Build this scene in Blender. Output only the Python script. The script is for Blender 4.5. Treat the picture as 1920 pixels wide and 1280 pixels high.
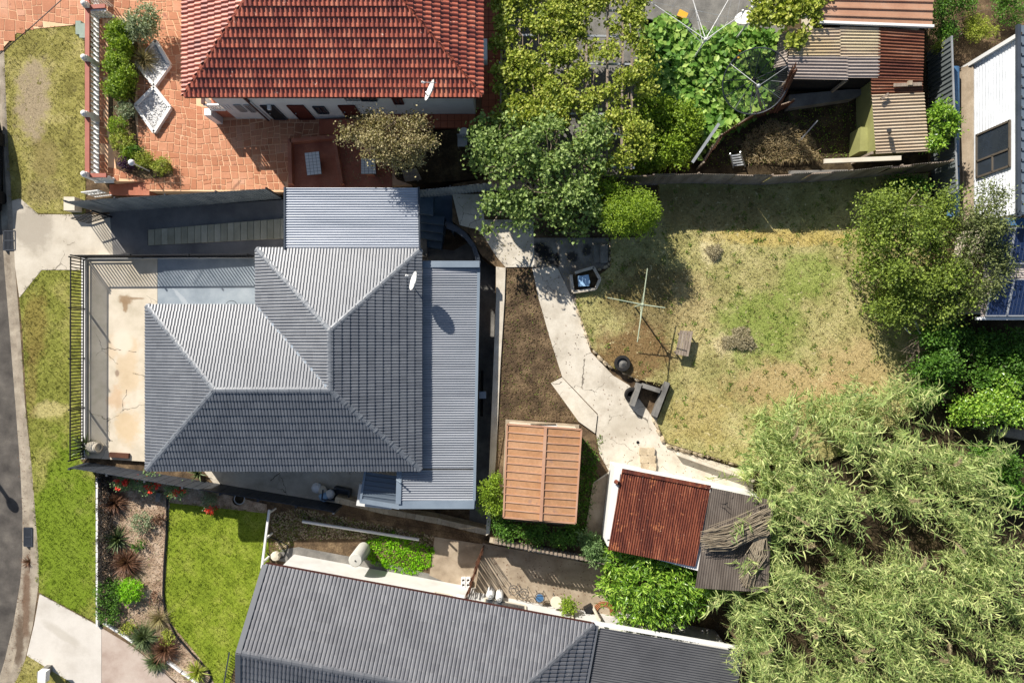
import bpy, bmesh, math, random
import numpy as np
from mathutils import Vector, Matrix, Euler
for o in list(bpy.data.objects): bpy.data.objects.remove(o)
SC = bpy.context.scene
COL = SC.collection
R = math.radians
# ------------------------------------------------------------------ camera, sky, sun, exposure
S = 40.0          # photo pixels per metre on the ground
H = 33.4          # height of the drone above the ground
cam = bpy.data.cameras.new('camera'); camo = bpy.data.objects.new('camera', cam); COL.objects.link(camo)
camo.location = (0, 0, H); camo.rotation_euler = (0, 0, 0)
cam.sensor_fit = 'HORIZONTAL'; cam.sensor_width = 36.0
cam.lens = 36.0 * H / (1920.0 / S)
cam.clip_end = 2000; cam.clip_start = 0.1
SC.camera = camo
ELEV = R(35.0)
SHX, SHY = 1.0, -1.42                       # direction in which shadows fall (x right, y up)
_n = math.hypot(SHX, SHY)
TOSUN = Vector((-SHX / _n * math.cos(ELEV), -SHY / _n * math.cos(ELEV), math.sin(ELEV)))
w = bpy.data.worlds.new('World'); SC.world = w; w.use_nodes = True
nt = w.node_tree
bg = nt.nodes['Background']
sky = nt.nodes.new('ShaderNodeTexSky'); sky.sky_type = 'NISHITA'; sky.sun_disc = False
sky.sun_elevation = ELEV
sky.sun_rotation = math.atan2(TOSUN.x, TOSUN.y)
sky.air_density = 1.0; sky.dust_density = 1.2; sky.ozone_density = 1.0
nt.links.new(sky.outputs[0], bg.inputs[0]); bg.inputs[1].default_value = 0.07
sun = bpy.data.lights.new('sun', 'SUN'); sun.energy = 5.0; sun.angle = R(0.5); sun.color = (1.0, 0.95, 0.88)
suno = bpy.data.objects.new('sun', sun); COL.objects.link(suno)
suno.rotation_euler = TOSUN.to_track_quat('Z', 'Y').to_euler(); suno.location = (0, 0, 60)
SC.view_settings.view_transform = 'Standard'; SC.view_settings.look = 'None'
SC.view_settings.gamma = 1.0; SC.view_settings.exposure = 0.72
SC.view_settings.use_curve_mapping = False
SC.render.engine = 'CYCLES'

# ------------------------------------------------------------------ helpers
random.seed(7)
RNG = np.random.RandomState(11)
WPOS = {}
def P(px, py, z=0.0):
    """Ground plan position of a thing seen at photo pixel px,py standing at height z."""
    k = (H - z) / H / S
    return Vector(((px - 960.0) * k, (640.0 - py) * k, z))
def wpos(o): return WPOS.get(o.name, Vector((0, 0, 0))) if o else Vector((0, 0, 0))
def tag(o, label, cat, group=None):
    o['label'] = label; o['category'] = cat
    if group: o['group'] = group
    return o
def struct(o): o['kind'] = 'structure'; return o
def stuff(o, label=None, cat=None):
    o['kind'] = 'stuff'
    if label: o['label'] = label
    if cat: o['category'] = cat
    return o
def thing(name, label, cat, loc, group=None):
    o = bpy.data.objects.new(name, None); COL.objects.link(o)
    o.empty_display_size = 0.2
    o.location = loc; WPOS[o.name] = Vector(loc)
    return tag(o, label, cat, group)
def link(name, me, parent=None, M=None):
    o = bpy.data.objects.new(name, me); COL.objects.link(o)
    if parent: o.parent = parent
    if M is None: M = Matrix.Identity(4)
    o.matrix_basis = Matrix.Translation(-wpos(parent)) @ M
    WPOS[o.name] = M.to_translation()
    return o
def mesh_np(name, V, F, mat, smooth=False):
    """V (n,3), F (m,k) with constant k."""
    V = np.asarray(V, dtype=np.float32); F = np.asarray(F, dtype=np.int32)
    me = bpy.data.meshes.new(name)
    me.vertices.add(len(V)); me.vertices.foreach_set('co', V.ravel())
    m, k = F.shape
    me.loops.add(m * k); me.loops.foreach_set('vertex_index', F.ravel())
    me.polygons.add(m)
    me.polygons.foreach_set('loop_start', np.arange(0, m * k, k, dtype=np.int32))
    me.polygons.foreach_set('loop_total', np.full(m, k, dtype=np.int32))
    me.polygons.foreach_set('use_smooth', np.full(m, bool(smooth)))
    me.update(calc_edges=True)
    if mat: me.materials.append(mat)
    return me
class MB:
    def __init__(s): s.v = []; s.f = []
    def add(s, vs, fs):
        b = len(s.v); s.v += [Vector(v) for v in vs]; s.f += [tuple(b + i for i in f) for f in fs]; return s
    def box(s, c, size, rz=0.0, M=None):
        hx, hy, hz = size[0] / 2, size[1] / 2, size[2] / 2
        vs = [Vector((x, y, z)) for z in (-hz, hz) for x, y in ((-hx, -hy), (hx, -hy), (hx, hy), (-hx, hy))]
        if M is None: M = Matrix.Rotation(rz, 3, 'Z')
        c = Vector(c)
        return s.add([M @ v + c for v in vs], [(3, 2, 1, 0), (4, 5, 6, 7), (0, 1, 5, 4), (1, 2, 6, 5), (2, 3, 7, 6), (3, 0, 4, 7)])
    def beam(s, p, q, wd, ht, up=Vector((0, 0, 1))):
        p = Vector(p); q = Vector(q); d = q - p; L = d.length
        if L < 1e-6: return s
        d.normalize(); sd = d.cross(up)
        if sd.length < 1e-4: sd = d.cross(Vector((1, 0, 0)))
        sd.normalize(); u = sd.cross(d)
        M = Matrix((d, sd, u)).transposed()
        return s.box((p + q) / 2, (L, wd, ht), M=M)
    def tube(s, p, q, r0, r1=None, n=8, cap=True):
        p = Vector(p); q = Vector(q); r1 = r0 if r1 is None else r1
        d = (q - p).normalized(); a = d.orthogonal().normalized(); b = d.cross(a)
        vs = []
        for c, r in ((p, r0), (q, r1)):
            vs += [c + (a * math.cos(2 * math.pi * i / n) + b * math.sin(2 * math.pi * i / n)) * r for i in range(n)]
        fs = [(i, (i + 1) % n, n + (i + 1) % n, n + i) for i in range(n)]
        if cap: fs += [tuple(range(n - 1, -1, -1)), tuple(range(n, 2 * n))]
        return s.add(vs, fs)
    def path(s, pts, r, n=6, taper=1.0):
        m = len(pts)
        for i in range(m - 1):
            a = r * (1 + (taper - 1) * i / (m - 1)); b = r * (1 + (taper - 1) * (i + 1) / (m - 1))
            s.tube(pts[i], pts[i + 1], a, b, n)
        return s
    def prism(s, poly, z0, z1):
        n = len(poly)
        a = 0.5 * sum(poly[i][0] * poly[(i + 1) % n][1] - poly[(i + 1) % n][0] * poly[i][1] for i in range(n))
        if a < 0: poly = list(poly)[::-1]
        vs = [(p[0], p[1], z0) for p in poly] + [(p[0], p[1], z1) for p in poly]
        fs = [tuple(range(n - 1, -1, -1)), tuple(range(n, 2 * n))] + [(i, (i + 1) % n, n + (i + 1) % n, n + i) for i in range(n)]
        return s.add(vs, fs)
    def lathe(s, c, prof, n=16, M=None):
        c = Vector(c); vs = []
        for r, z in prof:
            for i in range(n):
                v = Vector((r * math.cos(2 * math.pi * i / n), r * math.sin(2 * math.pi * i / n), z))
                vs.append((M @ v if M is not None else v) + c)
        fs = []
        for k in range(len(prof) - 1):
            fs += [(k * n + i, k * n + (i + 1) % n, (k + 1) * n + (i + 1) % n, (k + 1) * n + i) for i in range(n)]
        if prof[0][0] > 1e-4: fs.append(tuple(range(n - 1, -1, -1)))
        if prof[-1][0] > 1e-4: fs.append(tuple((len(prof) - 1) * n + i for i in range(n)))
        return s.add(vs, fs)
    def ball(s, c, r, sq=1.0, n=12, m=7):
        return s.lathe(c, [(max(1e-5, r * math.sin(math.pi * i / m)), -r * sq * math.cos(math.pi * i / m)) for i in range(m + 1)], n)
    def ring(s, c, Rr, r, n=20, m=8, M=None):
        c = Vector(c); vs = []
        for i in range(n):
            a = 2 * math.pi * i / n
            for j in range(m):
                b = 2 * math.pi * j / m
                v = Vector(((Rr + r * math.cos(b)) * math.cos(a), (Rr + r * math.cos(b)) * math.sin(a), r * math.sin(b)))
                vs.append((M @ v if M is not None else v) + c)
        return s.add(vs, [(i * m + j, ((i + 1) % n) * m + j, ((i + 1) % n) * m + (j + 1) % m, i * m + (j + 1) % m) for i in range(n) for j in range(m)])
    def quad(s, a, b, c, d): return s.add([a, b, c, d], [(0, 1, 2, 3)])
    def mesh(s, name, mat, off=Vector((0, 0, 0)), smooth=False):
        me = bpy.data.meshes.new(name)
        me.from_pydata([v - off for v in s.v], [], s.f); me.update()
        if mat: me.materials.append(mat)
        if smooth:
            me.polygons.foreach_set('use_smooth', [True] * len(me.polygons))
            if hasattr(me, 'set_sharp_from_angle'): me.set_sharp_from_angle(angle=R(40))
        return me
    def build(s, name, mat, parent=None, smooth=False):
        off = wpos(parent)
        if parent is None and s.v:
            xs = [v.x for v in s.v]; ys = [v.y for v in s.v]; zs = [v.z for v in s.v]
            off = Vector(((min(xs) + max(xs)) / 2, (min(ys) + max(ys)) / 2, min(zs)))
        me = s.mesh(name, mat, off, smooth)
        o = bpy.data.objects.new(name, me); COL.objects.link(o)
        if parent: o.parent = parent
        else: o.location = off
        WPOS[o.name] = off.copy()
        return o
def pp(pts, z=0.0): return [P(x, y, z) for x, y in pts]
def slab(name, pts, z, mat, thick=0.05, parent=None):
    o = MB().prism(pp(pts, z), z - thick, z).build(name, mat, parent)
    if parent is None: struct(o)
    return o

# ------------------------------------------------------------------ materials
def lin(c):
    f = lambda u: u / 12.92 if u <= 0.04045 else ((u + 0.055) / 1.055) ** 2.4
    return tuple(f(x / 255.0) for x in c) + (1.0,)
def col(c): return lin(c) if max(c) > 1.0 else tuple(c) + (1.0,)
def nodes(name):
    m = bpy.data.materials.new(name); m.use_nodes = True
    t = m.node_tree; b = t.nodes['Principled BSDF']
    return m, t, b
def mth(t, op, a, b=None, clamp=False):
    n = t.nodes.new('ShaderNodeMath'); n.operation = op; n.use_clamp = clamp
    for i, x in enumerate((a, b)):
        if x is None: continue
        if isinstance(x, (int, float)): n.inputs[i].default_value = x
        else: t.links.new(x, n.inputs[i])
    return n.outputs[0]
def mixc(t, f, a, b, mode='MIX'):
    n = t.nodes.new('ShaderNodeMix'); n.data_type = 'RGBA'; n.blend_type = mode
    for k, x in ((0, f), (6, a), (7, b)):
        if isinstance(x, (int, float)): n.inputs[k].default_value = x
        elif isinstance(x, tuple): n.inputs[k].default_value = x
        else: t.links.new(x, n.inputs[k])
    return n.outputs[2]
def noise(t, vec, scale, detail=5, rough=0.6, dist=0.0):
    n = t.nodes.new('ShaderNodeTexNoise'); n.inputs['Scale'].default_value = scale
    n.inputs['Detail'].default_value = detail; n.inputs['Roughness'].default_value = rough
    n.inputs['Distortion'].default_value = dist
    if vec is not None: t.links.new(vec, n.inputs['Vector'])
    return n.outputs[0]
def ramp(t, f, cols, lo=0.3, hi=0.7):
    n = t.nodes.new('ShaderNodeValToRGB'); e = n.color_ramp.elements
    k = len(cols)
    while len(e) < k: e.new(0.5)
    for i, c in enumerate(cols):
        e[i].position = lo + (hi - lo) * i / max(1, k - 1); e[i].color = c if len(c) == 4 else col(c)
    t.links.new(f, n.inputs[0]); return n.outputs[0]
def posn(t): return t.nodes.new('ShaderNodeNewGeometry').outputs['Position']
def scaled(t, vec, sc, rot=0.0):
    n = t.nodes.new('ShaderNodeMapping'); n.inputs['Scale'].default_value = sc; n.inputs['Rotation'].default_value = (0, 0, rot)
    t.links.new(vec, n.inputs['Vector']); return n.outputs[0]
def blobmask(t, pos, c, r, soft=0.35, wob=0.5, wsc=1.2, rot=0.0):
    s_ = t.nodes.new('ShaderNodeVectorMath'); s_.operation = 'SUBTRACT'; t.links.new(pos, s_.inputs[0]); s_.inputs[1].default_value = (c[0], c[1], 0)
    mp = t.nodes.new('ShaderNodeMapping'); mp.vector_type = 'POINT'
    rt = t.nodes.new('ShaderNodeVectorRotate'); rt.rotation_type = 'Z_AXIS'; rt.inputs['Angle'].default_value = rot
    t.links.new(s_.outputs[0], rt.inputs['Vector'])
    mp.inputs['Scale'].default_value = (1 / r[0], 1 / r[1], 0); t.links.new(rt.outputs[0], mp.inputs['Vector'])
    ln = t.nodes.new('ShaderNodeVectorMath'); ln.operation = 'LENGTH'; t.links.new(mp.outputs[0], ln.inputs[0])
    nz = noise(t, pos, wsc, 5, 0.65)
    d = mth(t, 'ADD', ln.outputs['Value'], mth(t, 'MULTIPLY', mth(t, 'SUBTRACT', nz, 0.5), wob * 2.4))
    m = t.nodes.new('ShaderNodeMapRange'); m.inputs['From Min'].default_value = 1 + soft; m.inputs['From Max'].default_value = 1 - soft
    m.interpolation_type = 'SMOOTHSTEP'
    t.links.new(d, m.inputs['Value']); return m.outputs[0]
def M(name, cols, scale=2.0, rough=0.85, bump=0.0, bscale=30.0, spec=0.3, metal=0.0, island=0.0, lo=0.3, hi=0.7,
      stretch=None, rot=0.0, blobs=(), fine=0.0, fscale=60.0, detail=6, coat=0.0, g=1.0, bz=0.0, crack=None, spots=()):
    m, t, b = nodes(name); pos = posn(t)
    vec = scaled(t, pos, stretch, rot) if stretch else pos
    f = noise(t, vec, scale, detail, 0.62)
    if island:
        gg = t.nodes.new('ShaderNodeNewGeometry'); oi = t.nodes.new('ShaderNodeObjectInfo')
        rnd = mth(t, 'FRACT', mth(t, 'ADD', gg.outputs['Random Per Island'], oi.outputs['Random']))
        rnd = mth(t, 'ADD', lo, mth(t, 'MULTIPLY', rnd, hi - lo))
        mx = t.nodes.new('ShaderNodeMix'); mx.inputs[0].default_value = island
        t.links.new(f, mx.inputs[2]); t.links.new(rnd, mx.inputs[3]); f = mx.outputs[0]
    gain = lambda q: tuple(x * g for x in col(q)[:3]) + (1.0,)
    c = ramp(t, f, [gain(q) for q in cols], lo, hi)
    for bl in blobs:
        px, py, rx, ry, cc = bl[:5]
        st = bl[5] if len(bl) > 5 else 1.0; wsc = bl[6] if len(bl) > 6 else 1.2; rt = bl[7] if len(bl) > 7 else 0.0
        p = P(px, py, bz)
        mk = blobmask(t, pos, (p.x, p.y), (rx / S, ry / S), wob=0.85, wsc=wsc, rot=rt)
        if st != 1.0: mk = mth(t, 'MULTIPLY', mk, st)
        c = mixc(t, mk, c, gain(cc))
    if crack:
        vo = t.nodes.new('ShaderNodeTexVoronoi'); vo.feature = 'DISTANCE_TO_EDGE'; vo.inputs['Scale'].default_value = crack[0]
        nn = t.nodes.new('ShaderNodeTexNoise'); nn.inputs['Scale'].default_value = 2.5; nn.inputs['Detail'].default_value = 5; t.links.new(pos, nn.inputs['Vector'])
        va = t.nodes.new('ShaderNodeVectorMath'); va.operation = 'MULTIPLY_ADD'; t.links.new(nn.outputs['Color'], va.inputs[0]); va.inputs[1].default_value = (.5, .5, 0); t.links.new(pos, va.inputs[2])
        t.links.new(va.outputs[0], vo.inputs['Vector'])
        gate = mth(t, 'GREATER_THAN', noise(t, pos, 0.5, 2), crack[2] if len(crack) > 2 else 0.5)
        ck = mth(t, 'MULTIPLY', mth(t, 'LESS_THAN', vo.outputs['Distance'], crack[1]), gate)
        c = mixc(t, mth(t, 'MULTIPLY', ck, 0.75), c, gain((70, 62, 52)))
    for sc_, thr, cc in spots:
        sm = t.nodes.new('ShaderNodeMapRange'); sm.inputs['From Min'].default_value = thr; sm.inputs['From Max'].default_value = thr + 0.04
        t.links.new(noise(t, pos, sc_, 4, 0.7), sm.inputs['Value']); c = mixc(t, sm.outputs[0], c, gain(cc))
    if fine:
        n2 = noise(t, pos, fscale, 3, 0.7)
        k = t.nodes.new('ShaderNodeMapRange'); k.inputs['From Min'].default_value = 0.25; k.inputs['From Max'].default_value = 0.75
        k.inputs['To Min'].default_value = 1 - fine; k.inputs['To Max'].default_value = 1 + fine
        t.links.new(n2, k.inputs['Value'])
        vm = t.nodes.new('ShaderNodeVectorMath'); vm.operation = 'SCALE'; t.links.new(c, vm.inputs[0]); t.links.new(k.outputs[0], vm.inputs['Scale'])
        c = vm.outputs[0]
    t.links.new(c, b.inputs['Base Color'])
    b.inputs['Roughness'].default_value = rough; b.inputs['Metallic'].default_value = metal
    b.inputs['Specular IOR Level'].default_value = spec
    if coat: b.inputs['Coat Weight'].default_value = coat; b.inputs['Coat Roughness'].default_value = 0.15
    if bump:
        bn = t.nodes.new('ShaderNodeBump'); bn.inputs['Strength'].default_value = bump; bn.inputs['Distance'].default_value = 0.03
        t.links.new(noise(t, pos, bscale, 4, 0.6), bn.inputs['Height']); t.links.new(bn.outputs[0], b.inputs['Normal'])
    return m
def LEAF(name, cols, trans=0.3, rough=0.5, spec=0.3, patch=0.35, pscale=0.9, g=1.8):
    """Leaf: each leaf takes its own tint, trees vary slowly through the crown."""
    m, t, b = nodes(name)
    gg = t.nodes.new('ShaderNodeNewGeometry')
    f = mth(t, 'ADD', mth(t, 'MULTIPLY', gg.outputs['Random Per Island'], 1 - patch), mth(t, 'MULTIPLY', noise(t, gg.outputs['Position'], pscale, 3), patch))
    c = ramp(t, f, [tuple(x * g for x in col(q)[:3]) + (1.0,) for q in cols], 0.08, 0.92)
    t.links.new(c, b.inputs['Base Color']); b.inputs['Roughness'].default_value = rough; b.inputs['Specular IOR Level'].default_value = spec
    tr = t.nodes.new('ShaderNodeBsdfTranslucent'); t.links.new(mixc(t, 1.0, c, (1.3, 1.35, 0.7, 1), 'MULTIPLY'), tr.inputs[0])
    mx = t.nodes.new('ShaderNodeMixShader'); mx.inputs[0].default_value = trans
    t.links.new(b.outputs[0], mx.inputs[1]); t.links.new(tr.outputs[0], mx.inputs[2])
    t.links.new(mx.outputs[0], t.nodes['Material Output'].inputs[0])
    return m
# ------------------------------------------------------------------ roofs
def tile_mesh(name, mat, tw, cl, roll=0.035, lift=0.04, flat=False):
    us = []
    for k in range(2):
        o = k * 0.5
        if flat: us += [(o + 0.0, 0.0), (o + 0.05, 0.05), (o + 0.085, 0.8), (o + 0.17, 1.0), (o + 0.36, 1.0), (o + 0.46, 0.75)]
        else: us += [(o + 0.0, 0.0), (o + 0.10, 0.25), (o + 0.16, 0.8), (o + 0.25, 1.0), (o + 0.34, 0.8), (o + 0.40, 0.25)]
    us.append((0.995, 0.0))
    V = []; F = []
    n = len(us)
    for v, l in ((cl * 1.06, 0.0), (0.0, lift)):
        for u, hgt in us: V.append((u * tw, v, l + hgt * roll))
    for u, hgt in us: V.append((u * tw, 0.0, -0.005))
    for i in range(n - 1):
        F.append((n + i, n + i + 1, i + 1, i)); F.append((2 * n + i, 2 * n + i + 1, n + i + 1, n + i))
    return V, F
def roof_frame(a, b, c):
    """local frame of a slope: a->b along the eave (uphill to the left of it), c a point uphill"""
    u = (b - a).normalized(); n = u.cross(c - a).normalized(); v = n.cross(u)
    return u, v, n
def tile_slopes(roof, slopes, mat, tw, cl, budget=300, roll=0.035, stagger=False, lift=0.04, flat=False):
    """slopes: lists of world points, first edge is the eave, anticlockwise from above."""
    V, F = tile_mesh('tile', mat, tw, cl, roll, lift, flat)
    shared = bpy.data.meshes.new('tile'); shared.from_pydata(V, [], F); shared.update(); shared.materials.append(mat)
    whole = []; V = [Vector(v) for v in V]
    for pts in slopes:
        u, v, n = roof_frame(pts[0], pts[1], pts[2])
        loc = [((p - pts[0]).dot(u), (p - pts[0]).dot(v)) for p in pts]
        u0 = min(p[0] for p in loc); u1 = max(p[0] for p in loc); v1 = max(p[1] for p in loc)
        bm = bmesh.new(); rest = 0
        def inside(x, y):
            ok = True
            for i in range(len(loc)):
                (x0, y0), (x1, y1) = loc[i], loc[(i + 1) % len(loc)]
                if (x1 - x0) * (y - y0) - (y1 - y0) * (x - x0) < -1e-4 * math.hypot(x1 - x0, y1 - y0) - 0.02: ok = False
            return ok
        rows = int(v1 / cl) + 1
        for r in range(rows):
            off = (tw / 2 if (stagger and r % 2) else 0.0)
            k0 = int((u0 - 1) / tw)
            for k in range(k0, int(u1 / tw) + 2):
                x = k * tw + off; y = r * cl
                # keep only tiles that touch the slope
                cs = [inside(x + a * tw, y + b * cl) for a in (0.02, 0.98) for b in (0.02, 0.98)]
                if not any(cs) and not inside(x + tw / 2, y + cl / 2): continue
                jz = random.uniform(-0.003, 0.004)
                Mx = Matrix((u, v, n)).transposed().to_4x4()
                Mx.translation = pts[0] + u * x + v * (y - 0.03) + n * (0.03 + jz)
                if all(cs): whole.append(Mx)
                else:
                    vs = [bm.verts.new(Mx @ q) for q in V]
                    for f in F: bm.faces.new([vs[i] for i in f])
                    rest += 1
        if rest:
            for i in range(len(pts)):
                if i == 0: continue
                a, b = pts[i], pts[(i + 1) % len(pts)]
                pn = (b - a).normalized().cross(n)
                bmesh.ops.bisect_plane(bm, geom=bm.verts[:] + bm.edges[:] + bm.faces[:], plane_co=a, plane_no=pn, clear_outer=True)
            me = bpy.data.meshes.new('cut_tiles'); bm.to_mesh(me); me.materials.append(mat)
            me.transform(Matrix.Translation(-wpos(roof)))
            o = bpy.data.objects.new('cut_tiles', me); COL.objects.link(o); o.parent = roof; o['kind'] = 'stuff'
        bm.free()
    def key(Mx):
        p = Mx.translation; k = H / (H - p.z) * S
        x = 960 + p.x * k; y = 640 - p.y * k
        return not (-5 < x < 1925 and -5 < y < 1285)
    whole.sort(key=key)
    for Mx in whole[:budget]: link('tile', shared, roof, Mx)
    if len(whole) > budget:
        A = np.array([tuple(v) + (1.0,) for v in V]); vs = []; fs = []
        for i, Mx in enumerate(whole[budget:]):
            vs.append((A @ np.array(Mx).T)[:, :3]); fs.append(np.array(F) + i * len(V))
        me = mesh_np('further_tiles', np.concatenate(vs) - np.array(wpos(roof)), np.concatenate(fs), mat)
        o = bpy.data.objects.new('further_tiles', me); COL.objects.link(o); o.parent = roof; o['kind'] = 'stuff'
def ridge_caps(roof, a, b, mat, w=0.26, L=0.40, drop=0.10, up=Vector((0, 0, 1)), name='ridge_cap'):
    d = b - a; n = max(1, int(round(d.length / L))); l = d.length / n; d.normalize()
    sd = d.cross(up).normalized(); u = sd.cross(d)
    m = MB(); pr = [(-0.5, -1), (-0.36, -0.25), (-0.14, 0.0), (0.14, 0.0), (0.36, -0.25), (0.5, -1)]
    vs = []
    for y, k, e in ((0.0, 1.05, 0.012), (0.06, 1.05, 0.012), (0.065, 1.0, 0.0), (l * 1.04, 0.98, -0.004)):
        vs += [(x * w * k, y, zz * drop + e + 0.085) for x, zz in pr]
    q = len(pr)
    fs = [(j * q + i, j * q + i + 1, (j + 1) * q + i + 1, (j + 1) * q + i) for j in range(3) for i in range(q - 1)]
    fs.append(tuple(range(q)))
    m.add(vs, [f[::-1] for f in fs]); me = m.mesh(name, mat)
    Mb = Matrix((sd, d, u)).transposed().to_4x4()
    for i in range(n):
        Mx = Mb.copy(); Mx.translation = a + d * (i * l); link(name, me, roof, Mx)
def deck(name, slopes, mat, parent, down=0.02):
    m = MB()
    for p in slopes: m.add([q - Vector((0, 0, down)) for q in p], [tuple(range(len(p)))])
    return m.build(name, mat, parent)
def corr(name, a, b, c, d, mat, parent, pitch=0.1, amp=0.018, kind='sine', rows=1, jit=0.0, width=None, sub=1):
    """corrugated sheets: waves march from a to b, ribs run a->d and b->c. width: split into separate sheets."""
    a, b, c, d = map(Vector, (a, b, c, d)); L = (b - a).length
    n = max(1, int(round(L / pitch)))
    nrm = (b - a).cross(d - a).normalized()
    if nrm.z < 0: nrm = -nrm
    k = max(1, int(round(L / width))) if width else 1
    out = []
    for s in range(k):
        w0 = int(round(n * s / k)); w1 = int(round(n * (s + 1) / k))
        ts = []
        if kind == 'sine':
            for i in range(w0 * 6, w1 * 6 + 1): ts.append((i / (6.0 * n), amp * math.sin(2 * math.pi * i / 6.0)))
        else:
            for i in range(w0, w1):
                for f, hh in ((0.0, 0), (0.62, 0), (0.70, 1), (0.90, 1), (0.98, 0)): ts.append(((i + f) / n, hh * amp * 2))
            ts.append((w1 / n, 0))
        ja = random.uniform(-jit, jit); jb = random.uniform(-jit, jit); jl = random.uniform(0, jit * 3)
        zo = (0.004 if s % 2 else 0.0) + random.uniform(0, jit * 0.5)
        V = []
        for r in range(rows + 1):
            q = r / rows
            for t_, hh in ts:
                p = a.lerp(b, t_); e = d.lerp(c, t_)
                x = p.lerp(e, q)
                if r == 0: x = x + (p - e).normalized() * jl
                V.append(x + nrm * (hh + zo) + Vector((0, 0, ja * (1 - q) + jb * q)))
        m = len(ts)
        F = [(r * m + i, r * m + i + 1, (r + 1) * m + i + 1, (r + 1) * m + i) for r in range(rows) for i in range(m - 1)]
        off = wpos(parent)
        me = bpy.data.meshes.new(name); me.from_pydata([v - off for v in V], [], F); me.update(); me.materials.append(mat)
        if kind == 'sine': me.polygons.foreach_set('use_smooth', [True] * len(me.polygons))
        o = bpy.data.objects.new(name, me); COL.objects.link(o); o.parent = parent; WPOS[o.name] = off.copy(); out.append(o)
    return out
# ------------------------------------------------------------------ foliage
def unit(a): return a / np.maximum(1e-9, np.linalg.norm(a, axis=1, keepdims=True))
def leaf_mesh(name, C, D, N, L, W, mat, parent=None, fold=0.12, broad=False):
    C = np.asarray(C, float); n = len(C); D = unit(D); Sd = unit(np.cross(D, N)); Nn = np.cross(Sd, D)
    L = np.broadcast_to(np.asarray(L, float), (n,))[:, None]; W = np.broadcast_to(np.asarray(W, float), (n,))[:, None]
    off = np.array(wpos(parent))
    if broad:                                            # heart shaped leaf with two lobes and a fold
        V = np.empty((n, 6, 3))
        for i, (l_, w_, f_) in enumerate(((0.06, 0.0, 0.0), (-0.04, 0.34, 0.6), (0.45, 0.52, 1.0), (1.0, 0.0, -0.4), (0.45, -0.52, 1.0), (-0.04, -0.34, 0.6))):
            V[:, i] = C + D * L * l_ + Sd * W * w_ + Nn * L * fold * f_
        idx = np.arange(n)[:, None] * 6
        F = np.concatenate([idx + np.array([q]) for q in ([0, 1, 2], [0, 2, 3], [0, 3, 4], [0, 4, 5])])
        me = mesh_np(name, V.reshape(-1, 3) - off, F, mat)
        o = bpy.data.objects.new(name, me); COL.objects.link(o)
        if parent: o.parent = parent
        WPOS[o.name] = Vector(off)
        return o
    V = np.empty((n, 4, 3))
    V[:, 0] = C; V[:, 2] = C + D * L
    V[:, 1] = C + D * L * 0.45 + Sd * W * 0.5 + Nn * L * fold; V[:, 3] = C + D * L * 0.45 - Sd * W * 0.5 + Nn * L * fold
    idx = np.arange(n)[:, None] * 4
    F = np.concatenate([idx + np.array([[0, 1, 2]]), idx + np.array([[0, 2, 3]])])
    off = np.array(wpos(parent))
    me = mesh_np(name, V.reshape(-1, 3) - off, F, mat)
    o = bpy.data.objects.new(name, me); COL.objects.link(o)
    if parent: o.parent = parent
    WPOS[o.name] = Vector(off)
    return o
def blade_mesh(name, C, D, L, W, droop, mat, parent=None, segs=3):
    """long arching blades starting at C in direction D"""
    C = np.asarray(C, float); n = len(C); D = unit(np.asarray(D, float))
    L = np.broadcast_to(np.asarray(L, float), (n,)); W = np.broadcast_to(np.asarray(W, float), (n,)); dr = np.broadcast_to(np.asarray(droop, float), (n,))
    up = np.array([0, 0, 1.0]); Sd = np.cross(D, up); bad = np.linalg.norm(Sd, axis=1) < 1e-3
    Sd[bad] = [1, 0, 0]; Sd = unit(Sd)
    tw = RNG.uniform(-0.7, 0.7, n)[:, None]; Sd = unit(Sd + tw * np.cross(Sd, D))
    k = segs + 1; V = np.empty((n, k, 2, 3))
    for i in range(k):
        t = i / segs
        p = C + D * (L * t)[:, None] - up * (dr * L * t * t)[:, None]
        wd = (W * (1.0 if i == 0 else (1.05 - t ** 1.5)) * 0.5)[:, None]
        V[:, i, 0] = p - Sd * wd; V[:, i, 1] = p + Sd * wd
    base = np.arange(n)[:, None] * (k * 2)
    F = np.concatenate([base + np.array([[2 * i, 2 * i + 1, 2 * i + 3, 2 * i + 2]]) for i in range(segs)])
    off = np.array(wpos(parent))
    me = mesh_np(name, V.reshape(-1, 3) - off, F, mat)
    o = bpy.data.objects.new(name, me); COL.objects.link(o)
    if parent: o.parent = parent
    WPOS[o.name] = Vector(off)
    return o
def rdir(n, rng=RNG, up=0.0):
    d = rng.normal(size=(n, 3)); d[:, 2] += up; return unit(d)
def crown_pts(blobs, n, rng=RNG, clump=0.35, per=14, inner=0.35):
    """leaf bases in clumps spread through ellipsoids: returns positions and outward directions"""
    vol = np.array([max(1e-6, b[3] * b[4] * b[5]) ** 0.67 for b in blobs]); pr = vol / vol.sum()
    k = max(1, n // per); which = rng.choice(len(blobs), k, p=pr)
    B = np.array(blobs)[which]
    d = rdir(k, rng, 0.25); r = inner + (1 - inner) * rng.uniform(0, 1, k) ** 0.5
    r *= rng.uniform(0.72, 1.24, k)
    cc = B[:, :3] + d * B[:, 3:6] * r[:, None]
    sz = clump * rng.uniform(0.4, 1.6, k)
    # each clump is a short leafy shoot running outwards from the crown
    al = rng.uniform(-1.0, 1.0, k * per); sh = np.repeat(unit(d + rng.normal(size=(k, 3)) * 0.5), per, 0)
    pos = np.repeat(cc, per, 0) + rng.normal(size=(k * per, 3)) * np.repeat(sz, per)[:, None] * 0.36 + sh * (al * np.repeat(sz, per) * 0.8)[:, None]
    out = np.repeat(d, per, 0)
    return pos, out
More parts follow.
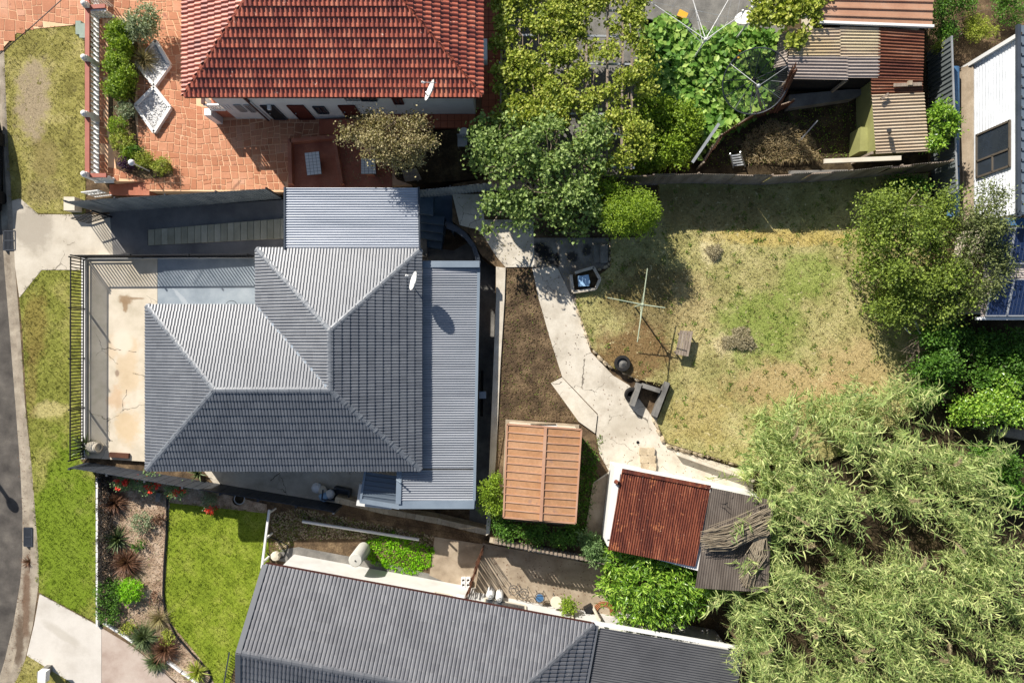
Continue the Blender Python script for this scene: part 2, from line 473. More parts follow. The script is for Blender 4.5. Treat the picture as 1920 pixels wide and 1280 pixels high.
def eb(px, py, rx, ry, z, rz):
    """ellipsoid of a crown seen at px,py with pixel radii rx,ry centred at height z"""
    p = P(px, py, z); k = (H - z) / H / S
    return (p.x, p.y, z, rx * k, ry * k, rz)
def foliage(name, blobs, n, L, W, mat, parent, clump=0.35, per=14, up=0.5, inner=0.35, fold=0.12, zmin=0.03, broad=None):
    pos, out = crown_pts(blobs, n, clump=clump, per=per, inner=inner)
    keep = pos[:, 2] > zmin; pos = pos[keep]; out = out[keep]; m = len(pos)
    D = unit(out * 0.7 + rdir(m) * 0.9); N = unit(np.array([0, 0, up]) + out * 0.45 + rdir(m) * 0.55)
    return leaf_mesh(name, pos, D, N, L * RNG.uniform(0.6, 1.3, m), W * RNG.uniform(0.7, 1.3, m), mat, parent, fold, (W > 0.7 * L) if broad is None else broad)
def limbs(name, base, blobs, r, mat, parent, twigs=2, h0=0.35):
    m = MB(); base = Vector(base)
    zc = sum(b[2] for b in blobs) / len(blobs)
    cx = sum(b[0] for b in blobs) / len(blobs); cy = sum(b[1] for b in blobs) / len(blobs)
    fork = Vector((base.x * 0.6 + cx * 0.4, base.y * 0.6 + cy * 0.4, base.z + (zc - base.z) * h0))
    mid = base.lerp(fork, 0.5) + Vector((random.uniform(-.05, .05), random.uniform(-.05, .05), 0))
    m.tube(base, mid, r, r * 0.85, 8); m.tube(mid, fork, r * 0.85, r * 0.72, 8)
    t = m.build(name, mat, parent, True)
    mm = MB()
    for b in blobs:
        c = Vector(b[:3]); q = fork.lerp(c, 0.55) + Vector((random.uniform(-.15, .15), random.uniform(-.15, .15), 0.1))
        mm.tube(fork, q, r * 0.5, r * 0.33, 6); mm.tube(q, c, r * 0.33, r * 0.2, 6)
        for _ in range(twigs):
            a = random.uniform(0, 6.28); e = random.uniform(-0.1, 0.9)
            tip = c + Vector((math.cos(a) * b[3] * 0.85, math.sin(a) * b[4] * 0.85, e * b[5] * 0.8))
            k = c.lerp(tip, 0.5) + Vector((random.uniform(-.1, .1), random.uniform(-.1, .1), random.uniform(0, .12)))
            mm.tube(c, k, r * 0.2, r * 0.13, 5); mm.tube(k, tip, r * 0.13, r * 0.05, 5)
    mm.build('branches', mat, parent, True)
    return t
def split_blobs(blobs, k=4, f=0.66, rng=random.Random(5)):
    out = []
    for b in blobs:
        for _ in range(k):
            a = rng.uniform(0, 6.283); r = rng.uniform(0.25, 0.75); q = rng.uniform(f * .7, f * 1.25)
            out.append((b[0] + math.cos(a) * b[3] * r, b[1] + math.sin(a) * b[4] * r, b[2] + rng.uniform(-.5, .55) * b[5], b[3] * q, b[4] * q, b[5] * q))
    return out
def shrub(name, label, cat, base, blobs, n, L, W, leafm, barkm, r=0.03, group=None, clump=0.25, per=12, up=0.5, twigs=2, inner=0.35, crown='foliage', stem='stem', zb=0.0, fold=0.12, h0=0.35):
    b = P(base[0], base[1], zb); t = thing(name, label, cat, b, group)
    limbs(stem, b, blobs, r, barkm, t, twigs, h0)
    foliage(crown, split_blobs(blobs) if (crown == 'crown' or len(blobs) > 2) and name not in ('clipped_hedge', 'glossy_tree') else blobs, n, L, W, leafm, t, clump, per, up, inner, fold, zmin=zb + 0.02)
    return t
def tussock(name, label, px, py, r, n, mat, cat='grass plant', group=None, z=0.0, width=0.03, up=0.9, droop=0.45, part='blades', h=1.0, core=0.08):
    b = P(px, py, z); t = thing(name, label, cat, b, group)
    ang = RNG.uniform(0, 2 * np.pi, n); el = RNG.uniform(0.25, 1.0, n)
    D = np.stack([np.cos(ang) * (1.15 - el), np.sin(ang) * (1.15 - el), el * up], 1)
    rr = r / S
    C = np.array(b) + np.stack([np.cos(ang), np.sin(ang), np.zeros(n)], 1) * RNG.uniform(0, core, n)[:, None]
    blade_mesh(part, C, D, rr * 1.35 * h * RNG.uniform(0.7, 1.2, n), width, droop, mat, t, 3)
    return t
def in_poly(x, y, poly):
    ins = np.zeros(len(x), bool); n = len(poly); j = n - 1
    for i in range(n):
        xi, yi = poly[i]; xj, yj = poly[j]
        c = ((yi > y) != (yj > y)) & (x < (xj - xi) * (y - yi) / ((yj - yi) + 1e-12) + xi)
        ins ^= c; j = i
    return ins
def scatter(poly, dens, z=0.0, holes=()):
    """random world points in a pixel polygon, dens per square metre"""
    xs = [p[0] for p in poly]; ys = [p[1] for p in poly]
    A = (max(xs) - min(xs)) * (max(ys) - min(ys)) / S / S; n = int(A * dens)
    x = RNG.uniform(min(xs), max(xs), n); y = RNG.uniform(min(ys), max(ys), n)
    k = in_poly(x, y, poly)
    for hx, hy, rx, ry, kp in holes:
        d = ((x - hx) / rx) ** 2 + ((y - hy) / ry) ** 2
        k &= ~((d < 1) & (RNG.uniform(0, 1, n) > kp))
    x = x[k]; y = y[k]; kk = (H - z) / H / S
    return np.stack([(x - 960) * kk, (640 - y) * kk, np.full(len(x), z)], 1)
def grass(name, poly, dens, z, L, mat, label, holes=(), parent=None, width=0.02, lean=0.8):
    C = scatter(poly, dens, z, holes)
    # tufts: pull blades towards clump centres so the sward is uneven
    C[:, :2] += 0.05 * np.sin(C[:, [1, 0]] * 21.0) + RNG.normal(size=(len(C), 2)) * 0.015
    # ragged fringe over the border
    W = np.array([tuple(P(x, y, z))[:2] for x, y in poly]); fr = []
    for i in range(len(W)):
        a, q = W[i], W[(i + 1) % len(W)]; L_ = np.linalg.norm(q - a); m = int(L_ * dens * 0.12)
        t_ = RNG.uniform(0, 1, m)[:, None]; e_ = (q - a) / max(L_, 1e-6); nn = np.array([-e_[1], e_[0]])
        wob = (0.05 * np.sin(t_ * L_ * 5 + i) + 0.04 * np.sin(t_ * L_ * 13)) + RNG.normal(size=(m, 1)) * 0.035
        fr.append(np.c_[a + (q - a) * t_ + nn * wob, np.full(m, z)])
    if len(holes) or dens > 500: C = np.concatenate([C] + fr)
    n = len(C); D = rdir(n, RNG, lean); D[:, 2] = np.abs(D[:, 2]) + 0.15
    hgt = 0.65 + 0.5 * (np.sin(C[:, 0] * 9 + 2 * np.sin(C[:, 1] * 7)) * np.sin(C[:, 1] * 11 + 1.5 * np.sin(C[:, 0] * 5)))
    o = leaf_mesh(name, C, D, rdir(n), L * hgt * RNG.uniform(0.6, 1.3, n), width, mat, parent, 0.05)
    stuff(o, label, 'grass'); return o
# ------------------------------------------------------------------ irregular paving
def crazy(parent_o, poly, z, mat, size=0.40, gap=0.021, budget=300, name='paving_stone', rest='further_paving_stones', holes=(), square=False, used=0):
    W = [P(x, y, z) for x, y in poly]
    x0 = min(p.x for p in W); x1 = max(p.x for p in W); y0 = min(p.y for p in W); y1 = max(p.y for p in W)
    cells = []
    def split(q):
        a, b, c, d = q
        w1 = ((b - a).length + (c - d).length) / 2; h1 = ((d - a).length + (c - b).length) / 2
        if max(w1, h1) < size * random.uniform(1.0, 1.75): cells.append(q); return
        t = random.uniform(0.36, 0.64); s = max(0.2, min(0.8, t + random.uniform(-0.09, 0.09)))
        if w1 > h1:
            p = a.lerp(b, t); r = d.lerp(c, s); split((a, p, r, d)); split((p, b, c, r))
        else:
            p = a.lerp(d, t); r = b.lerp(c, s); split((a, b, r, p)); split((p, r, c, d))
    if square:
        nx = int((x1 - x0) / size); ny = int((y1 - y0) / size)
        for i in range(nx):
            for j in range(ny):
                ax = x0 + i * size; ay = y0 + j * size
                cells.append((Vector((ax, ay, 0)), Vector((ax + size, ay, 0)), Vector((ax + size, ay + size, 0)), Vector((ax, ay + size, 0))))
    else:
        split((Vector((x0, y0, 0)), Vector((x1, y0, 0)), Vector((x1, y1, 0)), Vector((x0, y1, 0))))
    wp = [(p.x, p.y) for p in W]; hw = [[(P(x, y, z).x, P(x, y, z).y) for x, y in h] for h in holes]
    good = []
    for q in cells:
        c = sum(q, Vector()) / 4
        X = np.array([c.x]); Y = np.array([c.y])
        if not in_poly(X, Y, wp)[0]: continue
        if any(in_poly(X, Y, h)[0] for h in hw): continue
        good.append(q)
    def bb(q):
        c = sum(q, Vector()) / 4; k = H / (H - z) * S
        return not (0 < 960 + c.x * k < 1920 and 0 < 640 - c.y * k < 1280)
    good.sort(key=bb)
    R_ = MB()
    for i, q in enumerate(good):
        c = sum(q, Vector()) / 4; m = MB() if i < budget else R_
        pts = []
        for v in q:
            e = v - c; pts.append(c + e * (1 - gap / max(0.05, e.length) * 1.4))
        dz = random.uniform(-0.003, 0.004)
        top = [Vector((p.x, p.y, z + 0.012 + dz)) for p in pts]; bot = [Vector((p.x, p.y, z - 0.01)) for p in pts]
        m.add(bot + top, [(4, 5, 6, 7), (0, 1, 5, 4), (1, 2, 6, 5), (2, 3, 7, 6), (3, 0, 4, 7)])
        if i < budget: m.build(name, mat, parent_o)
    if R_.v: stuff(R_.build(rest, mat, parent_o))
    return len(good)
# ------------------------------------------------------------------ material library
m_asphalt = M('asphalt', [(62, 58, 54), (84, 79, 73), (104, 98, 90)], 1.2, 0.95, 0.5, 90, fine=0.35, fscale=45)
m_kerb = M('kerb_concrete', [(128, 116, 100), (158, 146, 128), (182, 170, 150)], 1.5, 0.9, 0.3, 60, fine=0.25, fscale=30,
           blobs=[(48, 1130, 9, 70, (104, 78, 58), 0.8, 2.0), (35, 1200, 9, 50, (92, 74, 58), 0.8, 2.0), (20, 240, 14, 90, (120, 112, 100), 0.7)], g=0.85)
m_apron = M('driveway_concrete', [(176, 165, 147), (196, 186, 168), (208, 199, 182)], 0.9, 0.9, 0.2, 60, fine=0.12, fscale=40,
            blobs=[(60, 425, 40, 45, (160, 150, 134), 0.8)], g=0.9, crack=(0.3, 0.003, 0.5))
m_ramp = M('ramp_concrete', [(112, 110, 108), (134, 131, 128), (150, 146, 142)], 0.8, 0.92, 0.3, 60, fine=0.15, fscale=30, g=0.72)
m_step = M('step_concrete', [(140, 136, 116), (168, 163, 142), (192, 186, 166)], 1.5, 0.9, 0.2, 60, fine=0.14, fscale=30, island=0.55, g=1.0)
m_drive2 = M('pale_drive', [(186, 178, 166), (202, 195, 184), (212, 205, 194)], 0.7, 0.85, 0.1, 50, fine=0.1, fscale=40, blobs=[(120, 1190, 40, 9, (178, 170, 156), 0.6, 0.8, 0.6)], g=0.9)
m_drive3 = M('pink_drive', [(156, 134, 120), (184, 166, 152), (200, 186, 172)], 0.6, 0.85, 0.1, 50, fine=0.1, fscale=40, g=0.85)
m_beige = M('beige_slab', [(184, 172, 150), (204, 192, 170), (218, 206, 186)], 1.0, 0.85, 0.12, 50, fine=0.06, fscale=35,
            blobs=[(245, 690, 20, 60, (206, 176, 134), 0.5, 1.2), (222, 745, 14, 22, (196, 154, 108), 0.5, 1.5), (245, 800, 24, 30, (208, 174, 124), 0.5, 1.4),
                   (240, 562, 11, 8, (148, 122, 92), 0.9, 3.0), (239, 575, 5, 13, (148, 122, 92), 0.9, 3.0), (258, 560, 16, 2.2, (148, 124, 96), 0.8, 3.0), (215, 650, 10, 26, (204, 172, 128), 0.4, 1.5),
                   (224, 700, 4, 7, (140, 118, 100), 0.8, 2.0), (235, 640, 20, 26, (222, 210, 190), 0.8, 1.0)], g=0.85, crack=(0.35, 0.003, 0.55))
m_blueslab = M('blue_slab', [(128, 139, 148), (146, 156, 164), (162, 171, 177)], 1.1, 0.7, 0.1, 50, fine=0.06, fscale=30, blobs=[(345, 560, 4, 30, (180, 186, 190), 0.7, 2.0, -0.7)], g=0.8)
m_conc = M('yard_concrete', [(170, 160, 143), (196, 187, 170), (212, 204, 188)], 1.3, 0.9, 0.25, 50, fine=0.12, fscale=30,
           blobs=[(1180, 800, 40, 20, (176, 166, 148), 0.6), (1125, 640, 25, 40, (206, 196, 180), 0.6)], g=0.92, crack=(0.55, 0.004, 0.5), bz=1.7)
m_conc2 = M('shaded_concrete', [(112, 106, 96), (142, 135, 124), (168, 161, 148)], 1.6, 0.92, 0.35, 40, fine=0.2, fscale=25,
            blobs=[(1018, 472, 22, 12, (36, 34, 32), 1.0, 4.0, 0.6), (1045, 488, 5, 14, (36, 34, 32), 1.0, 4.0), (1073, 482, 10, 9, (60, 56, 52), 0.9, 5.0), (1100, 470, 8, 10, (64, 60, 54), 0.9, 5.0), (1030, 492, 18, 4, (44, 42, 38), 0.9, 5.0)], g=0.75, bz=1.7)  # darker copy of the yard concrete, the corner's shade put into its colour
m_greyconc = M('grey_concrete', [(96, 94, 90), (124, 121, 115), (148, 144, 136)], 1.3, 0.92, 0.3, 40, fine=0.18, fscale=25, g=0.8)
m_tan_path = M('tan_path', [(138, 122, 102), (166, 150, 128), (186, 170, 148)], 1.3, 0.9, 0.25, 50, fine=0.12, fscale=30, g=0.8)
m_soil = M('soil', [(58, 48, 37), (86, 71, 54), (118, 100, 76)], 1.6, 1.0, 0.9, 22, fine=0.45, fscale=14, spec=0.1, g=1.15)
m_soil2 = M('garden_mulch', [(120, 98, 78), (160, 138, 116), (190, 172, 150)], 2.5, 1.0, 0.9, 30, fine=0.5, fscale=22, spec=0.1)
m_darksoil = M('dark_soil', [(38, 32, 24), (64, 54, 40), (92, 80, 58)], 1.5, 1.0, 0.9, 22, fine=0.4, fscale=15, spec=0.1)
LAWN_B = [(62, 185, 30, 75, (136, 122, 98), 1.0, 1.6, 0.05), (85, 300, 24, 40, (116, 104, 66), 0.7, 1.5), (80, 360, 35, 25, (124, 112, 76), 0.6, 1.5)]
m_lawn_dry = M('verge_turf', [(104, 98, 52), (130, 124, 68), (152, 142, 92)], 0.9, 1.0, 0.8, 26, fine=0.35, fscale=16, spec=0.1, spots=[(3.0, 0.61, (98, 92, 54)), (5.0, 0.64, (150, 142, 100))], blobs=LAWN_B, g=1.2)
m_lawn_mid = M('front_turf', [(98, 100, 44), (120, 122, 56), (144, 138, 80)], 0.7, 1.0, 0.8, 26, fine=0.3, fscale=16, spec=0.1,
               blobs=[(68, 610, 24, 60, (122, 104, 58), 0.6, 1.4), (92, 770, 32, 16, (164, 152, 104), 0.75, 1.5), (60, 720, 10, 60, (124, 106, 62), 0.5, 1.5),
                      (125, 1000, 62, 170, (98, 118, 30), 0.85, 0.7)], g=1.2)
m_lawn_lush = M('lush_turf', [(92, 108, 30), (114, 128, 40), (136, 142, 62)], 1.0, 1.0, 0.8, 26, fine=0.3, fscale=16, spec=0.1, g=1.15)
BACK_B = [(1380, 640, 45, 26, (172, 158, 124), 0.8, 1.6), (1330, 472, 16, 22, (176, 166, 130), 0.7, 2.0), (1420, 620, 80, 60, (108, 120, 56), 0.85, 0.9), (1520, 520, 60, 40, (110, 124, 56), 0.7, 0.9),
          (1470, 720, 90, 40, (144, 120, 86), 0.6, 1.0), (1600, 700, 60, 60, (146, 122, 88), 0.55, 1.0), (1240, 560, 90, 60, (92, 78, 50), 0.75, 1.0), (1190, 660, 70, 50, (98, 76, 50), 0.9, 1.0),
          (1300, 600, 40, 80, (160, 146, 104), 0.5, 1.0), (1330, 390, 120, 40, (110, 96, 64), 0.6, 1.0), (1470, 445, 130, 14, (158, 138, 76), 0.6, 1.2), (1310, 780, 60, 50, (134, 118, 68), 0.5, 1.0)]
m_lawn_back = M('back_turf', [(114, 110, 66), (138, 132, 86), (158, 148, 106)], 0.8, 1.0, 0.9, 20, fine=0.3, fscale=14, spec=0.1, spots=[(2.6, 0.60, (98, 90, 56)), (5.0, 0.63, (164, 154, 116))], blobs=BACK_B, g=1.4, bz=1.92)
m_terr = M('terracotta_stone', [(152, 96, 68), (170, 112, 80), (184, 128, 96), (192, 146, 118)], 0.7, 0.75, 0.15, 60, fine=0.12, fscale=14, island=0.55, spots=[(1.6, 0.64, (148, 98, 76)), (4.0, 0.68, (206, 168, 142))])
m_grout = M('pale_grout', [(216, 172, 132), (226, 186, 150)], 2.0, 0.9)
m_grout_d = M('dark_grout', [(96, 48, 32), (120, 64, 44)], 2.0, 0.9)
m_terr_dark = M('dark_terracotta', [(146, 80, 58), (164, 94, 68), (176, 106, 80)], 1.2, 0.7, 0.15, 50, fine=0.15, fscale=25, island=0.3)
m_terr_flat = M('painted_terracotta', [(152, 92, 70), (168, 106, 82), (184, 122, 96)], 1.4, 0.8, 0.2, 40, fine=0.12, fscale=20)
m_terr_rail = M('rail_terracotta', [(150, 88, 74), (166, 100, 84)], 2.0, 0.6, 0.05, 30)
m_white = M('white_paint', [(226, 224, 218), (238, 237, 233)], 1.5, 0.6, 0.05, 40, g=0.85)
m_whitewall = M('white_render', [(208, 206, 200), (222, 220, 214), (230, 228, 222)], 0.9, 0.7, 0.08, 60, fine=0.04, g=0.85)
m_cream = M('cream_paint', [(190, 180, 160), (206, 196, 176)], 1.5, 0.7)
m_greytile = M('slate_grey_tile', [(78, 81, 86), (89, 92, 97), (100, 103, 107)], 0.9, 0.44, 0.06, 90, island=0.45, spec=1.0, fine=0.16, fscale=12, g=1.05, spots=[(4.0, 0.69, (126, 128, 128))])
m_greytile2 = M('charcoal_tile', [(74, 74, 77), (88, 88, 91), (102, 102, 104)], 0.9, 0.44, 0.06, 90, island=0.45, spec=0.9, fine=0.14, fscale=12, g=1.15, spots=[(4.0, 0.69, (124, 124, 122))])
m_ridge = M('ridge_cap_grey', [(88, 92, 97), (99, 103, 108), (110, 114, 118)], 1.2, 0.42, island=0.4, spec=0.4, g=1.1)
m_ridge2 = M('ridge_cap_charcoal', [(80, 82, 86), (92, 94, 98)], 1.2, 0.5, island=0.4, spec=0.4, g=1.05)
m_redtile = M('red_clay_tile', [(98, 44, 32), (134, 64, 44), (158, 84, 60), (172, 112, 86)], 1.3, 0.42, 0.15, 50, island=0.55, spec=0.9, fine=0.3, fscale=18, g=1.15, spots=[(5.0, 0.66, (190, 160, 140)), (2.2, 0.66, (84, 46, 38))])
m_redridge = M('red_ridge_cap', [(112, 52, 38), (136, 68, 48), (150, 86, 64)], 1.5, 0.5, 0.1, 40, island=0.5, spec=0.4, fine=0.15)
m_dark = M('dark_underside', [(30, 28, 27), (44, 41, 39)], 1.5, 0.95)
m_gutter = M('slate_gutter', [(52, 58, 66), (66, 72, 80)], 1.0, 0.45)
m_redgutter = M('brown_gutter', [(60, 34, 30), (76, 44, 38)], 1.0, 0.5)
m_bluemetal = M('slate_blue_metal', [(104, 115, 126), (118, 129, 139)], 1.0, 0.4, spec=0.5, g=1.1)
m_zinc = M('zinc_corrugated', [(142, 147, 154), (160, 164, 170), (174, 177, 182)], 0.7, 0.34, spec=0.6, metal=0.25, stretch=(0.3, 4, 1), fine=0.06, fscale=20, g=1.3)
m_zinc2 = M('grey_corrugated', [(116, 119, 124), (131, 134, 138), (144, 146, 150)], 0.6, 0.36, spec=0.55, metal=0.2, stretch=(0.3, 4, 1), fine=0.06, fscale=20, g=1.35)
m_slatemetal = M('slate_ribbed', [(82, 92, 102), (94, 104, 114)], 0.8, 0.42, spec=0.5)
m_rust = M('rusted_iron', [(58, 28, 22), (84, 40, 28), (108, 56, 38), (146, 92, 66)], 1.4, 0.75, 0.2, 40, spots=[(2.4, 0.60, (140, 84, 54)), (9.0, 0.67, (196, 160, 132)), (3.0, 0.67, (40, 22, 18))], stretch=(4.0, 0.5, 1), rot=0.19, fine=0.3, fscale=14, island=0.25)
m_rust2 = M('dark_rusted_iron', [(62, 34, 26), (92, 52, 38), (118, 74, 52), (148, 110, 88)], 1.6, 0.75, 0.2, 40, stretch=(0.5, 3.0, 1), fine=0.3, fscale=14, island=0.35)
m_tansheet = M('weathered_tan_iron', [(146, 126, 102), (176, 156, 130), (196, 180, 156)], 1.1, 0.65, 0.1, 40, stretch=(0.5, 2.5, 1), fine=0.15, fscale=14, island=0.4, blobs=[(1520, 95, 40, 20, (184, 164, 122), 0.6), (1605, 80, 35, 18, (196, 182, 146), 0.6)], g=1.0, bz=3.8)
m_greysheet = M('weathered_grey_iron', [(126, 114, 106), (160, 148, 138), (190, 182, 174)], 1.1, 0.55, 0.1, 40, stretch=(0.5, 2.5, 1), fine=0.15, fscale=14, island=0.5)
m_tanroof = M('tan_ribbed', [(158, 118, 94), (172, 132, 106), (180, 146, 122)], 0.8, 0.6, fine=0.06, fscale=18)
m_tanpanel = M('tan_panel', [(148, 106, 72), (164, 122, 86), (174, 136, 104)], 0.9, 0.7, 0.06, 40, island=0.3, fine=0.16, fscale=9, spots=[(2.0, 0.62, (150, 116, 94)), (12.0, 0.70, (112, 84, 66))])
m_fibro = M('brown_grey_fibro', [(74, 66, 59), (92, 83, 75), (108, 99, 90)], 0.9, 0.85, 0.15, 50, stretch=(3.0, 0.6, 1), rot=0.19, fine=0.15, fscale=18)
m_fence = M('grey_fence_sheet', [(104, 112, 116), (126, 134, 138), (146, 152, 154)], 0.8, 0.6, stretch=(3, 1, 1), fine=0.08)
m_colorbond = M('grey_green_fence', [(98, 104, 104), (112, 118, 117)], 0.8, 0.55)
m_oldfence = M('old_iron_fence', [(96, 88, 82), (128, 120, 114), (156, 150, 142)], 1.0, 0.7, stretch=(3, 3, 0.4), fine=0.2, fscale=16)
m_black = M('black_paint', [(22, 22, 24), (32, 32, 34)], 2.0, 0.45)
m_charcoal = M('charcoal_paint', [(46, 50, 56), (58, 62, 68)], 2.0, 0.5)
m_steel = M('galvanised_steel', [(150, 152, 152), (172, 174, 174)], 3.0, 0.4, metal=0.4, spec=0.5)
m_stone = M('sandstone', [(140, 124, 100), (172, 156, 130), (194, 180, 154)], 2.2, 0.95, 0.5, 30, island=0.4, fine=0.25, fscale=20)
m_paleconc = M('pale_kerb_concrete', [(176, 164, 146), (196, 186, 168), (208, 200, 184)], 1.6, 0.9, 0.35, 40, fine=0.15, fscale=25, g=0.92)
m_wood = M('weathered_timber', [(104, 92, 80), (134, 120, 106), (158, 146, 130)], 2.0, 0.9, 0.3, 40, stretch=(6, 1, 1), fine=0.2, fscale=20, island=0.4)
m_brownwood = M('brown_timber', [(70, 44, 32), (96, 62, 44), (122, 84, 62)], 2.0, 0.9, 0.3, 40, island=0.5)
m_redbrown = M('red_brown_door', [(74, 28, 20), (92, 38, 28)], 2.0, 0.6)
m_glass = M('window_glass', [(38, 44, 50), (58, 64, 70)], 0.6, 0.08, spec=0.8)
m_gravel = M('white_gravel', [(150, 148, 146), (196, 194, 192), (226, 225, 222)], 14.0, 0.9, 0.9, 40, fine=0.4, fscale=30, lo=0.35, hi=0.65)
m_pebble = M('white_pebble', [(170, 168, 164), (206, 204, 200), (230, 228, 224)], 6.0, 0.8, island=0.8)
m_rubber = M('black_rubber', [(26, 25, 24), (38, 36, 34)], 3.0, 0.8)
m_blue = M('pale_blue_plastic', [(130, 164, 196), (152, 184, 210)], 2.0, 0.5)
m_bluepaint = M('blue_drum_paint', [(56, 92, 128), (72, 110, 146)], 1.0, 0.5)
m_bluesteps = M('blue_grey_paint', [(62, 78, 92), (76, 92, 106), (90, 106, 118)], 1.2, 0.7, 0.1, 40, fine=0.1)
m_yellow = M('yellow_plastic', [(206, 150, 40), (222, 170, 60)], 2.0, 0.6)
m_olive = M('olive_paint', [(128, 128, 78), (146, 146, 92)], 1.5, 0.7)
m_bark = M('grey_bark', [(88, 76, 62), (122, 108, 92), (150, 138, 120)], 3.0, 0.95, 0.4, 40)
m_greenpaint = M('green_grey_paint', [(118, 132, 120), (138, 152, 138)], 2.0, 0.6)
m_hoist = M('pale_green_metal', [(140, 150, 126), (170, 178, 152)], 3.0, 0.6)
def solar_mat():
    m, t, b = nodes('solar_cells'); pos = posn(t)
    b.inputs['Base Color'].default_value = col((26, 40, 70)); b.inputs['Roughness'].default_value = 0.3; b.inputs['Coat Weight'].default_value = 0.4
    return m
m_solar = solar_mat()

# ------------------------------------------------------------------ ground, road, lawns, paths
def strip(a, b): return list(a) + list(b)[::-1]
struct(MB().prism([(-160, -160), (160, -160), (160, 160), (-160, 160)], -0.5, -0.30).build('terrain', m_darksoil))
RE = [(-14, -400), (-14, 100), (-6, 230), (0, 380), (8, 500), (18, 620), (29, 760), (38, 880), (42, 960), (42, 1040), (38, 1090), (25, 1170), (8, 1240), (-8, 1290), (-60, 1420), (-120, 1700)]
GU = [(-2, -400), (-1, 100), (4, 230), (13, 380), (20, 500), (30, 620), (40, 760), (49, 880), (54, 960), (58, 1040), (55, 1090), (43, 1170), (26, 1240), (10, 1285), (-40, 1420), (-100, 1700)]
KE = [(6, -400), (8, 100), (13, 230), (22, 380), (28, 500), (38, 620), (47, 760), (60, 880), (66, 960), (72, 1040), (73, 1090), (62, 1170), (46, 1240), (32, 1285), (-20, 1420), (-80, 1700)]
slab('road', strip(RE, [(-2400, -400), (-2400, 1700)]), -0.13, m_asphalt, 0.12)
slab('gutter', strip(RE, GU), -0.115, m_kerb, 0.12)
slab('kerb', strip(GU, KE), 0.006, m_kerb, 0.25)
slab('yard_soil', strip(KE, [(2900, -900), (2900, 2100)]), 0.0, m_soil, 0.25)
V1 = [(8, 100), (36, 58), (158, 47), (160, 338), (160, 402), (70, 400), (38, 372), (22, 375), (13, 230)]
slab('lawn', V1, 0.02, m_lawn_dry)
V2 = [(78, 507), (153, 507), (150, 862), (178, 884), (183, 1168), (73, 1110), (72, 1040), (66, 960), (60, 880), (50, 760), (42, 620), (36, 560)]
slab('lawn', V2, 0.02, m_lawn_mid)
V3 = [(34, 1268), (50, 1230), (70, 1238), (140, 1282), (170, 1320), (0, 1330)]
slab('lawn', V3, 0.02, m_lawn_dry)
V4 = [(318, 940), (500, 960), (505, 1060), (470, 1140), (425, 1300), (412, 1300), (380, 1240), (318, 1165), (308, 1120)]
slab('lawn', V4, 0.02, m_lawn_lush)
slab('driveway', [(22, 376), (38, 372), (72, 402), (212, 402), (275, 480), (150, 482), (150, 506), (78, 506), (36, 558), (28, 500)], 0.03, m_apron)
slab('driveway', [(74, 1113), (190, 1176), (190, 1286), (145, 1286), (50, 1228), (64, 1170)], 0.03, m_drive2)
slab('driveway', [(190.6, 1177), (250, 1213), (345, 1290), (345, 1320), (190.6, 1320)], 0.03, m_drive3)
# front slab of the house
slab('front_slab', [(160, 484), (295, 484), (295, 584), (480, 584), (480, 620), (290, 620), (290, 866), (160, 858)], 0.20, m_beige, 0.2)
slab('painted_slab', [(295.4, 484), (482, 484), (482, 600), (295.4, 583.6)], 0.205, m_blueslab, 0.2)
# side ramp with steps
def quadramp(name, pts, zs, mat):
    m = MB(); t = [P(x, y, z) for (x, y), z in zip(pts, zs)]; n = len(t)
    m.add(t, [tuple(range(n))]); nrm = (t[1] - t[0]).cross(t[2] - t[0])
    if nrm.z < 0: m.f = [f[::-1] for f in m.f]
    o = m.build(name, mat); return struct(o)
RZ = 0.6
quadramp('ramp', [(205, 395), (277, 392), (277, 431), (212, 478)], [0.035, 0.04, 0.04, 0.035], m_ramp)
quadramp('ramp', [(277, 392), (540, 374), (540, 409), (277, 431)], [0.04, RZ, RZ, 0.04], m_ramp)
quadramp('ramp', [(277, 460), (540, 446), (540, 484), (277, 482), (212, 480)], [0.04, RZ, RZ, 0.04, 0.035], m_ramp)
struct(MB().prism([P(212, 431, .03), P(277, 431, .03), P(277, 482, .03), P(212, 482, .03)], -0.02, 0.034).build('ramp', m_ramp))
st = thing('stair', 'long flight of pale concrete steps set in the middle of the ramp', 'stair', P(277, 445, 0.0))
NS = 21
for i in range(NS):
    x0 = 277 + i * 12.4; x1 = x0 + 12.4; z = 0.10 + RZ * (i + 1) / NS * 0.98
    f = lambda x: 431 - (x - 277) * 22.0 / 263; g = lambda x: 460 - (x - 277) * 14.0 / 263
    MB().prism([P(x0 + .9, f(x0), z), P(x1 + 0.2, f(x1), z), P(x1 + 0.2, g(x1), z), P(x0 + .9, g(x0), z)], z - 0.3, z).build('step', m_step, st)
slab('carport_floor', [(540, 372), (800, 365), (800, 480), (540, 484)], RZ, m_greyconc, 1.1)
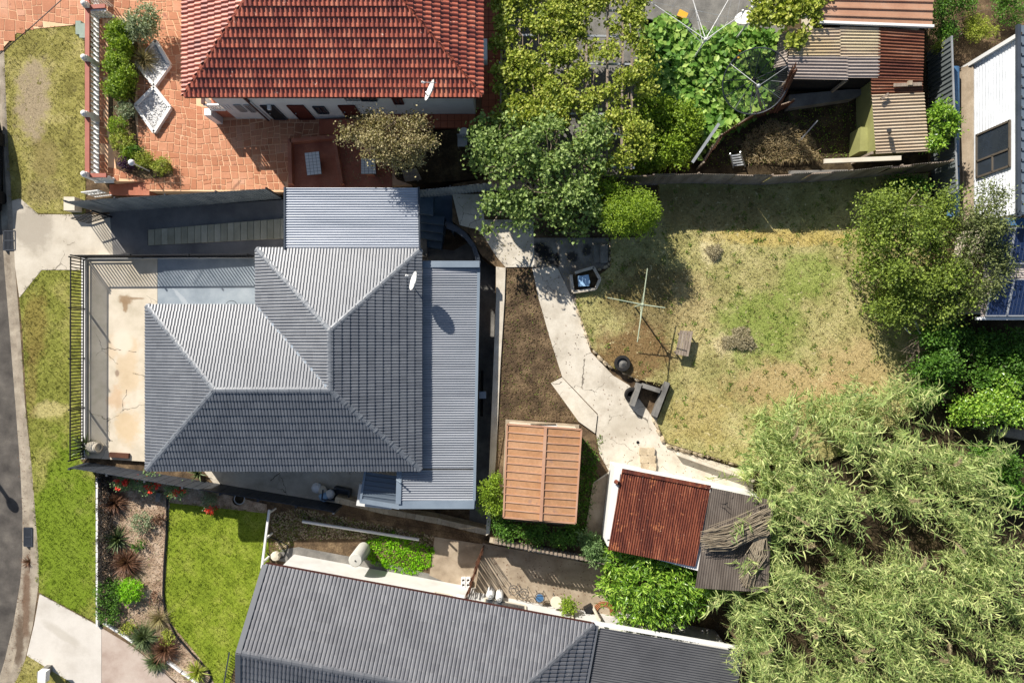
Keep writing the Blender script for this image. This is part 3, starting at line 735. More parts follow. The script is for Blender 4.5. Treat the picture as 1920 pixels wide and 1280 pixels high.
# back yard: everything east of the house lies a storey's half higher
BZ = 1.7
slab('upper_yard', [(948, -900), (2900, -900), (2900, 2100), (1470, 2100), (1440, 1290), (1345, 1150), (1130, 1052), (912, 1004), (925, 690), (930, 500), (902, 478), (880, 440), (848, 415), (848, 345), (948, 330)], BZ - 0.02, m_soil, 2.0)
slab('house_path', [(790, 462), (850, 470), (905, 440), (930, 470), (945, 500), (930, 560), (926, 690), (918, 880), (912, 1000), (880, 985), (895, 500), (790, 495)], 0.012, m_greyconc)
slab('yard_paving', [(848, 364), (905, 364), (908, 412), (1000, 412), (1002, 500), (948, 501), (930, 480), (905, 440), (895, 430), (862, 422)], BZ + 0.03, m_conc)
slab('garden_bed', [(948, 503), (998, 503), (1010, 560), (1030, 630), (1054, 704), (1033, 718), (1088, 792), (950, 785), (930, 900), (918, 905), (926, 700), (932, 570)], BZ + 0.02, m_soil)
struct(MB().prism(pp([(930, 500), (948, 502), (946, 560), (938, 690), (930, 860), (918, 1000), (911, 1004), (918, 860), (925, 690), (930, 560)], BZ + 0.1), 0, BZ + 0.1).build('garden_kerb', m_paleconc))
PATH = [(998, 503), (1010, 560), (1030, 630), (1054, 706), (1121, 776), (1118, 812), (1124, 850), (1142, 884), (1112, 905), (1095, 1010), (1140, 1010), (1160, 884), (1330, 912), (1412, 930), (1412, 905), (1390, 880), (1250, 838), (1236, 800), (1215, 770), (1180, 722), (1150, 704), (1108, 660), (1082, 580), (1047, 505), (1040, 500)]
slab('garden_path', PATH, BZ + 0.035, m_conc)
slab('garden_path', [(1033, 718), (1054, 707.5), (1120, 777.5), (1116, 812), (1085, 790)], BZ + 0.10, m_conc, 0.1)
slab('garden_path', [(1095, 1008), (1112, 906), (1141, 888), (1150, 890), (1140, 1008)], BZ + 0.042, m_tan_path)
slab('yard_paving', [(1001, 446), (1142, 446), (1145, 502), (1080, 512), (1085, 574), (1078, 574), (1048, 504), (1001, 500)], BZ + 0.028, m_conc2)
LAWN = [(1146, 446), (1200, 445), (1240, 400), (1235, 340), (1740, 325), (1745, 640), (1735, 760), (1560, 860), (1405, 876), (1250, 830), (1232, 790), (1258, 722), (1200, 712), (1150, 690), (1110, 652), (1082, 574), (1080, 548), (1145, 500)]
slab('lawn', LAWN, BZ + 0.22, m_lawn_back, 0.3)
slab('reed_bed_soil', [(1405, 872), (1560, 855), (1735, 755), (1745, 330), (2300, 300), (2300, 1700), (1400, 1700), (1400, 1200), (1320, 1150), (1440, 1080), (1420, 930)], BZ + 0.03, m_darksoil)
# neighbour's yards
slab('neighbour_yard', [(945, -60), (1740, -60), (1740, 318), (920, 340), (905, 250), (945, 245)], BZ + 0.01, m_darksoil)
slab('yard_paving', [(945, -60), (1480, -60), (1470, 60), (1300, 70), (1215, 60), (1215, 330), (945, 335)], BZ + 0.03, m_greyconc)
slab('side_yard', [(500, 960), (560, 950), (915, 1010), (905, 1100), (810, 1095), (520, 1045)], 0.015, m_soil)
slab('side_path', [(815, 1006), (905, 1020), (890, 1115), (805, 1078)], 0.03, m_tan_path)
slab('side_path', [(905, 1018), (1130, 1060), (1150, 1190), (890, 1120)], 0.6, m_tan_path, 0.6)
slab('side_path', [(526, 1030), (560, 1025), (720, 1055), (890, 1095), (890, 1125), (520, 1050)], 0.026, m_greyconc)
slab('house_path', [(380, 880), (760, 880), (760, 960), (640, 945), (400, 905)], 0.02, m_conc)
slab('garden_bed', [(180, 884), (330, 905), (500, 945), (500, 962), (318, 942), (308, 1120), (318, 1165), (380, 1240), (412, 1300), (340, 1290), (240, 1200), (184, 1165)], 0.03, m_soil2)

# ------------------------------------------------------------------ the main house
hs = thing('house', 'single storey house with slate grey hipped tile roof and lean to verandah', 'house', P(560, 690, 0))
ZE = 3.3; PITCH = math.tan(R(23))
xr = P(789, 0, ZE).x; xi = P(482, 0, ZE).x; xl = P(276, 0, ZE).x
yn = P(0, 467, ZE).y; ys = P(0, 880, ZE).y
hw_ = (xr - xi) / 2; zr = ZE + hw_ * PITCH
def V3_(x, y, z): return Vector((x, y, z))
yi = ys + 2 * hw_
A_apex = V3_(xr - hw_, yn - hw_, zr); J = V3_(xr - hw_, ys + hw_, zr); B_apex = V3_(xl + hw_, ys + hw_, zr)
NE = V3_(xr, yn, ZE); SE = V3_(xr, ys, ZE); SW = V3_(xl, ys, ZE); NWb = V3_(xl, yi, ZE); IN = V3_(xi, yi, ZE); NWa = V3_(xi, yn, ZE)
slopes = [[NE, NWa, A_apex], [SE, NE, A_apex, J], [SW, SE, J, B_apex], [NWb, SW, B_apex], [IN, NWb, B_apex, J], [NWa, IN, J, A_apex]]
wl = MB(); o_ = 0.5
wl.prism([(xi + o_, yn - o_), (xr - o_, yn - o_), (xr - o_, ys + o_), (xl + o_, ys + o_), (xl + o_, yi - o_), (xi + o_, yi - o_)], 0, ZE - 0.05)
wl.build('wall', m_whitewall, hs)
rf = deck('roof', slopes, m_dark, hs)
tile_slopes(rf, slopes, m_greytile, 0.262, 0.335, 300, 0.034, flat=True)
for a, b in ((NWa, A_apex), (NE, A_apex), (A_apex, J), (SE, J), (SW, B_apex), (NWb, B_apex), (B_apex, J)): ridge_caps(rf, a, b, m_ridge, 0.30, 0.42, 0.11)
MB().beam(IN + V3_(0, 0, 0.05), J + V3_(0, 0, 0.05), 0.12, 0.07).build('valley_flashing', m_bluemetal, rf)
for a, b in ((NWa, NE), (NE, SE), (SE, SW), (SW, NWb), (NWb, IN), (IN, NWa)):
    d = (b - a).normalized(); n_ = V3_(d.y, -d.x, 0) * -0.05
    g = MB(); q = V3_(0, 0, -0.03); g.beam(a - n_ * 0 + q, b + q, 0.10, 0.12); g.build('gutter', m_gutter, hs)
MB().prism(pp([(540, 586), (560, 586), (560, 588), (540, 588)], 1), 0.4, 2.2).build('window', m_glass, hs)
# verandah roof
vz = 2.95
a0 = P(792, 500, vz); a1 = P(791, 878, vz); b0 = P(896, 500, vz - 0.18); b1 = P(889, 878, vz - 0.18)
c0 = P(752, 881, vz + .06); c1 = P(750, 940, vz + .06); d0 = P(889, 881, vz - 0.19); d1 = P(887, 940, vz - 0.19)
vr = MB().prism([a0, a1, b1, b0], vz - 0.40, vz - 0.30).build('verandah_frame', m_dark, hs)
corr('verandah_sheet', a0, a1, b1, b0, m_zinc2, hs, 0.105, 0.028, width=0.84)
corr('verandah_sheet', c0, c1, d1, d0, m_zinc2, hs, 0.105, 0.028, width=0.84)
f_ = MB(); f_.prism([P(790, 489, vz + .03), P(899, 489, vz + .03), P(899, 501, vz + .03), P(790, 501, vz + .03)], vz - 0.14, vz + 0.035); f_.build('flashing', m_bluemetal, hs)
f_ = MB(); f_.prism([P(748, 938, vz), P(890, 938, vz), P(889, 953, vz), P(748, 953, vz)], vz - 0.14, vz + 0.05); f_.build('flashing', m_bluemetal, hs)
f_ = MB(); f_.beam(P(898, 490, vz - 0.2), P(889, 952, vz - 0.2), 0.12, 0.12); f_.build('gutter', m_bluemetal, hs)
f_ = MB(); f_.beam(P(749, 880, vz + .07), P(747, 944, vz + .07), 0.22, 0.10); f_.build('flashing', m_bluemetal, hs)
for px, py in ((893, 505), (893, 640), (889, 780), (884, 935), (752, 930)): MB().tube(P(px, py, 0.0), V3_(P(px, py, 0).x * 0.92, P(px, py, 0).y * 0.92, vz - 0.25), 0.05).build('verandah_post', m_white, hs)
MB().prism(pp([(790, 505), (888, 505), (880, 930), (790, 930)], 0.15), 0, 0.15).build('verandah_floor', m_greyconc, hs)
MB().box(P(905, 740, 1.9), (0.30, 0.30, 0.35)).build('downpipe_head', m_bluemetal, hs)
f_ = MB(); f_.tube(P(904, 740, 0.1), P(905, 740, 1.8), 0.05, n=8); f_.tube(P(904, 695, 0.3), P(903, 780, 0.3), 0.06, n=8); f_.build('downpipe', m_black, hs)
# tray roof at the side
z2 = 2.35
corr('side_roof_sheet', P(684, 884, z2 + .1), P(676, 938, z2), P(748, 948, z2), P(752, 893, z2 + .1), m_slatemetal, hs, 0.20, 0.016, kind='trap')
f_ = MB(); f_.beam(P(675, 938, z2), P(749, 950, z2), 0.20, 0.08); f_.beam(P(685, 882, z2 + .1), P(676, 940, z2), 0.10, 0.08); f_.build('flashing', m_bluemetal, hs)
MB().prism(pp([(692, 890), (750, 898), (748, 935), (686, 928)], 0), 0, z2 - 0.25).build('laundry_wall', m_whitewall, hs)
f_ = MB(); f_.tube(P(744, 899, vz + .1), P(752, 905, vz + .45), 0.035); f_.build('vent_pipe', m_bluemetal, hs)
# roof fittings
def dish(name, label, base, c, rx, mat, aim, mast=True, group=None, seg=20):
    b = Vector(base); c = Vector(c); t = thing(name, label, 'satellite dish', b, group)
    z = Vector(aim).normalized(); x = z.orthogonal().normalized(); Mx = Matrix((x, z.cross(x), z)).transposed()
    dm = MB(); dm.lathe(c, [(1e-4, 0), (rx * 0.35, rx * 0.03), (rx * 0.7, rx * 0.12), (rx * 0.97, rx * 0.24), (rx, rx * 0.26), (rx * 0.97, rx * 0.22), (rx * 0.6, rx * 0.06), (1e-4, -0.02)], seg, Mx)
    dm.build('reflector', mat, t, True)
    a = MB(); f = c + z * rx * 1.1 - (Mx @ Vector((rx * 0.4, 0, 0)))
    a.tube(c - (Mx @ Vector((rx * 0.9, 0, 0))), f, 0.015); a.build('feed_arm', m_steel, t)
    MB().tube(f - z * 0.06, f + z * 0.05, 0.045).build('receiver', m_white, t)
    if mast: MB().path([b, Vector((b.x, b.y, c.z - 0.05)), c - z * 0.02], 0.025).build('mast', m_steel, t)
    return t
dish('satellite_dish', 'white oval satellite dish on the slate grey house roof', P(781, 545, 3.35), P(779, 527, 4.2), 0.40, m_white, (-0.95, 0.25, 0.42))
# ------------------------------------------------------------------ carport
cp = thing('carport', 'open carport with shiny silver corrugated roof beside the grey tiled house', 'carport', P(660, 415, RZ))
zc = 3.5
corr('roof_sheet', P(535, 352, zc), P(535, 466, zc - .1), P(786, 466, zc - .1), P(783, 352, zc), m_zinc, cp, 0.105, 0.028, width=0.76, jit=0.004)
f_ = MB(); f_.beam(P(534, 351, zc), P(534, 467, zc - .1), 0.07, 0.12); f_.beam(P(785, 351, zc), P(787, 467, zc - .1), 0.07, 0.12); f_.build('barge_flashing', m_gutter, cp)
for px, py in ((545, 362), (545, 455), (775, 362), (775, 455)):
    q = P(px, py, zc - 0.1); MB().box((q.x, q.y, (RZ + zc - .15) / 2), (0.09, 0.09, zc - .15 - RZ)).build('post', m_white, cp)
f_ = MB(); f_.beam(P(540, 365, zc - .1), P(780, 365, zc - .1), 0.08, 0.12); f_.beam(P(540, 455, zc - .18), P(780, 455, zc - .18), 0.08, 0.12); f_.build('rafter', m_wood, cp)
# blue steps, landing and curved wall behind the carport
bs = thing('landing', 'blue grey painted steps and landing behind the carport', 'steps', P(815, 420, 0))
MB().prism(pp([(787, 364), (850, 364), (850, 440), (836, 412), (810, 404), (787, 402)], 1.1), 0, 1.1).build('upper_landing', m_bluesteps, bs)
for i in range(4):
    z = 1.35 - i * 0.3; y0 = 400 + i * 15
    MB().prism(pp([(787, y0), (834 - i * 1.5, y0 + 6), (832 - i * 1.5, y0 + 22), (787, y0 + 16)], z), 0, z).build('step', m_bluesteps, bs)
MB().prism(pp([(786, 362), (812, 362), (812, 403), (786, 400)], 1.7), 0.45, 1.7).build('top_landing', m_bluesteps, bs)
cw = thing('curved_wall', 'curved dark painted retaining wall by the verandah corner', 'wall', P(880, 460, 0))
arc = [(838, 424), (858, 432), (874, 444), (888, 462), (895, 482), (897, 494)]
mm = MB()
for i in range(len(arc) - 1): mm.beam(P(*arc[i], 0.9), P(*arc[i + 1], 0.9), 0.16, 1.8)
mm.build('wall_body', m_charcoal, cw); mm = MB()
for i in range(len(arc) - 1): mm.beam(P(*arc[i], 1.83), P(*arc[i + 1], 1.83), 0.20, 0.05)
mm.build('coping', m_gutter, cw)
# ------------------------------------------------------------------ the red tiled neighbour
TZ = 0.8
slab('terrace', [(184, -400), (950, -400), (950, 240), (930, 330), (800, 345), (535, 360), (275, 358), (275, 340), (205, 340), (184, 330)], TZ - 0.005, m_grout, 0.85)
terr = bpy.data.objects['terrace']
HOUSE_H = [(430, -300), (900, -300), (900, 215), (430, 215)]
crazy(terr, [(186, -60), (350, -60), (350, 170), (420, 225), (690, 215), (690, 262), (545, 266), (545, 330), (535, 356), (275, 356), (275, 340), (205, 338), (186, 328)], TZ, m_terr, 0.34, budget=300,
      holes=[HOUSE_H, [(196, 30), (262, 30), (262, 318), (196, 318)]])
slab('driveway', [(-2, 98), (36, 57), (160, 45), (160, -80), (-14, -80)], 0.03, m_grout)
dv = [o for o in bpy.data.objects if o.name.startswith('driveway')][-1]
dv = sorted([o for o in bpy.data.objects if o.name.startswith('driveway')], key=lambda o: o.name)[-1]
crazy(dv, [(-2, 96), (36, 55), (158, 44), (158, -60), (-14, -60)], 0.032, m_terr, 0.42, budget=140)
slab('side_walkway', [(903, -300), (947, -300), (947, 236), (905, 244), (800, 240), (800, 205), (903, 205)], 1.5, m_grout_d, 0.7)
wk = bpy.data.objects['side_walkway']
crazy(wk, [(903, -10), (947, -10), (947, 236), (903, 240)], 1.502, m_terr_dark, 0.31, gap=0.01, budget=160, square=True, name='floor_tile')
crazy(wk, [(800, 205), (903, 205), (903, 240), (800, 240)], 1.502, m_terr_dark, 0.31, gap=0.01, budget=60, square=True, name='floor_tile')
rh = thing('house', 'white house with weathered red clay tile hipped roof', 'house', P(640, 120, TZ))
ZR = 5.3; RP = math.tan(R(24))
rxl = P(346, 0, ZR).x; rxr = P(903, 0, ZR).x; rys = P(0, 180, ZR).y; ryn = rys + 12.5
rhw = (rxr - rxl) / 2; ryr = rys + 6.25; zrr = ZR + 6.25 * RP
rSW = V3_(rxl, rys, ZR); rSE = V3_(rxr, rys, ZR); rNE = V3_(rxr, ryn, ZR); rNW = V3_(rxl, ryn, ZR)
ra = V3_(rxl + 6.25, ryr, zrr); rb = V3_(rxr - 6.25, ryr, zrr)
if ra.x > rb.x: ra.x = rb.x = (rxl + rxr) / 2
rsl = [[rSW, rSE, rb, ra], [rSE, rNE, rb], [rNW, rSW, ra], [rNE, rNW, ra, rb]]
rroof = deck('roof', rsl, m_dark, rh)
tile_slopes(rroof, rsl[:3], m_redtile, 0.36, 0.36, 300, 0.055, lift=0.075)
for a, b in ((rSW, ra), (rSE, rb)): ridge_caps(rroof, a, b, m_redridge, 0.30, 0.42, 0.12)
for a, b in ((rSW, rSE), (rSE, rNE), (rNW, rSW)):
    MB().beam(a + V3_(0, 0, -0.03), b + V3_(0, 0, -0.03), 0.13, 0.13).build('gutter', m_redgutter, rh)
MB().prism([(rxl + .1, rys + .1), (rxr - .1, rys + .1), (rxr - .1, ryn - .1), (rxl + .1, ryn - .1)], ZR - 0.12, ZR - 0.07).build('soffit', m_white, rh)
YW = P(0, 223, TZ).y; xw0 = P(444, 0, TZ).x; xw1 = P(893, 0, TZ).x
MB().prism([(xw0, YW), (xw1, YW), (xw1, ryn - .4), (xw0, ryn - .4)], 0, ZR - 0.12).build('wall', m_whitewall, rh)
def onY(px, py, Y):
    k = Y * S * H / (640.0 - py)                       # H - z
    return Vector(((px - 960) * k / (H * S), Y, H - k))
def wopen(nm, parent, x0, x1, z0, z1, Y, inner, frame=m_white, fr=0.05, mull=1, depth=0.05, handle=False):
    o = MB().box(((x0 + x1) / 2, Y - 0.015, (z0 + z1) / 2), (x1 - x0, 0.03, z1 - z0)).build(nm, inner, parent)
    f = MB()
    for p, q in (((x0, z0), (x1, z0)), ((x0, z1), (x1, z1)), ((x0, z0), (x0, z1)), ((x1, z0), (x1, z1))):
        f.beam((p[0], Y - depth * 0.7, p[1]), (q[0], Y - depth * 0.7, q[1]), fr, depth, up=Vector((0, -1, 0)))
    for i in range(1, mull):
        x = x0 + (x1 - x0) * i / mull; f.beam((x, Y - depth * 0.7, z0), (x, Y - depth * 0.7, z1), fr * 0.8, depth, up=Vector((0, -1, 0)))
    f.build('frame', frame, o)
    if handle: MB().ball((x0 + 0.1, Y - 0.07, (z0 + z1) / 2), 0.035).build('handle', m_steel, o)
    return o
for nm, tl, br, inn, fm, ml in (('door', (488, 197), (539, 223), m_dark, m_charcoal, 1), ('door', (538, 197), (591, 223), m_redbrown, m_redbrown, 1), ('window', (586, 199), (617, 212), m_glass, m_charcoal, 2),
                               ('door', (634, 197), (678, 218), m_redbrown, m_redbrown, 1), ('window', (457, 196), (480, 209), m_glass, m_steel, 2), ('window', (438, 196), (463, 208), m_glass, m_steel, 4),
                               ('window', (644, 180), (676, 187), m_steel, m_steel, 4), ('window', (674, 180), (707, 188), m_glass, m_charcoal, 2), ('window', (735, 183), (757, 194), m_glass, m_redbrown, 2)):
    a = onY(*tl, YW); b = onY(*br, YW)
    z0 = max(b.z, TZ + 0.02)
    wopen(nm, rh, a.x, b.x - (0.0 if nm == 'window' else 0.0), z0, a.z, YW, inn, fm, mull=ml, handle=(nm == 'door'))
f_ = MB(); q = onY(505, 224, YW); f_.tube((q.x, YW - 0.06, TZ), (q.x, YW - 0.06, ZR - 0.15), 0.06); f_.build('downpipe', m_redgutter, rh)
f_ = MB(); q = onY(515, 222, YW); f_.tube((q.x - 0.25, YW - 0.05, TZ), (q.x - 0.25, YW - 0.05, 3.3), 0.035); f_.build('drain_pipe', m_white, rh)
MB().box((onY(502, 198, YW).x + 0.1, YW - 0.12, onY(502, 198, YW).z + 0.1), (0.14, 0.2, 0.14)).build('wall_lamp', m_white, rh)
MB().box(P(908, 98, 4.0), (0.25, 0.85, 0.6)).build('air_conditioner', m_white, rh)
# porch at the corner: slab, pillar, railing
po = thing('porch', 'white porch corner with slatted railing under the red tiled eaves', 'porch', P(415, 230, TZ))
p0 = P(412, 236, TZ); wz = 2.0
MB().prism([(p0.x + .1, YW + 0.05), (xw0 - 0.01, YW + 0.05), (xw0 - 0.01, YW + 2.6), (p0.x + .1, YW + 2.6)], TZ, wz).build('porch_slab', m_terr_flat, po)
MB().box((p0.x, YW - 0.1, TZ + 0.65), (0.30, 0.30, 1.3)).build('pillar', m_white, po)
mm = MB(); mm.beam((p0.x + .1, YW, wz + 0.75), (xw0, YW, wz + 0.75), 0.08, 0.08); mm.beam((p0.x + .1, YW, wz + 0.06), (xw0, YW, wz + 0.06), 0.08, 0.08); mm.build('rail', m_white, po)
for i in range(8): MB().box((p0.x + 0.18 + i * 0.13, YW, wz + 0.4), (0.06, 0.05, 0.64)).build('baluster', m_white, po)
for i in range(6): MB().box((p0.x + .12, YW + 0.3 + i * 0.36, wz + 0.45), (0.10, 0.16, 0.7)).build('baluster', m_white, po)
MB().beam((p0.x + .12, YW, wz + 0.84), (p0.x + .12, YW + 2.4, wz + 0.84), 0.14, 0.08).build('rail', m_redgutter, po)
dish('satellite_dish', 'white satellite dish at the edge of the red tiled roof', P(802, 184, ZR), P(810, 171, 6.0), 0.42, m_white, (-0.9, 0.3, 0.42))
# steps up along the wall
ss = thing('stair', 'red brown steps rising along the white wall behind the small tree', 'stair', P(650, 235, TZ))
for i in range(7): MB().prism(pp([(598 + i * 12, 224), (684, 222), (684, 256), (598 + i * 12, 252)], TZ + 0.1 * (i + 1)), TZ, TZ + 0.1 * (i + 1)).build('step', m_terr_dark, ss)
MB().prism(pp([(684, 213), (800, 208), (800, 244), (684, 256)], 1.49), TZ, 1.49).build('walkway', m_terr_dark, ss)
# ------------------------------------------------------------------ the charcoal tiled neighbour below
bh = thing('house', 'white walled house with charcoal concrete tile gabled roof', 'house', P(760, 1250, 0))
ZB = 3.1
e0 = P(498, 1058, ZB); e1 = P(1113, 1171, ZB); ex = (e1 - e0).normalized(); ey = V3_(ex.y, -ex.x, 0)     # ey points down the picture
run = 3.15; zrb = ZB + run * math.tan(R(25))
r0 = e0 + ey * run; r0.z = zrb; r1 = e1 + ey * run - ex * run; r1.z = zrb
s0 = e0 + ey * run * 2; s1 = e1 + ey * run * 2
bsl = [[e1, e0, r0, r1], [s0, s1, r1, r0], [s1, e1, r1]]
broof = deck('roof', bsl, m_dark, bh)
tile_slopes(broof, bsl, m_greytile2, 0.33, 0.37, 300, 0.042, stagger=True, flat=True)
ridge_caps(broof, r0, r1, m_ridge2, 0.32, 0.42); ridge_caps(broof, e1, r1, m_ridge2, 0.30, 0.42); ridge_caps(broof, s1, r1, m_ridge2, 0.30, 0.42)
for a, b in ((e0, r0), (s0, r0)): MB().beam(a + V3_(0, 0, 0.05), b + V3_(0, 0, 0.05), 0.22, 0.14).build('verge_flashing', m_ridge2, bh)
MB().beam(e0 - ey * .04, e1 - ey * .04, 0.12, 0.12).build('gutter', m_redgutter, bh)
i0 = e0 + ey * 0.42 + ex * 0.35; i1 = e1 + ey * 0.42 - ex * 0.1
MB().prism([i0, i1, i1 + ey * 5.4, i0 + ey * 5.4], 0, ZB - 0.05).build('wall', m_whitewall, bh)
tmp = MB()
for t0, t1 in ((0.555, 0.66),):
    pass
def onwall(t, z, out=0.03): 
    q = i0.lerp(i1, t) - ey * out; return Vector((q.x, q.y, z))
for t0, t1, z0, z1 in ((0.665, 0.80, 1.3, 2.3), (0.50, 0.555, 1.7, 2.3), (0.955, 0.975, 0.1, 2.0)):
    o = MB().beam(onwall(t0, (z0 + z1) / 2, 0.02), onwall(t1, (z0 + z1) / 2, 0.02), 0.05, z1 - z0).build('window' if z0 > 1 else 'door', m_glass, bh)
    f = MB()
    for zz in (z0, z1): f.beam(onwall(t0, zz, .04), onwall(t1, zz, .04), 0.08, 0.05)
    for tt in (t0, t1): f.beam(onwall(tt, z0, .04), onwall(tt, z1, .04), 0.05, 0.08)
    f.build('frame', m_cream, o)
q = onwall(0.585, 1.9, 0.1); MB().box(q, (0.35, 0.2, 0.25), rz=-0.18).build('meter_box', m_white, bh)
# metal extension roof
x0_ = P(1100, 1190, ZB + .25); 
def bp(u, v, z): q = e0 + ex * u + ey * v; return V3_(q.x, q.y, z)
LB = (e1 - e0).length
corr('extension_roof_sheet', bp(LB + 0.30, 0.10, ZB - .1), bp(LB + 0.30, 5.6, ZB - .05), bp(LB + 6.6, 5.6, ZB - .25), bp(LB + 6.6, 0.10, ZB - .3), M('charcoal_corrugated', [(66, 66, 68), (80, 80, 82)], 0.8, 0.5, spec=0.5), bh, 0.105, 0.02, width=1.6)
MB().beam(bp(LB + 0.02, 0.02, ZB - .04), bp(LB + 0.02, 5.6, ZB + .02), 0.42, 0.10).build('flashing', m_ridge2, bh)
MB().beam(bp(LB - 0.1, -0.06, ZB - .1), bp(LB + 6.6, -0.06, ZB - .3), 0.14, 0.12).build('gutter', m_white, bh)
MB().prism([bp(LB - 0.6, 0.35, 0), bp(LB + 6.2, 0.35, 0), bp(LB + 6.2, 5.6, 0), bp(LB - 0.6, 5.6, 0)], 0, ZB - 0.42).build('extension_wall', m_whitewall, bh)
for t_ in (0.25, 2.1):
    f_ = MB(); f_.tube(bp(LB + t_, -0.15, ZB - 0.3), bp(LB + t_ + .05, 0.2, 0.0), 0.07); f_.build('downpipe', m_cream, bh)
# stair rail at the left gable
f_ = MB(); 
for i in range(9): f_.tube(P(424 + i * 1.2, 1268 - i * 5, 0.0), P(424 + i * 1.2, 1268 - i * 5, 1.0), 0.02, n=5)
f_.beam(P(419, 1285, 1.0), P(430, 1222, 1.0), 0.05, 0.05)
tag(f_.build('hand_rail', m_charcoal), 'dark slatted hand rail along the gable end of the charcoal roofed house', 'railing')
# ------------------------------------------------------------------ fences
def sheet_fence(name, label, pts, z0, z1, mat, pitch=0.1, amp=0.015, kind='sine', width=0.9, post=m_steel, rail=True, cap=None, jit=0.02):
    """pts: pixels of the fence foot at height z0 ; sheets, posts and rail are parts"""
    A = [P(x, y, z0) for x, y in pts]; t = thing(name, label, 'fence', A[0])
    for i in range(len(A) - 1):
        a, b = A[i], A[i + 1]; L = (b - a).length; n = max(1, int(round(L / width))); d = (b - a).normalized(); s = V3_(-d.y, d.x, 0)
        for k in range(n):
            p = a.lerp(b, k / n); q = a.lerp(b, (k + 1) / n) + d * 0.03
            h = z1 - z0 + random.uniform(-jit, jit); o = s * (0.006 if k % 2 else 0)
            top = V3_(0, 0, h); ln = s * random.uniform(-jit, jit)
            sh = corr('sheet', p + o, q + o, q + o + top + ln, p + o + top + ln, mat, t, pitch, amp, kind)
        np_ = max(1, int(round(L / 2.4)))
        for k in range(np_ + (1 if i == len(A) - 2 else 0)):
            p = a.lerp(b, k / np_); MB().box((p.x + s.x * 0.05, p.y + s.y * 0.05, (z0 + z1) / 2), (0.06, 0.06, z1 - z0)).build('post', post, t)
        if rail:
            r = MB()
            for zz in (z0 + 0.3, z1 - 0.25): r.beam(a + s * 0.04 + V3_(0, 0, zz - z0), b + s * 0.04 + V3_(0, 0, zz - z0), 0.05, 0.06)
            r.build('rail', post, t)
        if cap: MB().beam(a + V3_(0, 0, z1 - z0 + 0.03), b + V3_(0, 0, z1 - z0 + 0.03), 0.07, 0.05).build('top_rail', cap, t)
    return t
def pale_fence(name, label, pts, z0, h, mat, gap=0.145, t_=0.042, group=None, budget=150):
    A = [P(x, y, z0) for x, y in pts]; t = thing(name, label, 'fence', A[0], group)
    pm = MB().box((0, 0, (h - 0.05) / 2 + 0.05), (t_, t_, h - 0.10)).mesh('pale', mat)
    for i in range(len(A) - 1):
        a, b = A[i], A[i + 1]; L = (b - a).length; n = int(L / gap)
        for zz in (0.10, h - 0.06): MB().beam(a + V3_(0, 0, zz), b + V3_(0, 0, zz), 0.04, 0.045).build('rail', mat, t)
        for k in range(1, n): link('pale', pm, t, Matrix.Translation(a.lerp(b, k / n)))
        m = max(1, int(round(L / 2.3)))
        for k in range(m + 1):
            p = a.lerp(b, k / m); MB().box((p.x, p.y, z0 + (h + 0.08) / 2), (0.055, 0.055, h + 0.08)).build('post', mat, t)
    return t
# white kerb wall and black pale fence round the front slab
kw = MB(); kw.beam(P(160, 484, 0.17), P(160, 859, 0.17), 0.16, 0.34)
tag(kw.build('low_wall', m_whitewall), 'low white wall under the black pale fence facing the street', 'wall')
kw = MB(); kw.beam(P(157, 483, 0.16), P(482, 481, 0.16), 0.14, 0.30)
tag(kw.build('low_wall', m_whitewall), 'low white wall under the black pale fence beside the ramp', 'wall')
pale_fence('pale_fence', 'black pale fence along the street edge of the beige slab', [(159, 487), (158, 856)], 0.34, 1.12, m_black)
pale_fence('pale_fence', 'black pale fence between the ramp and the blue grey slab', [(162, 484), (480, 482)], 0.31, 1.12, m_black)
gt = thing('gate', 'open black pale gate at the foot of the ramp', 'gate', P(208, 408, 0.03))
g0 = P(206, 407, 0.05); g1 = P(167, 419, 0.05)
for zz in (0.08, 0.75, 1.35): MB().beam(g0 + V3_(0, 0, zz), g1 + V3_(0, 0, zz), 0.04, 0.05).build('rail', m_black, gt)
for k in range(10):
    p = g0.lerp(g1, k / 9); MB().box((p.x, p.y, 0.05 + 0.72), (0.03, 0.03, 1.3)).build('pale', m_black, gt)
MB().box((g0.x + .08, g0.y, 0.8), (0.07, 0.07, 1.6)).build('hinge_post', m_black, gt)
# fence between the ramp and the terracotta terrace
sheet_fence('sheet_fence', 'ribbed grey sheet fence between the ramp and the terracotta terrace', [(186, 399), (360, 388), (535, 377)], 0.02, 2.65, m_fence, 0.14, 0.012, 'trap', 1.2, m_charcoal)
tag(MB().box(P(179, 388, 0.55), (0.24, 0.24, 1.1)).build('gate_pillar', m_white), 'white pillar at the street end of the ribbed grey fence', 'pillar')
sheet_fence('sheet_fence', 'ribbed grey sheet fence behind the carport and blue steps', [(786, 372), (850, 366), (925, 358)], BZ - 0.1, BZ + 1.55, m_fence, 0.14, 0.012, 'trap', 1.2, m_charcoal)
sheet_fence('sheet_fence', 'old corrugated iron fence along the top of the back lawn', [(925, 358), (1130, 350), (1290, 345), (1420, 348), (1560, 340), (1738, 322)], BZ + 0.1, BZ + 2.0, m_oldfence, 0.1, 0.018, 'sine', 0.85, m_wood, jit=0.06)
sheet_fence('sheet_fence', 'grey green ribbed fence in front of the white weatherboard house', [(1738, 100), (1742, 220), (1748, 375)], BZ, BZ + 1.75, m_colorbond, 0.20, 0.02, 'trap', 1.2, m_colorbond, cap=m_steel, jit=0.0)
sheet_fence('sheet_fence', 'short curved fence of brown iron sheets below the mesh dish', [(1308, 318), (1340, 268), (1400, 228), (1470, 205)], BZ, BZ + 1.2, m_brownwood, 0.1, 0.015, 'sine', 0.8, m_wood, jit=0.05)
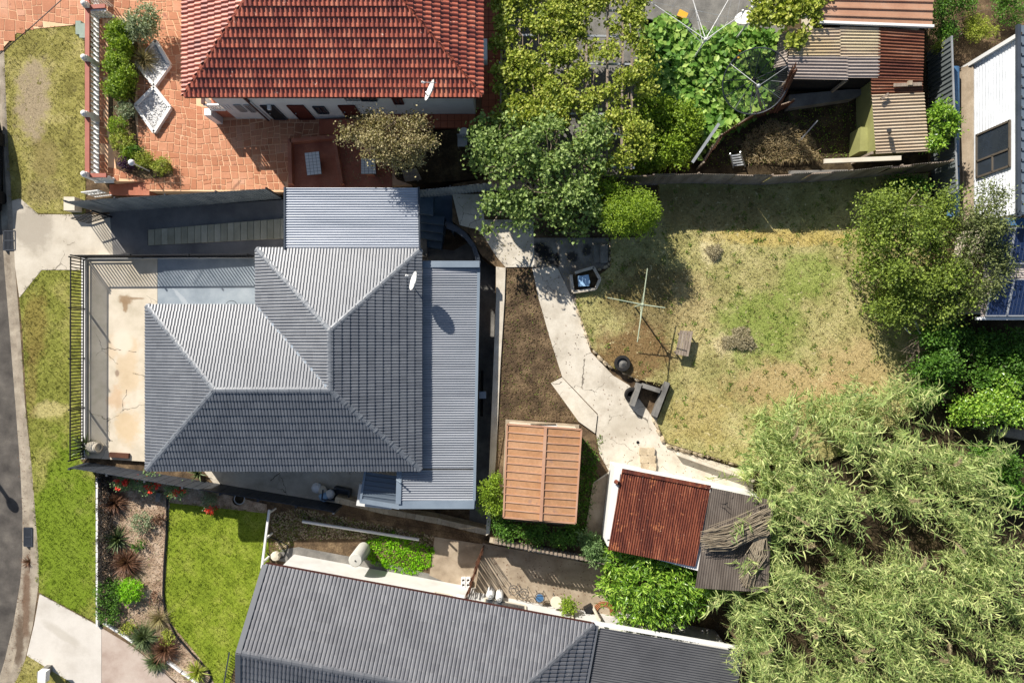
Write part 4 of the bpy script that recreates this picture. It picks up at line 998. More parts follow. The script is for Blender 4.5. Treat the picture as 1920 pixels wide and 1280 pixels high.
tag(MB().beam(P(1298, 305, BZ + 1.3), P(1348, 232, BZ + 1.3), 0.12, 0.05).build('timber_plank', m_steel), 'long pale plank on top of the brown curved fence', 'plank')
# southern boundary
bf = thing('paling_fence', 'dark painted boundary fence below the slate grey tiled house', 'fence', P(170, 868, 0))
A0 = P(166, 866, 0.0); A1 = P(640, 945, 0.0); n = 30
for k in range(n):
    p = A0.lerp(A1, k / n); q = A0.lerp(A1, (k + 0.94) / n); MB().beam(p + V3_(0, 0, 0.75), q + V3_(0, 0, 0.75), 0.03, 1.45 + random.uniform(-.02, .02)).build('paling', m_charcoal, bf)
for k in range(8): p = A0.lerp(A1, k / 7.0); MB().box((p.x, p.y - 0.06, 0.75), (0.09, 0.09, 1.5)).build('post', m_charcoal, bf)
MB().beam(A0 + V3_(0, -0.05, 1.2), A1 + V3_(0, -0.05, 1.2), 0.05, 0.08).build('rail', m_charcoal, bf)
def block_wall(name, label, pts, z0, rows, mat, bl=0.42, bhh=0.2, th=0.2, parent_label='wall'):
    A = [P(x, y, z0 + rows * bhh) for x, y in pts]; t = thing(name, label, 'wall', V3_(A[0].x, A[0].y, z0))
    for r in range(rows):
        for i in range(len(A) - 1):
            a = A[i].copy(); b = A[i + 1].copy(); a.z = b.z = z0 + bhh * (r + 0.5); L = (b - a).length; n = max(1, int(round(L / bl)))
            for k in range(n):
                off = 0.5 if r % 2 else 0.0
                u0 = max(0, (k - off) / n); u1 = min(1, (k + 1 - off) / n)
                if r % 2 and k == n - 1: u1 = 1.0
                p = a.lerp(b, u0); q = a.lerp(b, u1); d = (q - p); 
                if d.length < 0.05: continue
                d.normalize(); MB().beam(p + d * 0.006, q - d * 0.006, th + random.uniform(-.015, .015), bhh - 0.012).build('stone_block', mat, t)
    return t
block_wall('block_wall', 'sandstone block boundary wall below the silver verandah roof', [(628, 936), (720, 958), (820, 976), (914, 998)], 0.0, 4, m_stone, 0.42, 0.22, 0.26)
block_wall('block_wall', 'low stone edging wall between tan shed and neighbour path', [(918, 1012), (1000, 1030), (1085, 1046)], 0.6, 6, m_stone, 0.36, 0.2, 0.22)
lt = thing('lattice_fence', 'slatted timber fence beside the neighbour path below the tan shed', 'fence', P(1000, 1035, .6))
for k in range(26):
    u = k / 25.0; p = P(930, 1016, 2.4).lerp(P(1130, 1054, 2.4), u); MB().box((p.x, p.y, 2.1), (0.11 if k % 5 else 0.16, 0.03, 1.0)).build('slat', m_wood, lt)
for zz in (1.75, 2.45): MB().beam(P(930, 1016, 2.4) * 1 + V3_(0, -.03, zz - 2.4), P(1130, 1054, 2.4) + V3_(0, -.03, zz - 2.4), 0.04, 0.07).build('rail', m_wood, lt)
bw = thing('brushwood_screen', 'dark brushwood screen leaning beside the two gas bottles', 'screen', P(890, 1070, .3))
s0_ = P(908, 1022, 0.6); s1_ = P(880, 1103, 0.3)
for k in range(60):
    u = k / 59.0; p = s0_.lerp(s1_, u); MB().tube(p + V3_(random.uniform(-.03, .03), 0, 0), p + V3_(-0.1 + random.uniform(-.1, .1), random.uniform(-.1, .1), 1.5 + random.uniform(-.2, .2)), 0.022, 0.012, 5).build('stick', m_brownwood, bw)
# ------------------------------------------------------------------ tan shed, rusty shed
TS = thing('shed', 'small shed with flat tan panelled roof in two rows', 'shed', P(1020, 890, BZ))
zt = BZ + 2.05
q00, q01, q11, q10 = P(951, 795, zt), P(1090, 805, zt), P(1079, 980, zt), P(944, 969, zt)
qm0, qm1 = q00.lerp(q01, 0.515) + V3_(0, 0, .10), q10.lerp(q11, 0.515) + V3_(0, 0, .10)
def quadp(a, b, c, d, u0, u1, v0, v1):
    f = lambda u, v: a.lerp(b, u).lerp(d.lerp(c, u), v); return [f(u0, v0), f(u1, v0), f(u1, v1), f(u0, v1)]
for (a, b, c, d, n) in ((q00, qm0, qm1, q10, 12), (qm0, q01, q11, qm1, 12)):
    for k in range(n):
        e = quadp(a, b, c, d, 0.01, 0.99, k / n + 0.004, (k + 1) / n - 0.004)
        mm = MB(); mm.add(e + [p - V3_(0, 0, .03) for p in e], [(3, 2, 1, 0), (0, 1, 5, 4), (1, 2, 6, 5), (2, 3, 7, 6), (3, 0, 4, 7)]); mm.build('roof_panel', m_tanpanel, TS)
        e0_ = a.lerp(d, k / n) + V3_(0, 0, .012); e1_ = b.lerp(c, k / n) + V3_(0, 0, .012); MB().beam(e0_, e1_, 0.045, 0.05).build('roof_batten', m_tanroof, TS)
MB().beam(qm0 + V3_(0, 0, .03), qm1 + V3_(0, 0, .03), 0.13, 0.06).build('ridge_capping', m_tanroof, TS)
for a, b in ((q00, q01), (q01, q11), (q11, q10), (q10, q00)): MB().beam(a, b, 0.07, 0.10).build('barge_flashing', m_tanroof, TS)
def shrinkz(p, f, z): c = (q00 + q01 + q11 + q10) / 4; q = c.lerp(p, f); return V3_(q.x, q.y, z)
MB().prism([shrinkz(p, 0.94, 0) for p in (q00, q01, q11, q10)], BZ, zt - 0.05).build('wall', m_cream, TS)
wopen('window', TS, shrinkz(q00, .94, 0).x + 0.9, shrinkz(q01, .94, 0).x - 0.9, BZ + 1.1, BZ + 1.7, shrinkz(q00, .94, 0).y + 0.03, m_glass)
slab('shed_slab', [(948, 786), (1086, 796), (1080, 985), (940, 975)], BZ + 0.06, m_tan_path, 0.1)
RS = thing('shed', 'white walled shed with rusted corrugated iron and brown sheet roof', 'shed', P(1280, 990, BZ))
zs = BZ + 2.3
k00, k01, k11, k10 = P(1166, 882, zs), P(1332, 914, zs - .02), P(1303, 1062, zs - .25), P(1140, 1030, zs - .22)
corr('rusted_sheet', k00, k01, k11, k10, m_rust, RS, 0.10, 0.02, width=0.84, jit=0.008, rows=2)
n01, n11 = P(1450, 938, zs - .05), P(1440, 1110, zs - .3)
corr('brown_sheet', k01 + V3_(.02, 0, -.02), n01, n11, k11 + V3_(.02, -.9, -.04), m_fibro, RS, 0.09, 0.010, width=1.05, jit=0.004)
MB().beam(k00 + V3_(0, .02, .04), k01 + V3_(0, .02, .04), 0.16, 0.04).build('ridge_flashing', m_rust, RS)
c_ = (k00 + n01 + n11 + k10) / 4
def shr(p, f, z): q = c_.lerp(p, f); return V3_(q.x, q.y, z)
MB().prism([shr(P(1156, 880, zs), .985, 0), shr(n01, .95, 0), shr(n11, .95, 0), shr(P(1138, 1028, zs), .985, 0)], BZ, zs - 0.35).build('wall', m_white, RS)
MB().beam(P(1158, 879, zs - .1), P(1140, 1010, zs - .3), 0.26, 0.06).build('white_eave', m_white, RS)
MB().tube(P(1154, 902, zs - .05), P(1160, 906, zs + .1), 0.09).build('vent_cap', m_rust, RS)
bk = thing('brick_step', 'stack of mossy tan pavers at the rusted shed door', 'step', P(1215, 865, BZ))
for i in range(2):
    for j in range(3): MB().box(P(1206 + i * 14 + j * 1.5, 846 + j * 14, BZ + 0.11), (0.33, 0.32, 0.15), rz=-0.1).build('paver', m_stone, bk)
# ------------------------------------------------------------------ patchwork sheds of the upper neighbour
OS = thing('shed', 'shed with salmon ribbed roof at the top of the picture', 'shed', P(1640, 10, BZ))
corr('roof_sheet', P(1748, 48, 4.2), P(1752, -80, 4.3), P(1530, -80, 4.3), P(1536, 40, 4.2), m_tanroof, OS, 0.36, 0.03, 'trap', width=0.8)
MB().beam(P(1535, 42, 4.15), P(1750, 50, 4.15), 0.10, 0.14).build('gutter', m_white, OS)
MB().prism(pp([(1545, -60), (1745, -60), (1745, 38), (1545, 32)], 4), BZ, 4.1).build('wall', m_cream, OS)
PS = thing('shed', 'lean to shed roofed with patchwork of tan and rusted iron sheets', 'shed', P(1600, 110, BZ))
za = BZ + 2.1
def psheet(nm, pts, zz, mat, pitch=0.13):
    a, b, c, d = [P(x, y, z) for (x, y), z in zip(pts, zz)]
    return corr(nm, a, b, c, d, mat, PS, pitch, 0.028, jit=0.01)
# waves march down the picture, ribs run across it
for nm, pts, m_ in (('tan_sheet', [(1480, 54), (1480, 108), (1576, 108), (1576, 52)], m_tansheet), ('tan_sheet', [(1575, 50), (1575, 110), (1650, 110), (1650, 52)], m_tansheet),
                    ('grey_sheet', [(1478, 106), (1478, 148), (1590, 150), (1590, 107)], m_greysheet), ('grey_sheet', [(1588, 108), (1588, 146), (1648, 146), (1650, 108)], m_greysheet),
                    ('rusted_sheet', [(1649, 52), (1647, 115), (1732, 118), (1733, 58)], m_rust2), ('rusted_sheet', [(1647, 113), (1646, 150), (1730, 152), (1732, 117)], m_rust2),
                    ('rusted_sheet', [(1634, 148), (1634, 178), (1730, 176), (1730, 150)], m_rust2), ('tan_sheet', [(1635, 178), (1643, 288), (1742, 283), (1733, 174)], m_tansheet)):
    zz = [za + 0.25 - (y - 50) * 0.0022 + random.uniform(0, .03) for x, y in pts]; psheet(nm, pts, zz, m_)
psheet('grey_sheet', [(1462, 66), (1450, 128), (1476, 122), (1479, 58)], [za - .5, za - .6, za, za], m_greysheet)
MB().prism(pp([(1484, 50), (1728, 55), (1726, 140), (1484, 138)], za), BZ, za - 0.35).build('wall', m_dark, PS)
MB().prism(pp([(1650, 140), (1722, 142), (1728, 272), (1652, 276)], za), BZ, za - 0.35).build('wall', m_olive, PS)
for x, y in ((1482, 146), (1590, 148), (1640, 284)):
    q = P(x, y, za - .1); MB().box((q.x, q.y, BZ + 0.9), (0.1, 0.1, 1.8)).build('post', m_wood, PS)
for (a, b, wd) in (((1676, 160), (1728, 158), 0.14), ((1652, 186), (1666, 176), 0.10)): MB().beam(P(*a, za + .15), P(*b, za + .15), wd, 0.06).build('loose_board', m_wood, PS)
MB().tube(P(1668, 248, za), P(1667, 244, za + 0.35), 0.09).build('flue', m_black, PS)
MB().box(P(1706, 156, za + .2), (0.16, 0.18, 0.12)).build('brick_weight', m_tan_path, PS)
tag(MB().prism(pp([(1480, 178), (1590, 168), (1640, 166), (1600, 185), (1478, 203)], BZ + .5), BZ, BZ + .5).build('low_wall', m_greyconc), 'low grey concrete wall in front of the dark shed opening', 'wall')
tag(MB().prism(pp([(1614, 238), (1642, 240), (1646, 282), (1612, 284)], BZ + 1.0), BZ, BZ + 1.0).build('bin_box', m_olive), 'olive painted box against the tan patchwork shed', 'box')
pl = thing('plank_pile', 'bundle of long dark timber sticks leaning beside the mesh dish', 'timber pile', P(1462, 205, BZ))
for k in range(16):
    x = random.uniform(-7, 7); MB().tube(P(1458 + x * 1.2, 208 + random.uniform(-6, 4), BZ + 0.9), P(1494 + x * 1.3, 128 + random.uniform(-12, 10), BZ + 3.1), 0.03, 0.022, 5).build('stick', m_brownwood, pl)
ld = thing('ladder', 'short pale aluminium ladder standing against the top fence', 'ladder', P(1385, 315, BZ))
la, lb = P(1375, 315, BZ), P(1397, 313, BZ); ta, tb = P(1369, 288, BZ + 1.3), P(1388, 285, BZ + 1.3)
for a, b in ((la, ta), (lb, tb)): MB().beam(a, b, 0.06, 0.04).build('stile', m_steel, ld)
for k in range(1, 6): MB().beam(la.lerp(ta, k / 6), lb.lerp(tb, k / 6), 0.06, 0.03).build('rung', m_steel, ld)
tag(MB().beam(P(1496, 268, BZ + .1), P(1533, 226, BZ + 1.0), 0.05, 0.04).build('timber_plank', m_steel), 'thin pale stick lying over the dead weeds', 'plank')
tag(MB().prism(pp([(1546, 298), (1690, 292), (1690, 300), (1546, 306)], BZ + 2.0), BZ + 1.9, BZ + 2.0).build('timber_plank', m_cream), 'long pale board lying along the top fence below the patchwork shed', 'plank')
# white weatherboard house on the right
WH = thing('house', 'white ribbed house with slate metal roof and brown framed window', 'house', P(1800, 270, BZ))
WX = P(1786, 0, BZ).x + 0.45; yA = P(0, 132, BZ).y; yB = P(0, 425, BZ).y; WT = BZ + 3.6
corr('weatherboard', (WX, yA, BZ + 0.75), (WX, yA, WT), (WX, yB, WT), (WX, yB, BZ + .75), M('white_weatherboard', [(196, 199, 202), (212, 215, 218), (222, 225, 228)], 1.6, 0.5, fine=0.06, fscale=6), WH, 0.18, 0.016, 'trap', width=0.54)
MB().prism([(WX + 0.05, yA), (WX + 9, yA), (WX + 9, yB), (WX + 0.05, yB)], BZ, WT).build('wall', m_white, WH)
corr('roof_sheet', (WX - 0.05, yA + 0.35, WT + .12), (WX - 0.05, yB - 0.15, WT + .12), (WX + 9, yB - 0.15, WT + .9), (WX + 9, yA + .35, WT + .9), m_slatemetal, WH, 0.42, 0.03, 'trap', width=1.7)
MB().beam((WX - 0.12, yA + .4, WT + .05), (WX - 0.12, yB - .2, WT + .05), 0.14, 0.14).build('gutter', m_gutter, WH)
def onX(px, py, X):
    k = X * S * H / (px - 960.0); return Vector((X, (640 - py) * k / (H * S), H - k))
wa = onX(1832, 254, WX - .03); wb = onX(1894, 232, WX - .03); wc_ = onX(1832, 333, WX - .03); wz0 = wa.z; wz1 = min(wb.z, WT - .15)
wy0, wy1 = wa.y, wc_.y
ow = MB().box((WX - 0.02, (wy0 + wy1) / 2, (wz0 + wz1) / 2), (0.04, abs(wy0 - wy1), wz1 - wz0)).build('window', m_glass, WH)
f_ = MB()
for zz in (wz0, wz1): f_.box((WX - .05, (wy0 + wy1) / 2, zz), (0.06, abs(wy0 - wy1) + .08, 0.08))
for yy in (wy0, wy1, wy0 + (wy1 - wy0) * .62): f_.box((WX - .05, yy, (wz0 + wz1) / 2), (0.06, 0.08, wz1 - wz0))
f_.box((WX - .05, wy0 + (wy1 - wy0) * .81, (wz0 + wz1) / 2), (0.06, abs(wy1 - wy0) * .38, 0.06))
f_.build('frame', M('brown_frame', [(84, 76, 66), (98, 90, 80)], 2, 0.5), ow)
MB().beam((WX - .08, yA + .02, BZ), (WX - .08, yA + .02, WT), 0.12, 0.16, up=Vector((0, 1, 0))).build('corner_board', m_white, WH)
corr('base_board', (WX - .35, yA, BZ), (WX - .02, yA, BZ + .8), (WX - .02, yB, BZ + .8), (WX - .35, yB, BZ), m_tan_path, WH, 0.2, 0.02, 'trap', width=.4)
bt = thing('water_tank', 'slim blue steel tank running along the white ribbed house', 'tank', P(1775, 260, BZ))
for k in range(3): MB().tube(V3_(WX - 0.75, yA - 0.1 - k * 2.2, BZ + 0.5), V3_(WX - 0.75, yA - 2.2 - k * 2.2, BZ + 0.5), 0.26, n=16).build('tank_section', m_bluepaint, bt, True)
# solar roof
SR = thing('outbuilding', 'lean to with grey corrugated roof carrying blue solar panels', 'outbuilding', P(1900, 510, BZ))
zq = 4.5
corr('roof_sheet', P(1850, 412, zq + .1), P(1838, 596, zq - .2), P(2100, 596, zq - .2), P(2100, 412, zq + .1), m_greysheet, SR, 0.1, 0.015, width=0.9)
MB().beam(P(1830, 597, zq - .25), P(2100, 597, zq - .25), 0.12, 0.12).build('gutter', m_white, SR)
MB().beam(P(1850, 416, zq + .15), P(2100, 416, zq + .15), 0.30, 0.10).build('flashing', m_bluepaint, SR)
MB().prism(pp([(1862, 420), (2100, 420), (2100, 585), (1852, 585)], zq - .3), BZ, zq - 0.35).build('wall', m_cream, SR)
def panel(pts, lab):
    t = thing('solar_panel', lab, 'solar panel', P(*pts[0], zq), 'solar panels on the lean to roof')
    zz = [zq + .20 - (y - 412) * 0.0016 for x, y in pts]; a, b, c, d = [P(x, y, z) for (x, y), z in zip(pts, zz)]
    mm = MB(); 
    for p, q in ((a, b), (b, c), (c, d), (d, a)): mm.beam(p, q, 0.05, 0.04)
    mm.build('frame', m_steel, t)
    for i in range(6):
        for j in range(10):
            e = quadp(a, b, c, d, (i + .04) / 6, (i + .96) / 6, (j + .04) / 10, (j + .96) / 10)
            MB().add([p + V3_(0, 0, .012) for p in e], [(3, 2, 1, 0)]).build('cell', m_solar, t)
    e = quadp(a, b, c, d, 0.0, 1.0, 0.0, 1.0); MB().add(e, [(3, 2, 1, 0)]).build('backing', M('panel_back', [(92, 104, 126), (100, 112, 134)], 1, 0.4), t)
panel([(1862, 427), (1902, 427), (1892, 494), (1850, 494)], 'upper left solar panel half hidden by the dark leaved tree')
panel([(1904, 427), (1946, 427), (1936, 494), (1894, 494)], 'upper solar panel at the right edge of the picture')
panel([(1862, 524), (1900, 524), (1886, 592), (1848, 592)], 'lower left solar panel beside the gutter of the lean to')
panel([(1902, 524), (1942, 524), (1930, 592), (1888, 592)], 'lower solar panel at the right edge of the picture')
# ------------------------------------------------------------------ garden things in the back yard
def hoist(name, label, base, top, arms, mat, wires, lines=3, z1=2.1, ar=.028):
    b = P(*base, BZ + 0.2); t = thing(name, label, 'clothes line', b); c = Vector((b.x, b.y, BZ + z1))
    MB().tube(b, c, 0.035, n=8).build('mast', mat, t); ends = []
    MB().lathe((c.x, c.y, c.z - .12), [(0.07, 0), (0.08, 0.08), (0.05, 0.2), (0.0, 0.22)], 10).build('hub', mat, t)
    for a in arms:
        e = P(*a, BZ + z1 + 0.12); ends.append(e); MB().tube(c, e, ar, ar * .75, n=6).build('arm', mat, t)
        MB().tube(c + V3_(0, 0, -.45), c.lerp(e, 0.4), 0.014, n=5).build('strut', mat, t)
    if wires:
        w = MB()
        for k in range(1, lines + 1):
            f = k / lines
            for i in range(len(ends)): w.tube(c.lerp(ends[i], f), c.lerp(ends[(i + 1) % len(ends)], f), 0.006, n=4)
        w.build('lines', m_steel, t)
    return t
hb = P(1205, 571, BZ + 2.1); hb0 = Vector((hb.x, hb.y, 0)); k_ = H / (H - BZ - .2) * S
hoist('clothes_hoist', 'rotary clothes hoist with four bare pale green arms on the lawn', (960 + hb.x * k_, 640 - hb.y * k_), None, [(1214, 503), (1139, 558), (1195, 641), (1247, 577)], m_hoist, False)
hb = P(1316, 5, BZ + 2.3); k_ = H / (H - BZ - .2) * S
hoist('clothes_hoist', 'white rotary clothes hoist over the vegetable patch', (1299, 112), None, [(1218, 3), (1380, 35), (1400, -60), (1270, -90)], m_white, True, z1=2.3, ar=.017)
pb = thing('picnic_bench', 'weathered slatted timber bench on the back lawn', 'bench', P(1285, 642, BZ + .22))
bz = BZ + 0.22 + 0.45
ba, bb_, bc, bd = P(1275, 619, bz), P(1300, 621, bz), P(1291, 668, bz), P(1266, 664, bz)
for k in range(5): e = quadp(ba, bb_, bc, bd, k / 5 + .015, (k + 1) / 5 - .015, 0, 1); MB().add(e + [p - V3_(0, 0, .035) for p in e], [(3, 2, 1, 0), (4, 5, 6, 7), (0, 1, 5, 4), (1, 2, 6, 5), (2, 3, 7, 6), (3, 0, 4, 7)]).build('slat', m_wood, pb)
for v in (0.12, 0.88):
    for u in (0.08, 0.92):
        q = ba.lerp(bb_, u).lerp(bd.lerp(bc, u), v); MB().box((q.x, q.y, bz - 0.24), (0.06, 0.06, 0.42)).build('leg', m_wood, pb)
    MB().beam(ba.lerp(bd, v) - V3_(0, 0, .06), bb_.lerp(bc, v) - V3_(0, 0, .06), 0.06, 0.05).build('crosspiece', m_wood, pb)
def tyre(name, label, px, py, z, r, tilt=0.0, plant=None):
    c = P(px, py, z); t = thing(name, label, 'tyre', c); Mx = Matrix.Rotation(tilt, 3, 'X')
    MB().lathe(c + V3_(0, 0, .02), [(r * .62, 0), (r * .95, 0.0), (r, 0.06), (r, 0.16), (r * .93, 0.21), (r * .66, 0.21), (r * .60, 0.15), (r * .60, 0.05), (r * .62, 0)], 24, Mx).build('tread', m_rubber, t, True)
    if plant: MB().lathe(c + V3_(0, 0, .02), [(r * .6, 0.08), (r * .3, 0.14), (1e-4, 0.2)], 12, Mx).build('filling', plant, t)
    return t
tyre('tyre', 'old black tyre with a grey rock in it on the lawn edge', 1166, 681, BZ + .22, 0.36, 0, m_greyconc)
tyre('tyre', 'old tyre lying in the corner of the garden wall', 1184, 738, BZ + .05, 0.34, 0.3)
pbx = thing('planter_box', 'square concrete edged planter bed beside the garden path', 'planter', P(1098, 525, BZ))
for a, b in (((1078, 512), (1112, 502)), ((1112, 502), (1124, 524)), ((1124, 524), (1116, 542)), ((1116, 542), (1074, 548)), ((1074, 548), (1070, 516))):
    MB().beam(P(*a, BZ + .2), P(*b, BZ + .2), 0.12, 0.42).build('edging', m_paleconc, pbx)
MB().prism(pp([(1076, 514), (1112, 505), (1121, 524), (1114, 540), (1076, 546)], BZ + .3), BZ, BZ + .3).build('soil', m_darksoil, pbx)
tb_ = thing('plastic_crate', 'pale blue plastic crate upturned in the concrete planter bed', 'crate', P(1095, 527, BZ + .3))
MB().box(P(1094, 527, BZ + .42), (0.46, 0.46, 0.24), rz=0.05).build('body', m_blue, tb_); MB().box(P(1100, 524, BZ + .56), (0.24, 0.40, 0.03), rz=0.2).build('lid', m_blue, tb_)
stp = thing('garden_steps', 'two small concrete steps up to the lawn in the shade', 'steps', P(1125, 475, BZ))
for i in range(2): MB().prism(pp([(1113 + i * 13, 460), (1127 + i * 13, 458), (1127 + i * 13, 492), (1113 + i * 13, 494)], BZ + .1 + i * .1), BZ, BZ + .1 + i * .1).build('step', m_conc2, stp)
def stone_mesh(seed):
    rr = random.Random(seed); bm = bmesh.new(); bmesh.ops.create_icosphere(bm, subdivisions=1, radius=0.5)
    for v in bm.verts: v.co *= rr.uniform(0.75, 1.15); v.co.z *= 0.7
    me = bpy.data.meshes.new('stone'); bm.to_mesh(me); bm.free(); me.materials.append(m_stone); return me
SM = [stone_mesh(i) for i in range(6)]
def stone_edge(label, pts, z, size=0.3, h=0.28):
    A = [P(x, y, z + h * .6) for x, y in pts]; t = thing('stone_edging', label, 'edging', A[0])
    for i in range(len(A) - 1):
        a, b = A[i], A[i + 1]; L = (b - a).length; n = max(1, int(L / (size * 0.82)))
        for k in range(n):
            p = a.lerp(b, (k + .5) / n); sc = size * random.uniform(0.8, 1.25)
            Mx = Matrix.Translation(V3_(p.x + random.uniform(-.03, .03), p.y + random.uniform(-.03, .03), z + h * .3)) @ Matrix.Rotation(math.atan2(b.y - a.y, b.x - a.x) + random.uniform(-.3, .3), 4, 'Z') @ Matrix.Diagonal((sc * 1.15, sc * 0.85, h * 1.5, 1))
            link('stone', random.choice(SM), t, Mx)
    return t
stone_edge('rough stone edging between garden path and lawn', [(1080, 556), (1092, 600), (1112, 652), (1130, 676), (1168, 694), (1200, 712)], BZ, 0.32)
stone_edge('rough stone edging along the lower side of the lawn', [(1228, 780), (1238, 815), (1250, 832), (1310, 850), (1400, 872)], BZ, 0.33)
stone_edge('rough stone edging beside the shaded paving under the hedge', [(1144, 450), (1146, 478), (1142, 500), (1120, 506)], BZ, 0.22)
for lab, a, b in (('short weathered wall by the tyre in the garden corner', (1198, 718), (1184, 760)), ('short weathered wall sloping down from the lawn', (1250, 716), (1226, 780)), ('low edge wall running from the garden corner along the lawn', (1204, 722), (1236, 732))):
    tag(MB().beam(P(*a, BZ + .3), P(*b, BZ + .3), 0.2, 0.5).build('garden_wall', m_greyconc), lab, 'wall')
tag(MB().beam(P(1270, 850, BZ + .2), P(1412, 900, BZ + .2), 0.14, 0.4).build('garden_wall', m_paleconc), 'thin concrete retaining wall above the path near the reeds', 'wall')
tag(MB().lathe(P(1196, 829, BZ + .038), [(0.07, 0), (0.07, 0.012), (1e-4, 0.014)], 14).build('drain_cover', m_black), 'small round black drain in the concrete path', 'drain')
# narrow drive strip and street furniture
def grate(label, px, py, w, h):
    t = thing('drain_grate', label, 'drain grate', P(px, py, -.1)); z = 0.0
    x0, y0 = px - w / 2, py - h / 2; mm = MB()
    for a, b in (((x0, y0), (x0 + w, y0)), ((x0 + w, y0), (x0 + w, y0 + h)), ((x0 + w, y0 + h), (x0, y0 + h)), ((x0, y0 + h), (x0, y0)), ((x0, py), (x0 + w, py))): mm.beam(P(*a, z + .015), P(*b, z + .015), 0.05, 0.05)
    mm.build('frame', m_charcoal, t); n = 9
    for i in range(1, n): MB().beam(P(x0 + w * i / n, y0, z + .01), P(x0 + w * i / n, y0 + h, z + .01), 0.03, 0.04).build('bar', m_charcoal, t)
    MB().prism(pp([(x0, y0), (x0 + w, y0), (x0 + w, y0 + h), (x0, y0 + h)], -.02), -0.11, -0.03 + .025).build('pit', m_black, t)
grate('black storm drain grate in the kerb beside the pale driveway apron', 18, 451, 22, 36)
grate('black storm drain grate in the kerb beside the lush verge lawn', 53, 1006, 15, 34)
car = thing('parked_car', 'black car parked at the kerb, only its side in view', 'car', P(-28, 315, -.13))
cx = P(-28, 0, 0).x; cy = P(0, 318, 0).y
def carsec(y, ws, zs): return [V3_(cx + s * w_, y, z) for s, w_, z in ((-1, ws[0], zs[0]), (-1, ws[1], zs[1]), (-1, ws[2], zs[2]), (1, ws[2], zs[2]), (1, ws[1], zs[1]), (1, ws[0], zs[0]))]
mm = MB(); secs = [carsec(cy - 2.2, (.7, .78, .7), (.15, .45, .6)), carsec(cy - 1.9, (.85, .9, .82), (.08, .55, .78)), carsec(cy - .9, (.88, .92, .82), (.06, .6, .88)), carsec(cy + .2, (.88, .92, .82), (.06, .6, .9)), carsec(cy + 1.6, (.87, .91, .8), (.06, .6, .92)), carsec(cy + 2.15, (.8, .85, .7), (.12, .55, .8))]
vs = [v for s_ in secs for v in s_]; fs = [(k * 6 + i, k * 6 + (i + 1) % 6, (k + 1) * 6 + (i + 1) % 6, (k + 1) * 6 + i) for k in range(5) for i in range(6)] + [tuple(range(5, -1, -1)), tuple(30 + i for i in range(6))]
mm.add(vs, fs); m_car = M('black_car_paint', [(16, 17, 19), (22, 23, 25)], 1, 0.2, coat=0.6); mm.build('body', m_car, car, True)
mm = MB(); secs = [carsec(cy - 1.0, (.8, .8, .76), (.86, .87, .88)), carsec(cy - .35, (.8, .72, .64), (.88, 1.2, 1.3)), carsec(cy + .9, (.8, .72, .64), (.88, 1.22, 1.34)), carsec(cy + 1.8, (.78, .76, .7), (.86, .9, .94))]
vs = [v for s_ in secs for v in s_]; fs = [(k * 6 + i, k * 6 + (i + 1) % 6, (k + 1) * 6 + (i + 1) % 6, (k + 1) * 6 + i) for k in range(3) for i in range(6)] + [tuple(range(5, -1, -1)), tuple(18 + i for i in range(6))]
mm.add(vs, fs); mm.build('cabin', m_glass, car, True)
MB().prism([(cx - .62, cy - .3), (cx + .62, cy - .3), (cx + .62, cy + .9), (cx - .62, cy + .9)], 1.29, 1.37).build('roof', m_car, car)
for sx in (-1, 1):
    for dy in (-1.35, 1.35): MB().tube((cx + sx * .72, cy + dy, .17), (cx + sx * .93, cy + dy, .17), 0.31, n=16).build('wheel', m_rubber, car)
    MB().box((cx + sx * 1.0, cy - .75, .88), (0.16, 0.1, 0.1)).build('side_mirror', m_car, car)
tag(MB().path([P(-40, 135, 6.6), P(60, 50, 6.2), P(140, -22, 6.1)], 0.018, 5).build('overhead_cable', m_black), 'thin black overhead cable crossing the corner of the verge lawn', 'cable')
upole = thing('street_lamp', 'street lamp standing left of the picture with its shadow on the road', 'street lamp', P(-60, 830, -.13))
ub = P(-60, 828, -.13); MB().tube(ub, ub + V3_(0, 0, 2.4), 0.11, 0.09, n=10).build('pole', m_wood, upole); MB().ball(ub + V3_(0, 0, 2.55), 0.24).build('lantern', m_charcoal, upole)
lb_ = thing('letterbox', 'white topped letterbox on the lower verge', 'letterbox', P(84, 1262, 0.02))
MB().box(P(82, 1266, 0.9), (0.36, 0.5, 0.30), rz=-0.05).build('box', m_white, lb_); MB().box(P(84, 1258, 0.38), (0.24, 0.3, 0.75)).build('post', m_greyconc, lb_)
mb_ = thing('meter_box', 'small green grey service box beside the balustrade', 'box', P(155, 60, .02)); MB().box(P(155, 58, .35), (0.24, 0.62, 0.7)).build('case', m_greenpaint, mb_); MB().box(P(155, 58, .72), (0.28, 0.66, 0.05)).build('lid', m_greenpaint, mb_)
tag(MB().box(P(137, 384, 0.3), (0.5, 0.62, 0.6)).build('gate_pillar', m_cream), 'cream rendered letterbox pier at the corner of the verge', 'pier')
